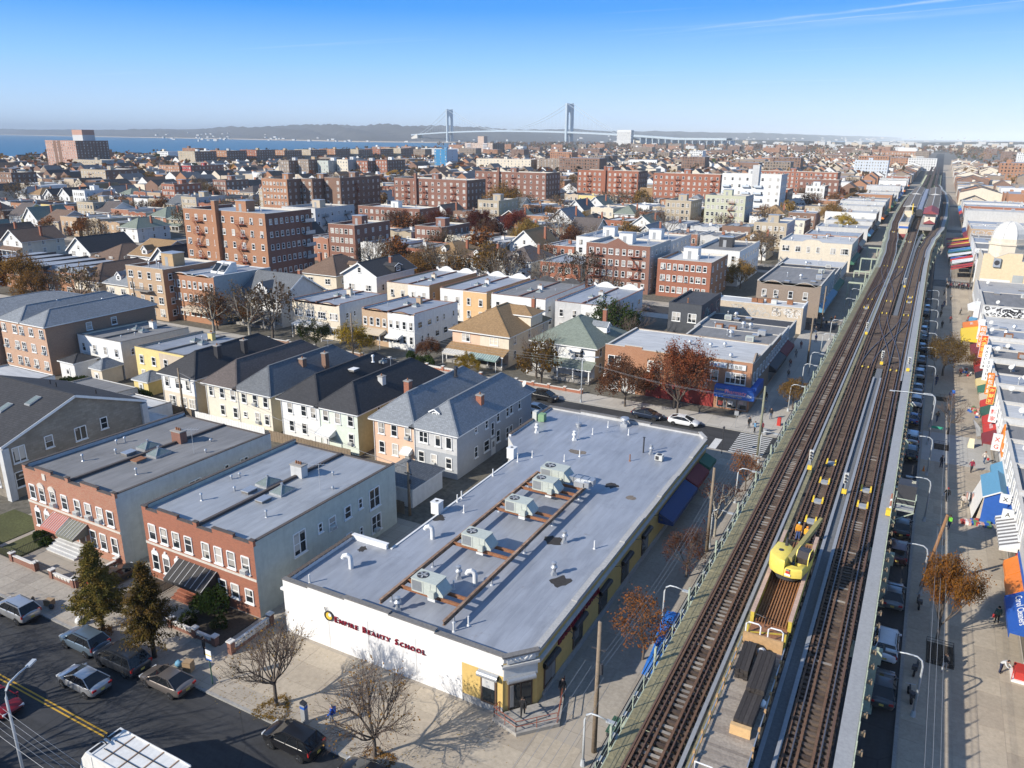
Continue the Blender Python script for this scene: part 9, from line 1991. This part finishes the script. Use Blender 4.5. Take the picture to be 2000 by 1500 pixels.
#  people
SKIN=mat('skin',(.45,.28,.2),.6,.1,5.);SHOE=mat('shoe_leather',(.03,.025,.022),.6,.1,5.)
def body_mesh(pose):
 J=dict(pel=(0,0,.96),belly=(0,0,1.12),chest=(0,.01,1.33),neck=(0,0,1.49),head=(0,-.02,1.60),crown=(0,-.01,1.72),shl=(-.18,0,1.42),ell=(-.24,.02,1.15),wrl=(-.25,-.06,.92),hal=(-.25,-.09,.83),shr=(.18,0,1.42),elr=(.24,.02,1.15),wrr=(.25,-.06,.92),har=(.25,-.09,.83),hil=(-.09,0,.92),knl=(-.1,-.02,.5),anl=(-.1,.03,.09),tol=(-.11,-.14,.04),hir=(.09,0,.92),knr=(.1,-.02,.5),anr=(.1,.03,.09),tor=(.11,-.14,.04))
 J.update(pose)
 RD=dict(pel=.135,belly=.13,chest=.15,neck=.055,head=.085,crown=.07,shl=.075,ell=.05,wrl=.036,hal=.038,shr=.075,elr=.05,wrr=.036,har=.038,hil=.095,knl=.062,anl=.045,tol=.035,hir=.095,knr=.062,anr=.045,tor=.035)
 ks=list(J);ed=[('pel','belly'),('belly','chest'),('chest','neck'),('neck','head'),('head','crown'),('chest','shl'),('shl','ell'),('ell','wrl'),('wrl','hal'),('chest','shr'),('shr','elr'),('elr','wrr'),('wrr','har'),('pel','hil'),('hil','knl'),('knl','anl'),('anl','tol'),('pel','hir'),('hir','knr'),('knr','anr'),('anr','tor')]
 vs=[J[k]for k in ks];es=[(ks.index(a),ks.index(b))for a,b in ed];rad=[RD[k]for k in ks]
 for hnd,sg in(('hal',-1),('har',1)):
  h=Vector(J[hnd]);w=Vector(J['wrl' if sg<0 else 'wrr']);d=(h-w).normalized();sd=Vector((0,1,0))-d*d.y;sd=(sd if sd.length>.2 else Vector((1,0,0))).normalized()
  for i in range(4):
   b=len(vs);o=sd*(.027-i*.018);vs+=[tuple(h+o+d*.035),tuple(h+o+d*(.075-abs(i-1.4)*.008)+Vector((-sg*.012,0,0)))];es+=[(ks.index(hnd),b),(b,b+1)];rad+=[.010,.008]
  b=len(vs);vs+=[tuple(h-sd*.045+d*.005)];es+=[(ks.index(hnd),b)];rad+=[.010]
 me=bpy.data.meshes.new('figure');me.from_pydata(vs,es,[]);o=bpy.data.objects.new('figure',me)
 o.modifiers.new('skin','SKIN');sub=o.modifiers.new('sub','SUBSURF');sub.levels=1;sub.render_levels=1
 for i,sv in enumerate(me.skin_vertices[0].data):sv.radius=(rad[i]*(1.28 if i<len(ks)else 1),rad[i]*(1.28 if i<len(ks)else 1)*(.8 if ks[i]in('chest','belly','pel')else 1.)if i<len(ks)else rad[i]);sv.use_root=(i==0)
 out=evaluated(o);out.name='body';hd=Vector(J['head']);hands=[Vector(J['hal']),Vector(J['har'])]
 out.materials.clear()
 for m in(SKIN,M_DARKM,M_DARKM,SHOE):out.materials.append(m)
 arms=[(Vector(J[a]),Vector(J[b]))for a,b in(('shl','ell'),('ell','wrl'),('shr','elr'),('elr','wrr'))]
 def dist(p,a,b):t=max(0,min(1,(p-a).dot(b-a)/(b-a).length_squared));return(p-a-(b-a)*t).length
 for f in out.polygons:
  c=f.center;f.use_smooth=True
  if(c-hd).length<.19 and c.z>Vector(J['neck']).z+.015:f.material_index=0
  elif min((c-h).length for h in hands)<.085:f.material_index=0
  elif min(dist(c,a,b)for a,b in arms)<.085:f.material_index=1
  elif c.z<.1:f.material_index=3
  elif c.z<Vector(J['pel']).z-.02:f.material_index=2
  else:f.material_index=1
 return out,hd
POSES={'walk':dict(knl=(-.1,-.16,.52),anl=(-.1,-.2,.12),tol=(-.1,-.37,.06),knr=(.1,.06,.5),anr=(.1,.3,.13),tor=(.1,.16,.03),ell=(-.25,.14,1.16),wrl=(-.24,.2,.94),hal=(-.24,.2,.86),elr=(.25,-.08,1.16),wrr=(.24,-.26,.98),har=(.24,-.33,.93)),'stand':dict(anl=(-.14,.02,.09),tol=(-.16,-.15,.04),anr=(.13,.03,.09),tor=(.16,-.13,.04)),'bend':dict(chest=(0,-.25,1.22),neck=(0,-.38,1.28),head=(0,-.46,1.33),crown=(0,-.52,1.42),belly=(0,-.1,1.1),shl=(-.18,-.28,1.26),shr=(.18,-.28,1.26),ell=(-.22,-.42,1.02),wrl=(-.2,-.6,.92),hal=(-.18,-.68,.9),elr=(.22,-.42,1.02),wrr=(.2,-.6,.92),har=(.18,-.68,.9)),'reach':dict(ell=(-.26,-.15,1.2),wrl=(-.2,-.38,1.15),hal=(-.18,-.47,1.16),elr=(.26,-.15,1.2),wrr=(.2,-.38,1.12),har=(.18,-.47,1.12))}
BM={k:body_mesh(v)for k,v in POSES.items()}
_f=MB();_f.obox((0,-.115,0),(.012,0,0),(0,.018,0),(0,0,.02),0)
for s in(-1,1):_f.obox((s*.035,-.098,.022),(.014,0,0),(0,.008,0),(0,0,.006),1);_f.obox((s*.098,0,.0),(.01,0,0),(0,.018,0),(0,0,.03),0)
_f.obox((0,-.097,-.05),(.022,0,0),(0,.008,0),(0,0,.005),2)
FACE=_f.mesh('face',[SKIN,SHOE,mat('lips',(.4,.16,.13),.5,.05,4.)])
def hairmesh(long_):
 mb=MB();n,m=8,12
 for a in range(n+1):
  for b in range(m):
   t,u=a/n*(2.1 if long_ else 1.75),b/m*2*pi;k=1.0 if sin(u)>-.35 or t<1.05 else.8;mb.v.append((.112*sin(t)*cos(u)*k,.118*sin(t)*sin(u)*k+.012,.13*cos(t)+.035))
 for a in range(n):
  for b in range(m):
   if a>4 and sin((b+.5)/m*2*pi)<-.35:continue
   mb.f.append((a*m+b,(a+1)*m+b,(a+1)*m+(b+1)%m,a*m+(b+1)%m));mb.m.append(0)
 return mb
HAIR=hairmesh(False);CLOTH={}
def cloth(c):
 k='cloth_%d_%d_%d'%tuple(int(v*100)for v in c)
 return mat(k,c,.85,.15,4.)
HM={}
def person(pose,x,y,rz,top,legs,label,hair=(.03,.022,.018),z=.14,h=1.,extra=None,hat=None):
 r=empty('person',(x,y,z),radians(rz),label,'person',None);r.scale=(h,h,h)
 me,hd=BM[pose];b=put('body',me,r)
 for i,m in((1,cloth(top)),(2,cloth(legs))):b.material_slots[i].link='OBJECT';b.material_slots[i].material=m
 col=hat or hair;hk=tuple(col)
 if hk not in HM:HM[hk]=HAIR.mesh('hair',cloth(col),True)
 put('hard_hat' if hat else 'hair',HM[hk],r,(hd.x,hd.y,hd.z+.01));put('face',FACE,r,(hd.x,hd.y,hd.z))
 if extra=='backpack':mb=MB();mb.obox((0,.2,1.28),(.15,0,0),(0,.1,0),(0,0,.22));mb.build('backpack',cloth(c3(top,.8)),r)
 if extra=='vest':mb=MB();mb.prism([(-.19,1.02),(.19,1.02),(.2,1.44),(.08,1.48),(-.08,1.48),(-.2,1.44)],'y',-.155,.165);mb.build('safety_vest',cloth((.85,.38,.03)),r)
 if extra=='greenvest':mb=MB();mb.prism([(-.19,1.02),(.19,1.02),(.2,1.44),(.08,1.48),(-.08,1.48),(-.2,1.44)],'y',-.155,.165);mb.build('safety_vest',cloth((.25,.75,.08)),r)
 if extra=='bag':mb=MB();hh=POSES[pose].get('har',(.25,-.09,.83));mb.box(hh[0]-.12,hh[0]+.12,hh[1]-.07,hh[1]+.07,hh[2]-.38,hh[2]-.04);mb.build('shopping_bag',cloth((.7,.7,.7)),r)
 if extra=='redbag':mb=MB();hh=POSES[pose].get('har',(.25,-.09,.83));mb.box(hh[0]-.12,hh[0]+.12,hh[1]-.07,hh[1]+.07,hh[2]-.34,hh[2]-.04);mb.build('shopping_bag',cloth((.6,.05,.05)),r)
 return r
K=(.02,.02,.022);JN=(.06,.10,.18);GRY=(.2,.2,.2)
person('walk',-32.9,34.3,-60,(.02,.09,.42),(.22,.27,.34),'person in blue jacket with backpack walking before the wall sign',(.35,.33,.3),extra='backpack')
person('stand',-47.4,35.4,140,K,K,'person in black standing by the garden wall near the bus stop sign');person('walk',-20.9,41.2,200,K,K,'person in black climbing the corner entrance steps',z=.56);person('stand',-19.3,44.6,20,K,K,'person in black standing at the side of the yellow corner',z=.42)
person('walk',6.3,62.4,170,(.03,.03,.035),(.4,.4,.4),'person in dark jacket and pale trousers walking on the right pavement');person('bend',10.3,64.4,60,(.55,.56,.57),(.03,.04,.09),'person in grey jumper bending over the vendor cart');person('stand',10.4,72.0,180,(.03,.09,.09),K,'person in dark green carrying a red bag near the tree shadow',extra='redbag');person('walk',6.7,89.6,190,(.05,.07,.08),JN,'person in green safety vest walking by the leaning pole',extra='greenvest');person('walk',6.5,97.3,200,K,K,'person in black with red cap carrying a white bag',hat=(.3,.02,.02),extra='bag');person('walk',8.1,96.2,180,(.5,.45,.40),(.52,.44,.33),'person in patterned pale clothes walking by the stall');person('stand',5.9,108.0,180,(.03,.035,.05),(.05,.06,.09),'person in navy standing on the pale pavement patch');person('walk',9.3,108.3,10,(.25,.02,.05),(.05,.05,.06),'person in maroon top and white cap on the pale pavement patch',hat=(.7,.7,.68));person('walk',10.9,112.4,30,(.6,.55,.5),JN,'person in white top with red bag near the maroon awning',extra='redbag');person('walk',7.4,140.6,170,(.03,.12,.45),(.3,.05,.06),'person in bright blue jacket with red bag beyond the signal arm',extra='redbag')
for i,(x,y,c)in enumerate(((6.2,168,K),(6.8,181,GRY),(8.6,176,(.1,.03,.03)),(5.6,196,K),(7.3,203,(.2,.05,.05)),(9.5,214,GRY),(11.0,205,(.3,.04,.03)))):person('walk',x,y,170+40*(i%3),c,K,'distant walker in %s clothes on the right pavement, %s beyond the blue jacket'%(('black','grey','brown','black','dark red','grey','red')[i],ORD[i]))
for i in range(22):person(('walk','stand')[i%2],6.5+(i%11)*.62+R.uniform(-.2,.2),252.5+(i//11)*2.0+R.uniform(-.7,.7),R.uniform(0,360),R.choice((K,GRY,(.15,.03,.05),(.05,.06,.12),(.3,.3,.3))),K,'one of the dark-clad people crowding the domed corner')['group']='crowd at the domed corner'
for x,y,c,l in((-19.2,110.4,K,'person in black with white bag waiting beyond the crosswalk'),(-18.1,108.9,(.12,.28,.45),'person in light blue jacket at the crosswalk pole'),(-17.2,109.4,(.2,.03,.04),'person in dark red jacket at the crosswalk pole')):person('stand',x,y,R.uniform(0,360),c,K,l,extra='bag' if 'bag' in l else None)
for i,(x,y,c)in enumerate(((-20.0,184.5,GRY),(-18.6,187,(.2,.25,.35)),(-17,188,K),(-16.4,190,(.25,.1,.05)))):person('walk',x,y,R.uniform(0,360),c,JN,'walker at the third street corner below the brown brick shop, %s from the wall'%ORD[i])
person('stand',-6.25,65.7,20,(.7,.30,.03),(.06,.10,.25),'rail worker with blue hard hat, orange vest and jeans ahead of the crane',hat=(.25,.55,.75),extra='vest',z=ZR-.16);person('reach',-5.5,65.2,150,(.8,.42,.03),K,'rail worker in orange and yellow jacket bending at the crane wagon',hat=(.75,.25,.03),extra='vest',z=ZR-.16)
for i in range(16):person('walk',R.uniform(4.8,10.5),125+i*7.6+R.uniform(-2,2),R.choice((0,180))+R.uniform(-20,20),R.choice((K,GRY,(.1,.03,.03),(.05,.06,.12),(.3,.3,.3),(.25,.2,.15))),R.choice((K,JN)),'walker on the right pavement between signal arm and domed corner, %s in order'%ORD[i])
for i in range(12):person('walk',R.uniform(-20,-16.5),116+i*7.5,R.choice((0,180)),R.choice((K,GRY,(.15,.03,.03),(.05,.08,.2))),JN,'walker on the shaded left pavement beyond the pharmacy, %s in order'%ORD[i])
#  autumn haze over the whole scene
HZ=NT('haze_air');_v=HZ.n('ShaderNodeVolumePrincipled',{'Color':(.86,.95,1.,1),'Density':.000075,'Anisotropy':-.35});HZ.t.links.new(_v.outputs[0],HZ.out.inputs['Volume'])
stuff(MB().box(-25000,31000,-3500,39000,-3.2,240).build('haze',HZ.m))
